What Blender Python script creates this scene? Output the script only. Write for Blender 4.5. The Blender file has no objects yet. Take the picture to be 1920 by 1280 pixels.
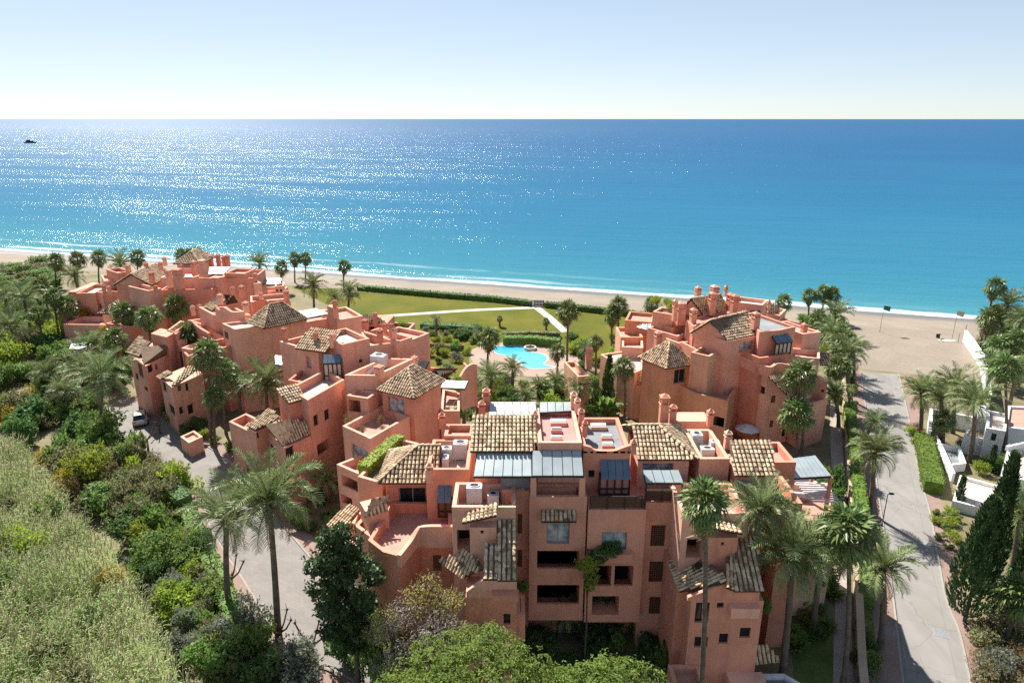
import bpy, bmesh, math, random
from mathutils import Vector, Matrix, noise as mnoise

# ------------------------------------------------------------------ camera, sky, sun, exposure
SC = bpy.context.scene
COL = SC.collection
CAM_H, PITCH = 38.0, math.atan2(417.0, 1280.0)
cam_d = bpy.data.cameras.new('camera'); cam = bpy.data.objects.new('camera', cam_d); COL.objects.link(cam)
cam_d.sensor_width = 36.0; cam_d.lens = 24.0; cam_d.clip_start = 0.5; cam_d.clip_end = 120000.0
cam.location = (0, 0, CAM_H); cam.rotation_euler = (math.pi/2 - PITCH, 0, 0)
SC.camera = cam

SUN_AZ, SUN_EL = math.radians(-28.0), math.radians(47.0)      # azimuth from +Y, negative = left
W = bpy.data.worlds.new('World'); SC.world = W; W.use_nodes = True
_n = W.node_tree.nodes; _l = W.node_tree.links
sky_t = _n.new('ShaderNodeTexSky'); sky_t.sky_type = 'NISHITA'; sky_t.sun_disc = False
sky_t.sun_elevation = SUN_EL; sky_t.sun_rotation = SUN_AZ
sky_t.air_density = 0.8; sky_t.dust_density = 0.4; sky_t.ozone_density = 3.0; sky_t.altitude = 1500
_n['Background'].inputs['Strength'].default_value = 0.089
sky_gamma = _n.new('ShaderNodeGamma'); sky_gamma.inputs['Gamma'].default_value = 0.50      # gamma on the sky colour imitates haze and lifts the dome's fill light
_l.new(sky_t.outputs[0], sky_gamma.inputs['Color']); _l.new(sky_gamma.outputs[0], _n['Background'].inputs['Color'])
sun_d = bpy.data.lights.new('sun', 'SUN'); sun_d.energy = 2.95; sun_d.angle = math.radians(0.53); sun_d.color = (1.0, 0.95, 0.88)
sun = bpy.data.objects.new('sun', sun_d); COL.objects.link(sun)
_sd = Vector((math.sin(SUN_AZ)*math.cos(SUN_EL), math.cos(SUN_AZ)*math.cos(SUN_EL), math.sin(SUN_EL)))
sun.rotation_euler = (-_sd).to_track_quat('-Z', 'Y').to_euler(); sun.location = (-60, 120, 140)
SC.view_settings.view_transform = 'Standard'; SC.view_settings.look = 'None'
SC.view_settings.gamma = 1.0; SC.view_settings.use_curve_mapping = False
SC.view_settings.exposure = 1.93
SC.render.engine = 'CYCLES'
SC.cycles.max_bounces = 8; SC.cycles.diffuse_bounces = 5; SC.cycles.glossy_bounces = 3
SC.cycles.transmission_bounces = 4; SC.cycles.transparent_max_bounces = 6
SC.cycles.sample_clamp_indirect = 6.0; SC.cycles.sample_clamp_direct = 14.0
SC.cycles.use_denoising = False

# ------------------------------------------------------------------ helpers
FPX, CU, CV = 1280.0, 960.0, 640.0
SP, CP = math.sin(PITCH), math.cos(PITCH)
def ray(u, v):
    x = (u-CU)/FPX; t = -(v-CV)/FPX
    return Vector((x, CP + t*SP, -SP + t*CP))
def at(u, v, z=0.0):
    d = ray(u, v); k = (z-CAM_H)/d.z
    return Vector((d.x*k, d.y*k, z))
def aty(u, v, y):
    d = ray(u, v); k = y/d.y
    return Vector((d.x*k, y, CAM_H + d.z*k))
def dist(p): return (Vector(p)-Vector((0, 0, CAM_H))).length
def px(p):
    h = CAM_H-p[2]; zc = p[1]*CP + h*SP
    return (CU + FPX*p[0]/zc, CV + FPX*(h*CP - p[1]*SP)/zc)

def tag(o, label=None, cat=None, group=None, kind=None):
    if label: o['label'] = label
    if cat: o['category'] = cat
    if group: o['group'] = group
    if kind: o['kind'] = kind
    return o
def empty(name, loc, rz=0.0):
    o = bpy.data.objects.new(name, None); COL.objects.link(o); o.empty_display_size = 0.5
    o.location = loc; o.rotation_euler = (0, 0, rz)
    return o
def mk(name, me, parent=None, loc=(0, 0, 0), rot=None, sc=None):
    o = bpy.data.objects.new(name, me); COL.objects.link(o)
    if parent is not None: o.parent = parent
    o.location = loc
    if rot is not None: o.rotation_euler = rot
    if sc is not None: o.scale = sc
    return o

class MB:
    """collects faces; build() links them as one mesh object"""
    def __init__(s): s.v = []; s.f = []; s.m = []
    def face(s, pts, m=0):
        i = len(s.v); s.v.extend([tuple(p) for p in pts]); s.f.append(tuple(range(i, i+len(pts)))); s.m.append(m)
    def grid(s, rows, m=0, close=False):
        i0 = len(s.v); n = len(rows[0])
        for r in rows: s.v.extend([tuple(p) for p in r])
        for a in range(len(rows)-1):
            for b in range(n if close else n-1):
                c = (b+1) % n
                s.f.append((i0+a*n+b, i0+a*n+c, i0+(a+1)*n+c, i0+(a+1)*n+b)); s.m.append(m)
    def box(s, x0, x1, y0, y1, z0, z1, m=0, M=None):
        p = [Vector((x, y, z)) for z in (z0, z1) for y in (y0, y1) for x in (x0, x1)]
        if M is not None: p = [M @ q for q in p]
        i = len(s.v); s.v.extend([tuple(q) for q in p])
        for f in ((0, 2, 3, 1), (4, 5, 7, 6), (0, 1, 5, 4), (2, 6, 7, 3), (0, 4, 6, 2), (1, 3, 7, 5)):
            s.f.append(tuple(i+k for k in f)); s.m.append(m)
    def prism(s, poly, z0, z1, m=0):
        n = len(poly); i = len(s.v)
        s.v.extend([(p[0], p[1], z0) for p in poly]); s.v.extend([(p[0], p[1], z1) for p in poly])
        s.f.append(tuple(i+k for k in range(n-1, -1, -1))); s.m.append(m)
        s.f.append(tuple(i+n+k for k in range(n))); s.m.append(m)
        for k in range(n):
            j = (k+1) % n
            s.f.append((i+k, i+j, i+n+j, i+n+k)); s.m.append(m)
    def beam(s, a, b, w, h, m=0):
        a = Vector(a); b = Vector(b); d = (b-a); L = d.length
        if L < 1e-5: return
        q = d.to_track_quat('X', 'Z').to_matrix().to_4x4(); q.translation = a
        s.box(0, L, -w/2, w/2, -h/2, h/2, m, q)
    def tube(s, pts, rad, n=6, m=0, cap=True):
        rows = []
        for i, p in enumerate(pts):
            p = Vector(p); d = Vector(pts[min(i+1, len(pts)-1)])-Vector(pts[max(i-1, 0)])
            q = d.to_track_quat('Z', 'Y'); r = rad[i] if hasattr(rad, '__len__') else rad
            rows.append([p + q @ Vector((r*math.cos(2*math.pi*k/n), r*math.sin(2*math.pi*k/n), 0)) for k in range(n)])
        s.grid(rows, m, close=True)
        if cap:
            s.face(rows[-1], m); s.face(list(reversed(rows[0])), m)
    def mesh(s, name, mats, smooth=False, origin=(0, 0, 0)):
        me = bpy.data.meshes.new(name); o = origin
        me.from_pydata([(a[0]-o[0], a[1]-o[1], a[2]-o[2]) for a in s.v], [], s.f)
        if not isinstance(mats, (list, tuple)): mats = [mats]
        for mm in mats: me.materials.append(mm)
        if len(mats) > 1: me.polygons.foreach_set('material_index', s.m)
        if smooth: me.polygons.foreach_set('use_smooth', [True]*len(me.polygons))
        me.update()
        return me
    def build(s, name, mats, parent=None, smooth=False):
        """geometry is given in world space; the origin goes to the centre of its base"""
        xs = [a[0] for a in s.v]; ys = [a[1] for a in s.v]; zs = [a[2] for a in s.v]
        c = Vector(((min(xs)+max(xs))/2, (min(ys)+max(ys))/2, min(zs)))
        o = mk(name, s.mesh(name, mats, smooth, c), parent)
        off = Vector((0, 0, 0)); p = parent
        while p is not None: off += p.location; p = p.parent
        o.location = c - off
        return o

# ------------------------------------------------------------------ materials
class NT:
    def __init__(s, name):
        s.mat = bpy.data.materials.new(name); s.mat.use_nodes = True
        s.t = s.mat.node_tree; s.n = s.t.nodes; s.b = s.n['Principled BSDF']; s.out = s.n['Material Output']
        s.b.inputs['Roughness'].default_value = 0.85; s.b.inputs['Specular IOR Level'].default_value = 0.25
    def new(s, kind, **kw):
        k = s.n.new(kind)
        for a, b in kw.items(): setattr(k, a, b)
        return k
    def lk(s, a, b): s.t.links.new(a, b)
    def pos(s): return s.new('ShaderNodeNewGeometry').outputs['Position']
    def noise(s, scale, det=3, rough=0.55, vec=None, dist=0.0):
        k = s.new('ShaderNodeTexNoise'); k.inputs['Scale'].default_value = scale; k.inputs['Detail'].default_value = det
        k.inputs['Roughness'].default_value = rough; k.inputs['Distortion'].default_value = dist
        s.lk(vec if vec is not None else s.pos(), k.inputs['Vector']); return k.outputs['Fac']
    def ramp(s, fac, stops, interp='LINEAR'):
        k = s.new('ShaderNodeValToRGB'); k.color_ramp.interpolation = interp; e = k.color_ramp.elements
        while len(e) < len(stops): e.new(0.5)
        for el, (p, c) in zip(e, stops): el.position = p; el.color = (c[0], c[1], c[2], 1) if hasattr(c, '__len__') else (c, c, c, 1)
        s.lk(fac, k.inputs['Fac']); return k.outputs['Color']
    def mix(s, fac, a, b, mode='MIX'):
        k = s.new('ShaderNodeMix', data_type='RGBA', blend_type=mode)
        for inp, val in ((k.inputs['Factor'], fac), (k.inputs['A'], a), (k.inputs['B'], b)):
            if hasattr(val, 'links') or hasattr(val, 'is_output'): s.lk(val, inp)
            elif hasattr(val, '__len__'): inp.default_value = (val[0], val[1], val[2], 1)
            else: inp.default_value = val
        return k.outputs['Result']
    def math(s, op, a, b=None, c=None):
        k = s.new('ShaderNodeMath', operation=op)
        for i, val in enumerate((a, b, c)):
            if val is None: continue
            if hasattr(val, 'is_output'): s.lk(val, k.inputs[i])
            else: k.inputs[i].default_value = val
        return k.outputs[0]
    def col(s, c): s.lk(c, s.b.inputs['Base Color']) if hasattr(c, 'is_output') else setattr(s.b.inputs['Base Color'], 'default_value', (c[0], c[1], c[2], 1)); return s
    def bump(s, h, strength=0.4, dist=0.02):
        k = s.new('ShaderNodeBump'); k.inputs['Strength'].default_value = strength; k.inputs['Distance'].default_value = dist
        s.lk(h, k.inputs['Height']); s.lk(k.outputs[0], s.b.inputs['Normal']); return s
    def rough(s, r): s.b.inputs['Roughness'].default_value = r; return s

MAT = {}
def mat_var(name, c1, c2, scale=0.6, c3=None, fine=6.0, rough=0.88, bump=0.25, bd=0.02, spec=0.2):
    t = NT(name); a = t.noise(scale, 4); b = t.noise(fine, 3)
    base = t.ramp(a, [(0.3, c1), (0.7, c2)])
    if c3 is not None: base = t.mix(t.ramp(b, [(0.55, 0.0), (0.75, 1.0)]), base, c3)
    else: base = t.mix(0.25, base, t.ramp(b, [(0.3, [x*0.7 for x in c1]), (0.7, [min(1, x*1.25) for x in c2])]))
    t.col(base).rough(rough); t.b.inputs['Specular IOR Level'].default_value = spec
    if bump: t.bump(b, bump, bd)
    MAT[name] = t.mat; return t.mat
def mat_plain(name, c, rough=0.6, metal=0.0, spec=0.3):
    t = NT(name); t.col(c).rough(rough); t.b.inputs['Metallic'].default_value = metal; t.b.inputs['Specular IOR Level'].default_value = spec
    MAT[name] = t.mat; return t.mat

def mat_stucco(name, c, var=0.12):
    """painted render: sun-faded patches, rain streaks running down, a few repairs"""
    t = NT(name); p = t.pos()
    a = t.noise(0.30, 5, 0.65); st = t.new('ShaderNodeMapping'); t.lk(p, st.inputs['Vector']); st.inputs['Scale'].default_value = (2.2, 2.2, 0.16)
    b = t.noise(1.0, 5, 0.7, st.outputs[0])
    lo = [x*(1-var*2.2) for x in c]; hi = [min(0.9, x*(1+var)) for x in c]
    base = t.ramp(a, [(0.28, lo), (0.72, hi)])
    fade = [min(.85, c[0]*1.02+.04), min(.85, c[1]*1.18+.03), min(.85, c[2]*1.3+.03)]
    base = t.mix(t.ramp(t.noise(0.9, 5, 0.7, None, 0.8), [(0.52, 0.0), (0.75, 0.55)]), base, fade)
    base = t.mix(t.ramp(b, [(0.52, 0.0), (0.75, 0.55)]), base, [c[0]*0.50, c[1]*0.56, c[2]*0.66])
    base = t.mix(t.ramp(t.noise(3.5, 4, 0.7), [(0.6, 0.0), (0.8, 0.35)]), base, [c[0]*0.6, c[1]*0.62, c[2]*0.65])
    oi = t.new('ShaderNodeObjectInfo'); hs = t.new('ShaderNodeHueSaturation'); t.lk(base, hs.inputs['Color'])      # every wall was painted and has faded a little differently
    t.lk(t.math('MULTIPLY_ADD', oi.outputs['Random'], 0.24, 0.86), hs.inputs['Value']); t.lk(t.math('MULTIPLY_ADD', oi.outputs['Random'], -0.22, 1.06), hs.inputs['Saturation']); t.lk(t.math('MULTIPLY_ADD', oi.outputs['Random'], 0.012, 0.494), hs.inputs['Hue'])
    t.col(hs.outputs[0]).rough(0.92); t.bump(t.noise(6.0, 4, 0.7), 0.45, 0.03); MAT[name] = t.mat
mat_stucco('stucco', (0.72, 0.335, 0.22))
mat_stucco('stucco_ochre', (0.67, 0.35, 0.205))
mat_stucco('white_render', (0.68, 0.68, 0.67), 0.04)
def mat_tile(name, cols, scale):
    t = NT(name); v = t.new('ShaderNodeTexVoronoi', feature='F1'); v.inputs['Scale'].default_value = scale
    t.lk(t.pos(), v.inputs['Vector'])
    sep = t.new('ShaderNodeSeparateColor'); t.lk(v.outputs['Color'], sep.inputs[0])
    base = t.ramp(sep.outputs[0], cols)
    base = t.mix(t.ramp(t.noise(0.9, 3), [(0.5, 0.0), (0.72, 0.5)]), base, (0.15, 0.12, 0.09))
    base = t.mix(t.ramp(t.noise(14.0, 3), [(0.5, 0.0), (0.8, 0.4)]), base, (0.30, 0.26, 0.17))
    t.col(base).rough(0.9); MAT[name] = t.mat
mat_tile('roof_tile', [(0.0, (0.17, 0.115, 0.075)), (0.25, (0.40, 0.28, 0.17)), (0.6, (0.60, 0.45, 0.29)), (0.85, (0.70, 0.56, 0.38)), (1.0, (0.52, 0.32, 0.17))], 2.9)
mat_var('roof_pan', (0.10, 0.07, 0.045), (0.20, 0.135, 0.085), 2.0)
def mat_pavers(name, c1, c2, grout, sx, sy, rot=0.0, bump=0.3):
    t = NT(name); mp = t.new('ShaderNodeMapping'); t.lk(t.pos(), mp.inputs['Vector']); mp.inputs['Rotation'].default_value = (0, 0, rot)
    b = t.new('ShaderNodeTexBrick'); t.lk(mp.outputs[0], b.inputs['Vector']); b.offset = 0.5
    b.inputs['Color1'].default_value = (*c1, 1); b.inputs['Color2'].default_value = (*c2, 1); b.inputs['Mortar'].default_value = (*grout, 1)
    b.inputs['Scale'].default_value = 1.0; b.inputs['Brick Width'].default_value = sx; b.inputs['Row Height'].default_value = sy; b.inputs['Mortar Size'].default_value = 0.012
    c = t.mix(t.ramp(t.noise(0.5, 4), [(0.35, 0.0), (0.7, 0.5)]), b.outputs['Color'], [x*0.72 for x in c1])
    t.col(c).rough(0.85); MAT[name] = t.mat
mat_pavers('terracotta_floor', (0.44, 0.235, 0.18), (0.52, 0.29, 0.22), (0.33, 0.20, 0.16), 0.33, 0.33)
mat_pavers('pink_floor', (0.50, 0.22, 0.20), (0.54, 0.25, 0.22), (0.40, 0.2, 0.18), 0.4, 0.4)
mat_var('grey_felt', (0.16, 0.17, 0.18), (0.26, 0.27, 0.28), 0.5)
mat_var('pale_floor', (0.42, 0.34, 0.30), (0.52, 0.43, 0.38), 0.6)
t = NT('metal_roof'); t.col(t.ramp(t.noise(0.8, 4), [(0.3, (0.30, 0.35, 0.36)), (0.7, (0.40, 0.45, 0.45))])).rough(0.38); t.b.inputs['Metallic'].default_value = 0.35; MAT['metal_roof'] = t.mat
t = NT('slate_metal'); t.col(t.ramp(t.noise(0.8, 4), [(0.3, (0.10, 0.14, 0.19)), (0.7, (0.16, 0.21, 0.27))])).rough(0.3); t.b.inputs['Metallic'].default_value = 0.4; MAT['slate_metal'] = t.mat
mat_plain('dark_wood', (0.05, 0.028, 0.018), 0.7)
mat_plain('brown_wood', (0.16, 0.08, 0.045), 0.7)
mat_plain('cream_cloth', (0.62, 0.55, 0.45), 0.9)
mat_plain('white_metal', (0.54, 0.55, 0.55), 0.45)
mat_plain('grey_metal', (0.30, 0.31, 0.32), 0.5, 0.3)
mat_plain('dark_metal', (0.035, 0.035, 0.04), 0.5, 0.3)
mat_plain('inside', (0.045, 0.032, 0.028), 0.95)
t = NT('glass_dark'); t.col((0.018, 0.02, 0.024)).rough(0.06); t.b.inputs['Specular IOR Level'].default_value = 0.6; MAT['glass_dark'] = t.mat
t = NT('glass_pale'); t.col(t.ramp(t.noise(1.3, 2), [(0.35, (0.12, 0.16, 0.20)), (0.65, (0.50, 0.53, 0.54))])).rough(0.08); t.b.inputs['Specular IOR Level'].default_value = 0.6; MAT['glass_pale'] = t.mat  # pane colour blotched from dark blue-grey to pale grey
from mathutils.geometry import tessellate_polygon
# ------------------------------------------------------------------ the setting: ground, beach, sea, roads, lawn, pool
SEA_Z = -2.5
NX, NY = 0.2877, 0.9577                       # unit normal of the shoreline, pointing out to sea
def shore_c(x, y): return NX*x + NY*y
SHORE = 161.3
def land_z(c):
    if c < 139: return 0.0
    if c < 164: return -2.75*((c-139)/25.0)**1.15
    return -2.75 - (c-164)*0.09
def from_ac(a, c): return Vector((NY*a + NX*c, -NX*a + NY*c, 0))    # a along the shore, c out to sea

mat_var('earth', (0.112, 0.098, 0.053), (0.225, 0.188, 0.105), 0.25, (0.075, 0.090, 0.030), 2.0)
mat_var('lawn_mat', (0.072, 0.088, 0.011), (0.132, 0.119, 0.019), 0.12, (0.057, 0.084, 0.011), 1.4, bump=0.5, bd=0.05, spec=0.06)
mat_var('garden_grass', (0.05, 0.085, 0.02), (0.11, 0.15, 0.035), 0.5, (0.15, 0.14, 0.05), 3.0)
# sand: dry above, wet close to the water line
t = NT('sand'); p = t.pos(); sx = t.new('ShaderNodeVectorMath', operation='DOT_PRODUCT'); t.lk(p, sx.inputs[0]); sx.inputs[1].default_value = (NX, NY, 0)
cc = t.math('ADD', sx.outputs['Value'], t.math('MULTIPLY', t.math('SUBTRACT', t.noise(0.06, 3), 0.5), 9.0))
dry = t.ramp(t.noise(0.15, 5), [(0.3, (0.207, 0.172, 0.132)), (0.7, (0.264, 0.224, 0.176))])
dry = t.mix(t.ramp(t.noise(1.3, 5, 0.7), [(0.45, 0.0), (0.75, 0.5)]), dry, (0.176, 0.134, 0.096))
wet = t.math('MULTIPLY_ADD', cc, 1/6.0, -152.5/6.0); wet = t.ramp(wet, [(0.0, 0.0), (1.0, 1.0)])
t.col(t.mix(wet, dry, (0.115, 0.10, 0.09))); t.bump(t.noise(1.6, 5, 0.7), 0.6, 0.12)
t.lk(t.ramp(wet, [(0.0, 0.95), (1.0, 0.35)]), t.b.inputs['Roughness']); MAT['sand'] = t.mat
mat_pavers('road_pavers', (0.199, 0.184, 0.165), (0.230, 0.210, 0.191), (0.161, 0.150, 0.134), 0.5, 0.25, 0.5)
t = NT('road_concrete'); p = t.pos()
mp = t.new('ShaderNodeMapping'); t.lk(p, mp.inputs['Vector']); mp.inputs['Rotation'].default_value = (0, 0, math.radians(24)); mp.inputs['Scale'].default_value = (0.9, 0.06, 1)
c = t.ramp(t.noise(0.3, 5), [(0.3, (0.207, 0.195, 0.180)), (0.7, (0.245, 0.233, 0.218))])
c = t.mix(t.ramp(t.noise(1.0, 3, 0.5, mp.outputs[0]), [(0.42, 0.0), (0.7, 0.45)]), c, (0.172, 0.161, 0.150))
c = t.mix(t.ramp(t.noise(5.0, 4, 0.7), [(0.55, 0.0), (0.8, 0.35)]), c, (0.268, 0.256, 0.238)); br_ = t.new('ShaderNodeTexBrick'); mj = t.new('ShaderNodeMapping'); t.lk(p, mj.inputs['Vector']); mj.inputs['Rotation'].default_value = (0, 0, math.radians(24)); t.lk(mj.outputs[0], br_.inputs['Vector']); br_.offset = 0.0
br_.inputs['Scale'].default_value = 1.0; br_.inputs['Brick Width'].default_value = 3.3; br_.inputs['Row Height'].default_value = 6.0; br_.inputs['Mortar Size'].default_value = 0.02; br_.inputs['Color1'].default_value = (0.94, 0.94, 0.94, 1); br_.inputs['Color2'].default_value = (1.05, 1.04, 1.02, 1); br_.inputs['Mortar'].default_value = (0.72, 0.70, 0.68, 1)
c = t.mix(0.8, c, br_.outputs['Color'], 'MULTIPLY')
vc = t.new('ShaderNodeTexVoronoi', feature='DISTANCE_TO_EDGE'); vc.inputs['Scale'].default_value = 0.16; wv = t.new('ShaderNodeVectorMath', operation='ADD'); t.lk(p, wv.inputs[0]); nz = t.new('ShaderNodeTexNoise'); nz.inputs['Scale'].default_value = 0.7; t.lk(p, nz.inputs['Vector']); t.lk(nz.outputs['Color'], wv.inputs[1]); t.lk(wv.outputs[0], vc.inputs['Vector'])
c = t.mix(t.ramp(vc.outputs['Distance'], [(0.0, 0.55), (0.006, 0.0)]), c, (0.12, 0.11, 0.10))
c = t.mix(t.ramp(t.noise(0.55, 2, 0.5), [(0.62, 0.0), (0.66, 0.28)]), c, (0.17, 0.16, 0.15))
t.col(c); MAT['road_concrete'] = t.mat
mat_pavers('pink_paving', (0.238, 0.161, 0.130), (0.268, 0.187, 0.153), (0.191, 0.138, 0.115), 0.4, 0.4, 0.4)
mat_pavers('stone_path', (0.30, 0.26, 0.235), (0.36, 0.31, 0.28), (0.22, 0.2, 0.18), 0.6, 0.4, 0.4)
mat_var('pool_deck_mat', (0.291, 0.210, 0.168), (0.337, 0.253, 0.203), 0.5)
mat_var('kerb_stone', (0.253, 0.233, 0.207), (0.306, 0.283, 0.253), 1.0)
mat_var('white_path', (0.444, 0.398, 0.337), (0.521, 0.474, 0.414), 1.0)

def setting(name, mb, mat, parent=None):
    o = mb.build(name, MAT[mat], parent); o['kind'] = 'structure'; return o

g = MB(); rows = []
for c in (-900, -200, 0, 60, 100, 120, 139, 143, 147, 151, 155, 159, 162, 164, 170, 200, 400, 900):
    z = land_z(c) if c < 200 else -6.0
    rows.append([tuple(from_ac(a, c))[:2] + (z,) for a in (-3000, -1000, -400, -200, -100, -40, 0, 40, 100, 200, 400, 1000, 3000)])
g.grid(list(reversed(rows))); setting('ground', g, 'earth')

# beach: follows the slope, reaches farther inland where the lane ends
def beach_in(a):
    pts = [(-3000, 137), (-140, 137), (-60, 138.2), (-32, 138.4), (0, 138.8), (18, 138.8), (20, 122), (24, 114.2), (36, 113.6), (46, 112), (52, 118), (60, 125), (120, 128), (3000, 130)]
    for (a0, c0), (a1, c1) in zip(pts, pts[1:]):
        if a <= a1: return c0 + (c1-c0)*(a-a0)/(a1-a0)
    return 138
aa = [-3000, -1200, -600, -400, -300] + list(range(-240, 200, 6)) + [260, 400, 700, 1500, 3000]
g = MB(); rows = []
for k in range(15):
    r = []
    for a in aa:
        c0 = beach_in(a); c = c0 + (176-c0)*k/14.0
        q = from_ac(a, c); r.append((q.x, q.y, land_z(c) + 0.012 + (0.10*mnoise.noise((q.x*0.11, q.y*0.11, 3)) if 0 < k < 10 else 0) + (0.11 if 0 < k < 10 else 0)))
    rows.append(r)
g.grid(list(reversed(rows))); setting('beach', g, 'sand')

# sea
t = NT('sea_water'); p = t.pos(); dp = t.new('ShaderNodeVectorMath', operation='DOT_PRODUCT'); t.lk(p, dp.inputs[0]); dp.inputs[1].default_value = (NX, NY, 0)
cdist = t.math('SUBTRACT', dp.outputs['Value'], SHORE)                    # metres out from the water line
dpa = t.new('ShaderNodeVectorMath', operation='DOT_PRODUCT'); t.lk(p, dpa.inputs[0]); dpa.inputs[1].default_value = (NY, -NX, 0)
lg = t.math('LOGARITHM', t.math('MAXIMUM', cdist, 1.0), 10.0)
patch = t.math('MULTIPLY', t.math('SUBTRACT', t.noise(0.006, 4), 0.5), 0.7)
deep = t.ramp(t.math('MULTIPLY', t.math('ADD', lg, patch), 0.25), [(0.15, (0.045, 0.185, 0.215)), (0.36, (0.019, 0.145, 0.207)), (0.55, (0.009, 0.106, 0.198)), (0.75, (0.005, 0.075, 0.176)), (0.95, (0.006, 0.070, 0.163))])
# foam: breaking line and broken run-up on the sand
cmb = t.new('ShaderNodeCombineXYZ'); t.lk(dpa.outputs['Value'], cmb.inputs[0]); t.lk(cdist, cmb.inputs[1])
ms = t.new('ShaderNodeMapping'); t.lk(cmb.outputs[0], ms.inputs['Vector']); ms.inputs['Scale'].default_value = (0.05, 0.22, 1)
wob = t.math('MULTIPLY', t.math('SUBTRACT', t.noise(0.03, 3, 0.6, cmb.outputs[0]), 0.5), 7.0)
cw = t.math('ADD', cdist, wob)
def band(c0, w): return t.ramp(t.math('DIVIDE', t.math('ABSOLUTE', t.math('SUBTRACT', cw, c0)), w), [(0.3, 1.0), (1.0, 0.0)])
left = t.ramp(t.math('MULTIPLY_ADD', dpa.outputs['Value'], -1/160.0, 0.1), [(0.0, 0.15), (1.0, 1.0)])
lace = t.ramp(t.noise(1.0, 5, 0.75, ms.outputs[0]), [(0.44, 0.0), (0.56, 1.0)])
lace2 = t.ramp(t.noise(0.9, 5, 0.8, cmb.outputs[0]), [(0.46, 0.0), (0.58, 1.0)])
f1 = t.math('MULTIPLY', band(2.6, 2.6), t.math('ADD', t.math('MULTIPLY', lace2, 0.45), 0.65))
f2 = t.math('MULTIPLY', t.math('MULTIPLY', band(8.0, 2.0), lace), t.math('POWER', left, 1.6))
f3 = t.math('MULTIPLY', t.math('MULTIPLY', band(17.0, 1.6), lace), t.math('MULTIPLY', t.math('POWER', left, 2.0), 0.5))
f0 = t.math('MULTIPLY', band(-1.0, 2.4), t.math('MULTIPLY', lace2, 0.5))
foam = t.math('MINIMUM', t.math('MAXIMUM', t.math('MAXIMUM', f1, f2), t.math('MAXIMUM', f3, f0)), 1.0)
dif = t.new('ShaderNodeBsdfDiffuse'); t.lk(t.mix(foam, deep, (0.60, 0.63, 0.64)), dif.inputs['Color'])
glo = t.new('ShaderNodeBsdfAnisotropic'); glo.distribution = 'GGX'; t.lk(t.ramp(t.math('MULTIPLY', lg, 0.25), [(0.25, 0.13), (0.5, 0.16), (0.68, 0.23), (0.85, 0.30)]), glo.inputs['Roughness']); glo.inputs['Color'].default_value = (1, 1, 1, 1)
fre = t.new('ShaderNodeFresnel'); fre.inputs['IOR'].default_value = 1.333
# wave troughs hide each other at low angles, so the mean reflectance of a rough sea levels off
fr = t.math('MULTIPLY', t.math('MINIMUM', fre.outputs[0], 0.11), t.math('SUBTRACT', 1.0, t.math('MULTIPLY', foam, 0.9)))
mxs = t.new('ShaderNodeMixShader'); t.lk(fr, mxs.inputs[0]); t.lk(dif.outputs[0], mxs.inputs[1]); t.lk(glo.outputs[0], mxs.inputs[2]); t.lk(mxs.outputs[0], t.out.inputs['Surface'])
# waves: swell along the shore, chop, ripples
m1 = t.new('ShaderNodeMapping'); t.lk(cmb.outputs[0], m1.inputs['Vector']); m1.inputs['Scale'].default_value = (0.018, 0.085, 1)
m2 = t.new('ShaderNodeMapping'); t.lk(cmb.outputs[0], m2.inputs['Vector']); m2.inputs['Scale'].default_value = (0.16, 0.42, 1)
h = t.math('MULTIPLY', t.noise(1.0, 2, 0.5, m1.outputs[0], 0.6), 1.5)
chop = t.math('MULTIPLY', t.noise(1.0, 3, 0.6, m2.outputs[0], 0.4), 0.75)
chop = t.math('ADD', chop, t.math('MULTIPLY', t.noise(1.1, 3, 0.65, cmb.outputs[0]), 0.42))
wind = t.ramp(t.math('MULTIPLY', lg, 0.25), [(0.30, 0.45), (0.55, 0.52), (0.70, 0.85), (0.85, 1.0)])      # more wind chop farther out
ms3 = t.new('ShaderNodeMapping'); t.lk(cmb.outputs[0], ms3.inputs['Vector']); ms3.inputs['Scale'].default_value = (0.006, 0.03, 1)
gust = t.ramp(t.noise(1.0, 4, 0.6, ms3.outputs[0], 0.5), [(0.36, 0.55), (0.62, 1.2)])      # slicks and ruffled streaks along the shore
h = t.math('ADD', h, t.math('MULTIPLY', chop, t.math('MULTIPLY', t.math('MULTIPLY', wind, gust), 1.9)))
bp = t.new('ShaderNodeBump'); bp.inputs['Strength'].default_value = 1.0; bp.inputs['Distance'].default_value = 0.58; t.lk(h, bp.inputs['Height'])
for nd in (dif, glo, fre): t.lk(bp.outputs[0], nd.inputs['Normal'])
MAT['sea_water'] = t.mat
g = MB(); rows = []
for c in (150, 158, 166, 200, 300, 600, 1500, 4000, 12000, 40000, 90000):
    w = 3000 + c*1.6
    rows.append([tuple(from_ac(w*k/12.0, c))[:2] + (SEA_Z,) for k in range(-12, 13)])
g.grid(list(reversed(rows))); setting('sea', g, 'sea_water')

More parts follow.
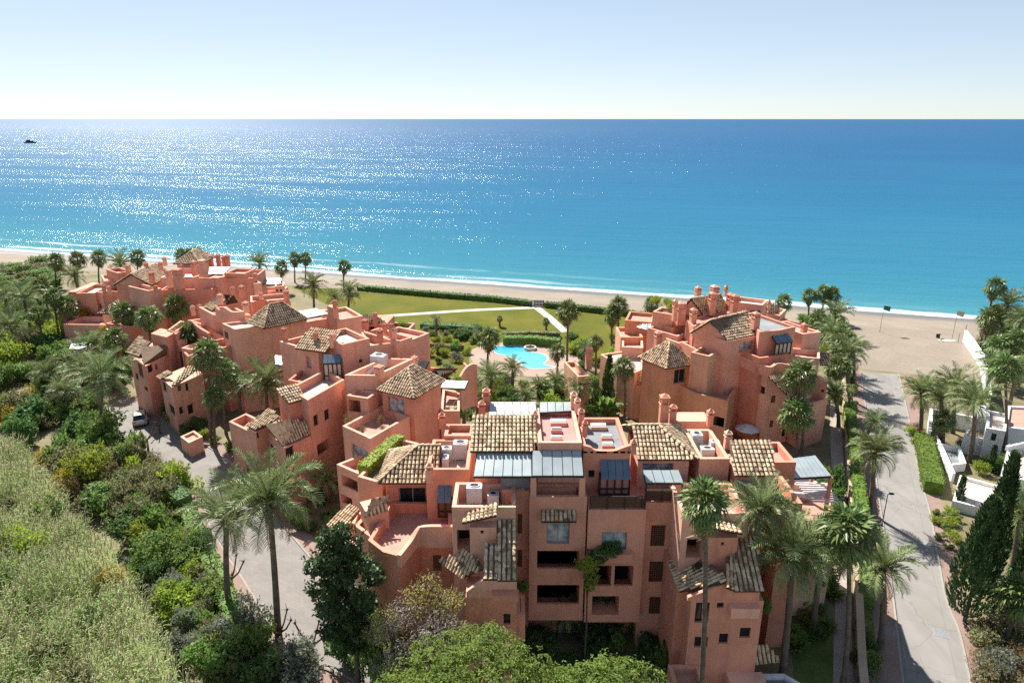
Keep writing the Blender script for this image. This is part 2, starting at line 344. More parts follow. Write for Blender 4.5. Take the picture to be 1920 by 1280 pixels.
# ------------------------------------------------------------------ roads, pavements, kerbs, lawn, pool
def sheet(name, poly_px, z, mat, smooth=0):
    pts = [at(u, v, 0) for u, v in poly_px]
    if smooth: pts = catmull(pts, smooth, True)
    area = sum(a.x*b.y-b.x*a.y for a, b in zip(pts, pts[1:]+pts[:1]))
    if area < 0: pts.reverse()
    tris = tessellate_polygon([[Vector((q.x, q.y, 0)) for q in pts]])
    me = bpy.data.meshes.new(name); fs = []
    for a, b, c in tris:
        cr = (pts[b].x-pts[a].x)*(pts[c].y-pts[a].y)-(pts[b].y-pts[a].y)*(pts[c].x-pts[a].x)
        fs.append((a, b, c) if cr > 0 else (a, c, b))
    me.from_pydata([(q.x, q.y, z) for q in pts], [], fs); me.update(); me.materials.append(MAT[mat])
    o = mk(name, me); o['kind'] = 'structure'; return o
def catmull(pts, n=6, closed=False):
    P = [Vector(q) for q in pts]; out = []; N = len(P)
    for i in range(N if closed else N-1):
        g_ = (lambda k: P[k % N]) if closed else (lambda k: P[max(0, min(N-1, k))])
        a, b, c, d = g_(i-1), g_(i), g_(i+1), g_(i+2)
        for k in range(n):
            s = k/n
            out.append(0.5*((2*b)+(c-a)*s+(2*a-5*b+4*c-d)*s*s+(3*b-a-3*c+d)*s**3))
    if not closed: out.append(P[-1])
    return out
def offset_line(pts, d):
    out = []
    for i, q in enumerate(pts):
        e = (pts[min(i+1, len(pts)-1)]-pts[max(i-1, 0)]); e.z = 0; e.normalize()
        out.append(Vector((q.x - e.y*d, q.y + e.x*d, q.z)))     # +d = to the left of travel
    return out
def strip(name, pts, d0, d1, z, mat):
    a = offset_line(pts, d0); b = offset_line(pts, d1); g = MB()
    if d1 > d0: a, b = b, a
    g.grid([[(q.x, q.y, z) for q in a], [(q.x, q.y, z) for q in b]])
    return setting(name, g, mat)
def kerb(pts, d0, d1, zt, mat='kerb_stone', seg=1.0, parent_name='kerb'):
    """kerb stones laid end to end along a line; stones far from the eye share one run"""
    a = offset_line(pts, d0); b = offset_line(pts, d1); g = MB()
    for i in range(len(pts)-1):
        q = [a[i], a[i+1], b[i+1], b[i]]
        ar = sum(m.x*n.y-n.x*m.y for m, n in zip(q, q[1:]+q[:1]))
        if ar < 0: q.reverse()
        g.prism([(w.x, w.y) for w in q], -0.02, zt)
    return setting(parent_name, g, mat)

LANE_L = catmull([at(u, v) for u, v in [(1705, 1340), (1695, 1280), (1677, 1129), (1662, 1020), (1643, 893), (1629, 792), (1620, 739), (1615, 697)]], 6)
LANE_R = catmull([at(u, v) for u, v in [(1835, 1340), (1817, 1280), (1797, 1188), (1772, 1125), (1756, 1040), (1741, 958), (1722, 890), (1704, 792), (1684, 701)]], 6)
g = MB()
nl = len(LANE_L)-1; nr = len(LANE_R)-1
rowsL = [LANE_L[round(i*nl/40)] for i in range(41)]; rowsR = [LANE_R[round(i*nr/40)] for i in range(41)]
g.grid([[(q.x, q.y, 0.016) for q in rowsR], [(q.x, q.y, 0.016) for q in rowsL]])
setting('road', g, 'road_concrete')
strip('pavement', LANE_L, 0.15, 1.75, 0.11, 'pink_paving')
kerb(LANE_L, 0.0, 0.16, 0.125)
kerb(LANE_R, -0.16, 0.0, 0.10)
strip('verge', LANE_R, -1.5, -0.16, 0.03, 'pink_paving')
sheet('garden_path', [(1560, 1340), (1600, 1340), (1597, 1120), (1590, 1000), (1584, 900), (1578, 800), (1572, 740), (1556, 740), (1556, 800), (1560, 900), (1566, 1000), (1566, 1120)], 0.02, 'stone_path')

sheet('driveway', [(190, 768), (200, 820), (230, 858), (297, 872), (345, 905), (375, 930), (394, 987), (430, 1040), (455, 1085), (525, 1198), (562, 1232), (660, 1275), (700, 1340), (800, 1340), (765, 1215), (712, 1205), (675, 1194), (622, 1150), (603, 1100), (590, 1060), (570, 1032), (530, 985), (490, 935), (450, 885), (415, 855), (370, 826), (320, 800), (289, 775), (270, 752), (230, 745)], 0.014, 'road_pavers')
DR_L = catmull([at(u, v) for u, v in [(345, 905), (375, 930), (394, 987), (425, 1040), (455, 1085), (525, 1198), (562, 1232), (660, 1275), (700, 1340)]], 5)
strip('pavement', DR_L, 0.14, -1.35, 0.09, 'pink_paving') if False else strip('pavement', DR_L, -1.4, -0.1, 0.09, 'pink_paving')
kerb(DR_L, -0.1, 0.06, 0.105)
DR_R = catmull([at(u, v) for u, v in [(289, 775), (320, 800), (370, 826), (415, 855), (450, 885), (490, 935), (530, 985), (570, 1032), (590, 1060), (603, 1100), (622, 1150), (675, 1194), (712, 1205)]], 5)
kerb(DR_R, -0.06, 0.1, 0.105)
strip('pavement', DR_R, 0.1, 1.5, 0.09, 'pink_paving')
sheet('lawn', [(540, 533), (700, 549), (900, 563), (1000, 575), (1180, 592), (1215, 625), (1160, 680), (1085, 670), (1050, 655), (940, 645), (880, 655), (880, 700), (800, 715), (770, 640), (700, 605), (620, 575)], 0.006, 'lawn_mat')
sheet('lawn', [(375, 960), (400, 1000), (425, 1060), (455, 1110), (508, 1195), (480, 1195), (430, 1160), (395, 1090), (370, 1020)], 0.006, 'garden_grass')
sheet('lawn', [(1070, 705), (1090, 690), (1120, 720), (1120, 770), (1060, 770), (1040, 740), (1010, 730), (990, 760), (960, 760), (985, 715)], 0.006, 'garden_grass')
sheet('lawn', [(1490, 1290), (1565, 1290), (1560, 1180), (1540, 1130), (1480, 1150)], 0.006, 'garden_grass')
PATH = catmull([at(u, v) for u, v in [(712, 593), (800, 587), (893, 581), (1004, 576.5)]], 6)
strip('path', PATH, -0.8, 0.8, 0.012, 'white_path')
strip('path', [at(u, v) for u, v in [(1004, 574.5), (1030, 595), (1060, 622)]], -0.8, 0.8, 0.016, 'white_path')
sheet('pool_deck', [(944, 642), (991, 645), (1034, 650), (1066, 664), (1095, 676), (1090, 690), (1048, 702), (991, 706), (921, 692), (888, 680), (886, 655)], 0.03, 'pool_deck_mat', 5)
POOL = [(921, 652), (946, 648), (975, 648.6), (989, 652), (996, 660), (1012, 662), (1025, 667), (1027, 676), (1021, 683), (1042, 689), (1015, 692), (985, 690), (970, 677), (950, 668), (930, 663)]
t = NT('pool_water'); pd = t.new('ShaderNodeVectorMath', operation='DOT_PRODUCT'); t.lk(t.pos(), pd.inputs[0]); pd.inputs[1].default_value = (-0.35, 0.94, 0)
dpt = t.math('ADD', t.math('MULTIPLY_ADD', pd.outputs['Value'], 1/13.0, -100.5/13.0), t.math('MULTIPLY', t.math('SUBTRACT', t.noise(0.9, 4, 0.6), 0.5), 0.5))    # deep end away from the steps
t.col(t.ramp(dpt, [(0.1, (0.11, 0.42, 0.46)), (0.5, (0.03, 0.30, 0.42)), (0.95, (0.008, 0.17, 0.34))])).rough(0.08); t.bump(t.noise(2.5, 3), 0.25, 0.1); MAT['pool_water'] = t.mat
sheet('pool_water', POOL, 0.036, 'pool_water', 6)
pp = catmull([at(u, v) for u, v in POOL], 6, True)
kerb(pp+[pp[0]], -0.18, 0.12, 0.075, 'white_path', parent_name='pool_edge')
# ------------------------------------------------------------------ building kit
def ccw(poly):
    a = sum(p[0]*q[1]-q[0]*p[1] for p, q in zip(poly, poly[1:]+poly[:1]))
    return poly if a > 0 else list(reversed(poly))
def inset(poly, d):
    n = len(poly); out = []
    for i in range(n):
        p0, p1, p2 = Vector(poly[i-1][:2]), Vector(poly[i][:2]), Vector(poly[(i+1) % n][:2])
        e1 = (p1-p0).normalized(); e2 = (p2-p1).normalized()
        n1 = Vector((-e1.y, e1.x)); n2 = Vector((-e2.y, e2.x)); b = n1+n2
        k = d/max(0.3, b.dot(n1)) if b.length > 1e-6 else d
        out.append((p1.x+b.x*k, p1.y+b.y*k))
    return out

TILE_W, TILE_L = 0.30, 0.40
def tile_mesh(length, r, n=4):
    """one half-round roof tile, axis along +Y (down the slope), wide end at the bottom"""
    g = MB(); rows = []
    for y, rr, dz in ((0, r*0.84, 0.0), (length, r, 0.045)):
        rows.append([(rr*math.cos(math.pi*k/n), y, rr*math.sin(math.pi*k/n)*0.85 + dz) for k in range(n+1)])
    g.grid(rows); e = rows[1]
    g.face([(q[0], q[1], q[2]-0.03) if 0 < i < n else q for i, q in enumerate(e)][::-1])
    return g
_tg = tile_mesh(TILE_L*1.12, TILE_W*0.40)
TILE_ME = _tg.mesh('tile', MAT['roof_tile'], True)

def inside(poly, p):
    c = False; n = len(poly)
    for i in range(n):
        a, b = poly[i], poly[(i+1) % n]
        if (a[1] > p[1]) != (b[1] > p[1]) and p[0] < (b[0]-a[0])*(p[1]-a[1])/(b[1]-a[1])+a[0]: c = not c
    return c

class Bld:
    def __init__(s, name, label, loc, cat='building', group=None, wall='stucco'):
        s.root = empty(name, loc); tag(s.root, label, cat, group); s.wall = wall
        s.tiles = []; s.ax = Vector((1, 0, 0)); s.ay = Vector((0, 1, 0))
        s.rng = random.Random(hash(label) % 9999 if False else len(label)*37)
    def frame(s, deg):
        a = math.radians(deg); s.ax = Vector((math.cos(a), math.sin(a), 0)); s.ay = Vector((-math.sin(a), math.cos(a), 0)); return s
    # rectangle in the frame from three traced corners at height z
    def rect(s, C, P1, P2, z):
        C = at(C[0], C[1], z); a = at(P1[0], P1[1], z)-C; b = at(P2[0], P2[1], z)-C
        if abs(a.normalized().dot(s.ax)) >= abs(b.normalized().dot(s.ax)): e1, e2 = s.ax, s.ay
        else: e1, e2 = s.ay, s.ax
        v1 = e1*a.dot(e1); v2 = e2*b.dot(e2)
        return ccw([tuple((C+w)[:2]) for w in (Vector((0, 0, 0)), v1, v1+v2, v2)])
    def rectd(s, C, R, z, depth):
        """front edge from traced corner C towards R, then depth metres along the other frame axis, away from the eye"""
        C = at(C[0], C[1], z); a = at(R[0], R[1], z)-C
        if abs(a.normalized().dot(s.ax)) >= 0.7: e1, e2 = s.ax, s.ay
        else: e1, e2 = s.ay, s.ax
        if e2.dot(C-Vector((0, 0, z))) < 0: e2 = -e2
        v1 = e1*a.dot(e1); v2 = e2*depth
        return ccw([tuple((C+w)[:2]) for w in (Vector((0, 0, 0)), v1, v1+v2, v2)])
    def openings(s, poly, z0, z1, ops):
        n = len(poly); res = {i: [] for i in range(n)}
        eye = Vector((0, 0, CAM_H))
        for op in ops:
            u0, v0, u1, v1 = op[:4]; kind = op[4] if len(op) > 4 else 'w'
            best = None
            for i in range(n):
                p = Vector((*poly[i][:2], 0)); q = Vector((*poly[(i+1) % n][:2], 0)); e = (q-p); L = e.length; e = e/L
                nn = Vector((e.y, -e.x, 0))
                if nn.dot(eye-p) <= 0: continue
                def hit(u, v):
                    d = ray(u, v); den = d.dot(nn)
                    if abs(den) < 1e-6: return None
                    k = (p-eye).dot(nn)/den; h = eye+d*k
                    return (h-p).dot(e), h.z, k
                m = hit((u0+u1)/2, (v0+v1)/2)
                if m is None or m[2] < 0 or not (-0.2 < m[0] < L+0.2) or not (z0-0.3 < m[1] < z1+0.3): continue
                if best is None or m[2] < best[0]:
                    a = hit(u0, (v0+v1)/2)[0]; b = hit(u1, (v0+v1)/2)[0]; c = hit((u0+u1)/2, v1)[1]; dd = hit((u0+u1)/2, v0)[1]
                    a, b = sorted((a, b)); c, dd = sorted((c, dd))
                    a = max(a, 0.12); b = min(b, L-0.12); c = max(c, z0+0.06); dd = min(dd, z1-0.08)
                    best = (m[2], i, a, b, c, dd)
            if best and best[3]-best[2] > 0.15 and best[5]-best[4] > 0.15:
                res[best[1]].append((best[2], best[3], best[4], best[5], kind))
        return res
    def facade(s, g, p, q, z0, z1, ops, m=0):
        p = Vector((p[0], p[1], 0)); q = Vector((q[0], q[1], 0)); e = q-p; L = e.length; e /= L; nn = Vector((e.y, -e.x, 0))
        ss = sorted({0.0, L, *[o[0] for o in ops], *[o[1] for o in ops]}); zz = sorted({z0, z1, *[o[2] for o in ops], *[o[3] for o in ops]})
        P = lambda a, z, d=0.0: tuple(p+e*a-nn*d+Vector((0, 0, z)))
        for a, b in zip(ss, ss[1:]):
            for c, d in zip(zz, zz[1:]):
                am, cm = (a+b)/2, (c+d)/2
                if any(o[0] < am < o[1] and o[2] < cm < o[3] for o in ops): continue
                g.face([P(a, c), P(b, c), P(b, d), P(a, d)], m)
        for o in ops:
            a, b, c, d, k = o
            if k == 'd' and b-a > 1.1 and c-0.95 > z0:      # loggia: its floor lies below the sill
                dep = 2.1; f = c-0.95; t_ = 0.2
                g.face([P(a, c), P(b, c), P(b, c, t_), P(a, c, t_)], m); g.face([P(a, c, t_), P(b, c, t_), P(b, f, t_), P(a, f, t_)], m)
                g.face([P(a, f, t_), P(b, f, t_), P(b, f, dep), P(a, f, dep)], m); g.face([P(a, d), P(a, d, dep), P(b, d, dep), P(b, d)], m)
                g.face([P(a, f, 0.01), P(a, f, dep), P(a, d, dep), P(a, d)], m); g.face([P(b, f, 0.01), P(b, d), P(b, d, dep), P(b, f, dep)], m)
                s.window(p, e, nn, a, b, f, d, dep, k); continue
            dep = {'w': 0.22, 'b': 0.22, 's': 0.12, 'g': 0.3, 'gb': 0.3, 'd': 1.5, 'a': 1.2, 'r': 0.10}[k]
            g.face([P(a, c), P(a, c, dep), P(a, d, dep), P(a, d)], m); g.face([P(b, c), P(b, d), P(b, d, dep), P(b, c, dep)], m)
            g.face([P(a, d), P(a, d, dep), P(b, d, dep), P(b, d)], m); g.face([P(a, c), P(b, c), P(b, c, dep), P(a, c, dep)], m)
            s.window(p, e, nn, a, b, c, d, dep, k)
    def window(s, p, e, nn, a, b, c, d, dep, k):
        w = b-a; h = d-c; fr = 0.05 if w < 1.4 else 0.07; M = Matrix(((e.x, -nn.x, 0, p.x), (e.y, -nn.y, 0, p.y), (0, 0, 1, 0), (0, 0, 0, 1)))
        g = MB(); y0, y1 = dep-0.06, dep-0.004
        if k == 's':          # louvred shutter
            g.box(a, b, y0+0.03, y1, c, d, 0, M)
            for i in range(max(2, int(h/0.16))): g.box(a+0.04, b-0.04, y0-0.01, y0+0.03, c+0.05+i*0.16, c+0.13+i*0.16, 0, M)
            g.build('window', MAT['brown_wood'], s.root); return
        if k == 'r':          # lattice grille
            for i in range(int(w/0.16)+1): g.box(a+i*0.16, a+i*0.16+0.05, y0, y1, c, d, 0, M)
            for i in range(int(h/0.16)+1): g.box(a, b, y0-0.02, y0, c+i*0.16, c+i*0.16+0.05, 0, M)
            o = g.build('window', MAT['brown_wood'], s.root)
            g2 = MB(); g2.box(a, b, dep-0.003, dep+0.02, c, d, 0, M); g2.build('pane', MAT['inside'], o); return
        g.box(a, a+fr, y0, y1, c, d, 0, M); g.box(b-fr, b, y0, y1, c, d, 0, M)
        g.box(a+fr, b-fr, y0, y1, c, c+fr, 0, M); g.box(a+fr, b-fr, y0, y1, d-fr, d, 0, M)
        n = 1 if w < 0.9 else max(2, round(w/1.1))
        for i in range(1, n): x = a+w*i/n; g.box(x-fr*0.5, x+fr*0.5, y0, y1, c+fr, d-fr, 0, M)
        o = g.build('window', MAT['dark_wood' if k in 'wda' else 'grey_metal'], s.root)
        g2 = MB(); g2.box(a+fr*0.5, b-fr*0.5, dep-0.002, dep+0.02, c+fr*0.5, d-fr*0.5, 0, M)
        g2.build('pane', MAT['glass_pale' if k in ('b', 'gb') else 'glass_dark'], o)
    def mass(s, poly, z0, z1, ph=0.9, th=0.28, ops=(), floor='terracotta_floor', mat=None, name='wall', cutw=()):
        """walled volume: walls to z1, flat roof or terrace ph below the wall tops"""
        poly = ccw([tuple(p[:2]) for p in poly]); g = MB(); n = len(poly)
        op = s.openings(poly, z0, z1-(ph if ph else 0.05), ops)
        for i in range(n): s.facade(g, poly[i], poly[(i+1) % n], z0, z1, op[i])
        if ph > 0:
            inn = inset(poly, th)
            for i in range(n):
                j = (i+1) % n
                g.face([(*poly[i], z1), (*poly[j], z1), (*inn[j], z1), (*inn[i], z1)])
                g.face([(*inn[i], z1), (*inn[j], z1), (*inn[j], z1-ph), (*inn[i], z1-ph)])
            f = MB(); f.face([(*p, z1-ph) for p in inn]); o = g.build(name, MAT[mat or s.wall], s.root)
            f.build('floor', MAT[floor], o)
        else:
            g.face([(*p, z1) for p in poly]); o = g.build(name, MAT[mat or s.wall], s.root)
        return o
    def wavy(s, pts, z0, zt, th=0.28, mat=None, name='parapet'):
        """free-standing parapet: pts are (x, y, top z) along the wall, any heights, swept curve between them"""
        P = catmull([Vector(p) for p in pts], 5); base = [Vector((q.x, q.y, 0)) for q in P]
        a = offset_line(base, th/2); b = offset_line(base, -th/2); g = MB()
        rows = [[(a_.x, a_.y, z0), (a_.x, a_.y, q.z), (b_.x, b_.y, q.z), (b_.x, b_.y, z0)] for a_, b_, q in zip(a, b, P)]
        g.grid([list(r) for r in rows]); g.face(rows[0]); g.face(rows[-1][::-1])
        return g.build(name, MAT[mat or s.wall], s.root)
    def low_wall(s, poly_px, z, h, th=0.25, mat=None, zb=None):
        """straight parapet along traced points of its TOP edge at height z"""
        return s.wavy_lin([at(u, v, z) for u, v in poly_px], (z-h) if zb is None else zb, th, mat)
    def wavy_lin(s, P, z0, th, mat=None):
        base = [Vector((q.x, q.y, 0)) for q in P]; a = offset_line(base, th/2); b = offset_line(base, -th/2); g = MB()
        rows = [[(a_.x, a_.y, z0), (a_.x, a_.y, q.z), (b_.x, b_.y, q.z), (b_.x, b_.y, z0)] for a_, b_, q in zip(a, b, P)]
        g.grid(rows); g.face(rows[0]); g.face(rows[-1][::-1])
        return g.build('parapet', MAT[mat or s.wall], s.root)
    # ---- tiled roofs
    def slope(s, poly3, roof, ridge=None):
        """lay tiles on a planar polygon; first edge is the eave"""
        A, B = Vector(poly3[0]), Vector(poly3[1]); e = (B-A).normalized()
        nrm = None
        for k in range(2, len(poly3)):
            nrm = (B-A).cross(Vector(poly3[k])-A)
            if nrm.length > 1e-4: break
        nrm.normalize()
        if nrm.z < 0: nrm = -nrm
        up = nrm.cross(e)
        if up.z < 0: up = -up
        loc = [((Vector(q)-A).dot(e), (Vector(q)-A).dot(up)) for q in poly3]
        x0, x1 = min(q[0] for q in loc), max(q[0] for q in loc); ymax = max(q[1] for q in loc)
        nc = max(1, round((x1-x0)/TILE_W)); w = (x1-x0)/nc; nr = max(1, round(ymax/TILE_L)); l = ymax/nr
        ex = nrm.cross(-up)                     # tile axes: X = across, Y = down the slope, Z = normal
        M = Matrix.Identity(4)
        R = Matrix((ex, -up, nrm)).transposed().to_4x4()
        for i in range(nc):
            for j in range(nr):
                cx, cy = x0+(i+0.5)*w, (j+0.5)*l
                if not inside(loc, (cx, cy)): continue
                p = A+e*(cx+s.rng.uniform(-.012, .012))+up*((j+1)*l)+nrm*0.03
                T = R.copy(); T = T @ Matrix.Rotation(s.rng.uniform(-.03, .03), 4, 'Z'); T.translation = p
                s.tiles.append((T, roof))
    def roof_body(s, polys, thick=0.12):
        g = MB()
        for poly in polys:
            P = [Vector(q) for q in poly]; n = len(P)
            nrm = (P[1]-P[0]).cross(P[2]-P[0])
            if nrm.z < 0: P.reverse()
            g.face(P, 0)
            D = [q-Vector((0, 0, thick)) for q in P]; g.face(D[::-1], 1)
            for i in range(n): j = (i+1) % n; g.face([D[i], D[j], P[j], P[i]], 1)
        return g.build('roof', [MAT['roof_pan'], MAT['dark_wood']], s.root)
    def ridge(s, a, b, roof, r=0.14):
        a, b = Vector(a), Vector(b); d = b-a; L = d.length; n = max(1, round(L/0.42)); q = d.to_track_quat('Y', 'Z').to_matrix().to_4x4()
        for i in range(n):
            T = q.copy(); T.translation = a+d*(i/n)+Vector((0, 0, 0.05)); T = T @ Matrix.Scale(r/(TILE_W*0.40), 4, (1, 0, 0)); s.tiles.append((T, roof))
    def shed(s, A, B, C, D):
        """single slope: eave A-B, top edge C-D (C above B, D above A)"""
        A, B, C, D = map(Vector, (A, B, C, D)); r = s.roof_body([[A, B, C, D]]); s.slope([A, B, C, D], r); return r
    def hip(s, poly, ze, rise, over=0.35, ridge_len=None):
        """hipped roof over a rectangle; ridge along the longer side"""
        q = inset(poly, -over); P = [Vector((*w, ze)) for w in q]
        if (P[1]-P[0]).length < (P[2]-P[1]).length: P = P[1:]+P[:1]
        L, Wd = (P[1]-P[0]).length, (P[2]-P[1]).length; rl = max(0.0, L-Wd) if ridge_len is None else ridge_len
        c = (P[0]+P[1]+P[2]+P[3])/4; e = (P[1]-P[0]).normalized()
        R0 = c-e*rl/2+Vector((0, 0, rise)); R1 = c+e*rl/2+Vector((0, 0, rise))
        if rl < 0.05: polys = [[P[0], P[1], R0], [P[1], P[2], R0], [P[2], P[3], R0], [P[3], P[0], R0]]
        else: polys = [[P[0], P[1], R1, R0], [P[1], P[2], R1], [P[2], P[3], R0, R1], [P[3], P[0], R0]]
        r = s.roof_body(polys)
        for w in polys: s.slope(w, r)
        s.ridge(R0, P[0], r); s.ridge(R1, P[1], r); s.ridge(R1, P[2], r); s.ridge(R0, P[3], r)
        if rl > 0.05: s.ridge(R0, R1, r)
        return r
    def gable(s, poly, ze, rise, axis, over=0.35, gable_wall=True):
        """two slopes; axis = ridge direction (unit vector)"""
        q = inset(poly, -over); P = [Vector((*w, ze)) for w in q]
        if abs((P[1]-P[0]).normalized().dot(axis)) < 0.7: P = P[1:]+P[:1]
        m0 = (P[0]+P[3])/2+Vector((0, 0, rise)); m1 = (P[1]+P[2])/2+Vector((0, 0, rise))
        polys = [[P[0], P[1], m1, m0], [P[2], P[3], m0, m1]]; r = s.roof_body(polys)
        for w in polys: s.slope(w, r)
        s.ridge(m0, m1, r)
        if gable_wall:
            g = MB(); W_ = [Vector((*w, ze)) for w in poly]
            if abs((W_[1]-W_[0]).normalized().dot(axis)) < 0.7: W_ = W_[1:]+W_[:1]
            k = rise*(W_[2]-W_[1]).length/(P[2]-P[1]).length
            for a, b in ((W_[1], W_[2]), (W_[3], W_[0])):
                m = (a+b)/2+Vector((0, 0, k)); lo = Vector((0, 0, -0.02)); g.face([a+lo, b+lo, b+Vector((0,0,0.12)), m, a+Vector((0,0,0.12))])
            g.build('gable', MAT[s.wall], s.root)
        return r
    def finish_tiles(s, singles=0):
        if not s.tiles: return
        order = sorted(range(len(s.tiles)), key=lambda i: dist(s.tiles[i][0].translation))
        one = set(order[:singles]); by = {}
        for i, (T, r) in enumerate(s.tiles):
            if i in one:
                o = bpy.data.objects.new('tile', TILE_ME); COL.objects.link(o); o.parent = r
                o.matrix_local = Matrix.Translation(-(r.location+s.root.location)) @ T
            else: by.setdefault(r, []).append(T)
        for r, Ts in by.items():
            g = MB()
            for T in Ts:
                i0 = len(g.v); g.v.extend([tuple(T @ Vector(v)) for v in _tg.v]); g.f.extend([tuple(i0+k for k in f) for f in _tg.f]); g.m.extend([0]*len(_tg.f))
            o = g.build('roof_tiles', MAT['roof_tile'], r, True); o['kind'] = 'stuff'
    # ---- fittings
    def chimney(s, u, v, z, h=1.6, w=0.55, d=None, mat=None):
        p = at(u, v, z); w *= .88; h *= .9; d = d or w; g = MB()
        M = Matrix(((s.ax.x, s.ay.x, 0, p.x), (s.ax.y, s.ay.y, 0, p.y), (0, 0, 1, z), (0, 0, 0, 1)))
        hs = h*0.68
        g.box(-w/2, w/2, -d/2, d/2, -0.1, hs, 0, M); g.box(-w/2-.06, w/2+.06, -d/2-.06, d/2+.06, hs, hs+0.09, 0, M)
        k = 0.11
        for a in (-1, 1):
            for b in (-1, 1): g.box(a*w/2-(k if a > 0 else 0), a*w/2+(0 if a > 0 else k), b*d/2-(k if b > 0 else 0), b*d/2+(0 if b > 0 else k), hs+.09, h-0.14, 0, M)
        g.box(-w/2+k+.01, w/2-k-.01, -d/2+k+.01, d/2-k-.01, hs+.09, h-.2, 0, M)
        g.box(-w/2-.04, w/2+.04, -d/2-.04, d/2+.04, h-.14, h-.05, 0, M)
        top = [M @ Vector((x, y, h-.05)) for x, y in ((-w/2, -d/2), (w/2, -d/2), (w/2, d/2), (-w/2, d/2))]; ap = M @ Vector((0, 0, h+0.22))
        for i in range(4): g.face([top[i], top[(i+1) % 4], ap])
        return g.build('chimney', MAT[mat or s.wall], s.root)
    def panels(s, A, B, C, D, n, mat='metal_roof', name='canopy', thick=0.06):
        """standing-seam metal roof: front edge A-B, back edge D-C, n panels"""
        A, B, C, D = map(Vector, (A, B, C, D)); up = (B-A).cross(D-A).normalized()
        if up.z < 0: up = -up
        g = MB(); g.beam(A, B, 0.08, 0.12); g.beam(D, C, 0.08, 0.12); g.beam(A, D, 0.08, 0.1); g.beam(B, C, 0.08, 0.1)
        root = g.build(name, MAT['dark_metal'], s.root)
        for i in range(n):
            a = A.lerp(B, (i+0.04)/n); b = A.lerp(B, (i+0.96)/n); c = D.lerp(C, (i+0.96)/n); d = D.lerp(C, (i+0.04)/n)
            m = MB(); up0 = up*0.075; t_ = up*(thick*(1+0.2*(i % 2)))
            lo = [q+up0 for q in (a, b, c, d)]; hi = [q+t_ for q in lo]
            m.face(hi); m.face(lo[::-1])
            for k in range(4): j = (k+1) % 4; m.face([lo[k], lo[j], hi[j], hi[k]])
            m.build('panel', MAT[mat], root)
        return root
    def awning(s, u0, v0, u1, v1, y_px, n=4, depth=0.9, drop=0.8, zt=None):
        pass
    def skylight(s, u, v, z, w, d):
        p = at(u, v, z); g = MB(); M = Matrix(((s.ax.x, s.ay.x, 0, p.x), (s.ax.y, s.ay.y, 0, p.y), (0, 0, 1, z), (0, 0, 0, 1)))
        g.box(-w/2, w/2, -d/2, d/2, 0, 0.28, 0, M); o = g.build('skylight', MAT[s.wall], s.root)
        m = MB(); nseg = 5; rows = []
        for i in range(nseg+1):
            y = -d/2+.05+(d-.1)*i/nseg; hh = 0.285+0.16*math.sin(math.pi*i/nseg)
            rows.append([tuple(M @ Vector((x, y, hh))) for x in (-w/2+.05, w/2-.05)])
        m.grid(rows); m.face([r[0] for r in rows][::-1]); m.face([r[1] for r in rows]); m.build('dome', MAT['white_metal'], o); return o
    def box_at(s, name, u, v, z, w, d, h, mat, parent=None, rise=0.0):
        p = at(u, v, z); g = MB(); M = Matrix(((s.ax.x, s.ay.x, 0, p.x), (s.ax.y, s.ay.y, 0, p.y), (0, 0, 1, z+rise), (0, 0, 0, 1)))
        g.box(-w/2, w/2, -d/2, d/2, 0, h, 0, M); return g.build(name, MAT[mat], parent or s.root)
    def railing(s, pts, h=1.0, mat='dark_metal', gap=0.12, post=1.2):
        g = MB(); P = [Vector(q) for q in pts]
        for a, b in zip(P, P[1:]):
            up = Vector((0, 0, h)); g.beam(a+up, b+up, 0.06, 0.05); L = (b-a).length
            for k in range(1, int(h/gap)): g.beam(a+Vector((0, 0, k*gap)), b+Vector((0, 0, k*gap)), 0.02, 0.02)
            for i in range(int(L/post)+2): q = a.lerp(b, min(1, i*post/L)); g.beam(q, q+up, 0.05, 0.05)
        return g.build('railing', MAT[mat], s.root)
    def dormer_window(s, u0, v0, u1, v1, y, depth=1.0, n=4, cloth='cream_cloth', roofmat='slate_metal'):
        """glazed bay with a small sloping metal hood; traced on the plane y = const (frame-aligned with X)"""
        a = aty(u0, v0, y); b = aty(u1, v1, y)
        x0, x1 = a.x, b.x; zt, zb = a.z, b.z; hood = (zt-zb)*0.38
        g = MB(); 
        for i in range(n+1): x = x0+(x1-x0)*i/n; g.box(x-.045, x+.045, y-depth*0.55, y-depth*0.55+.09, zb, zt-hood)
        g.box(x0, x1, y-depth*0.55-.01, y-depth*0.55+.1, zb, zb+.12); g.box(x0, x1, y-depth*0.55-.01, y-depth*0.55+.1, zb+(zt-hood-zb)*0.3, zb+(zt-hood-zb)*0.3+.08)
        g.box(x0-.04, x0+.06, y-depth*0.5, y, zb, zt-hood); g.box(x1-.06, x1+.04, y-depth*0.5, y, zb, zt-hood)
        o = g.build('bay_window', MAT['dark_wood'], s.root)
        m = MB(); m.box(x0+.05, x1-.05, y-depth*0.55+.1, y-depth*0.55+.12, zb+.1, zt-hood); m.build('pane', MAT[cloth], o)
        m = MB()
        for i in range(n):
            xa = x0+(x1-x0)*(i+.04)/n; xb = x0+(x1-x0)*(i+.96)/n
            A, B = Vector((xa, y-depth, zt-hood-.05)), Vector((xb, y-depth, zt-hood-.05)); C, D = Vector((xb, y-.01, zt)), Vector((xa, y-.01, zt))
            q = MB(); t_ = Vector((0, 0, .06)); q.face([A+t_, B+t_, C+t_, D+t_]); q.face([D, C, B, A]); q.face([A, B, B+t_, A+t_]); q.face([B, C, C+t_, B+t_]); q.face([D, A, A+t_, D+t_])
            q.build('hood_panel', MAT[roofmat], o)
        return o
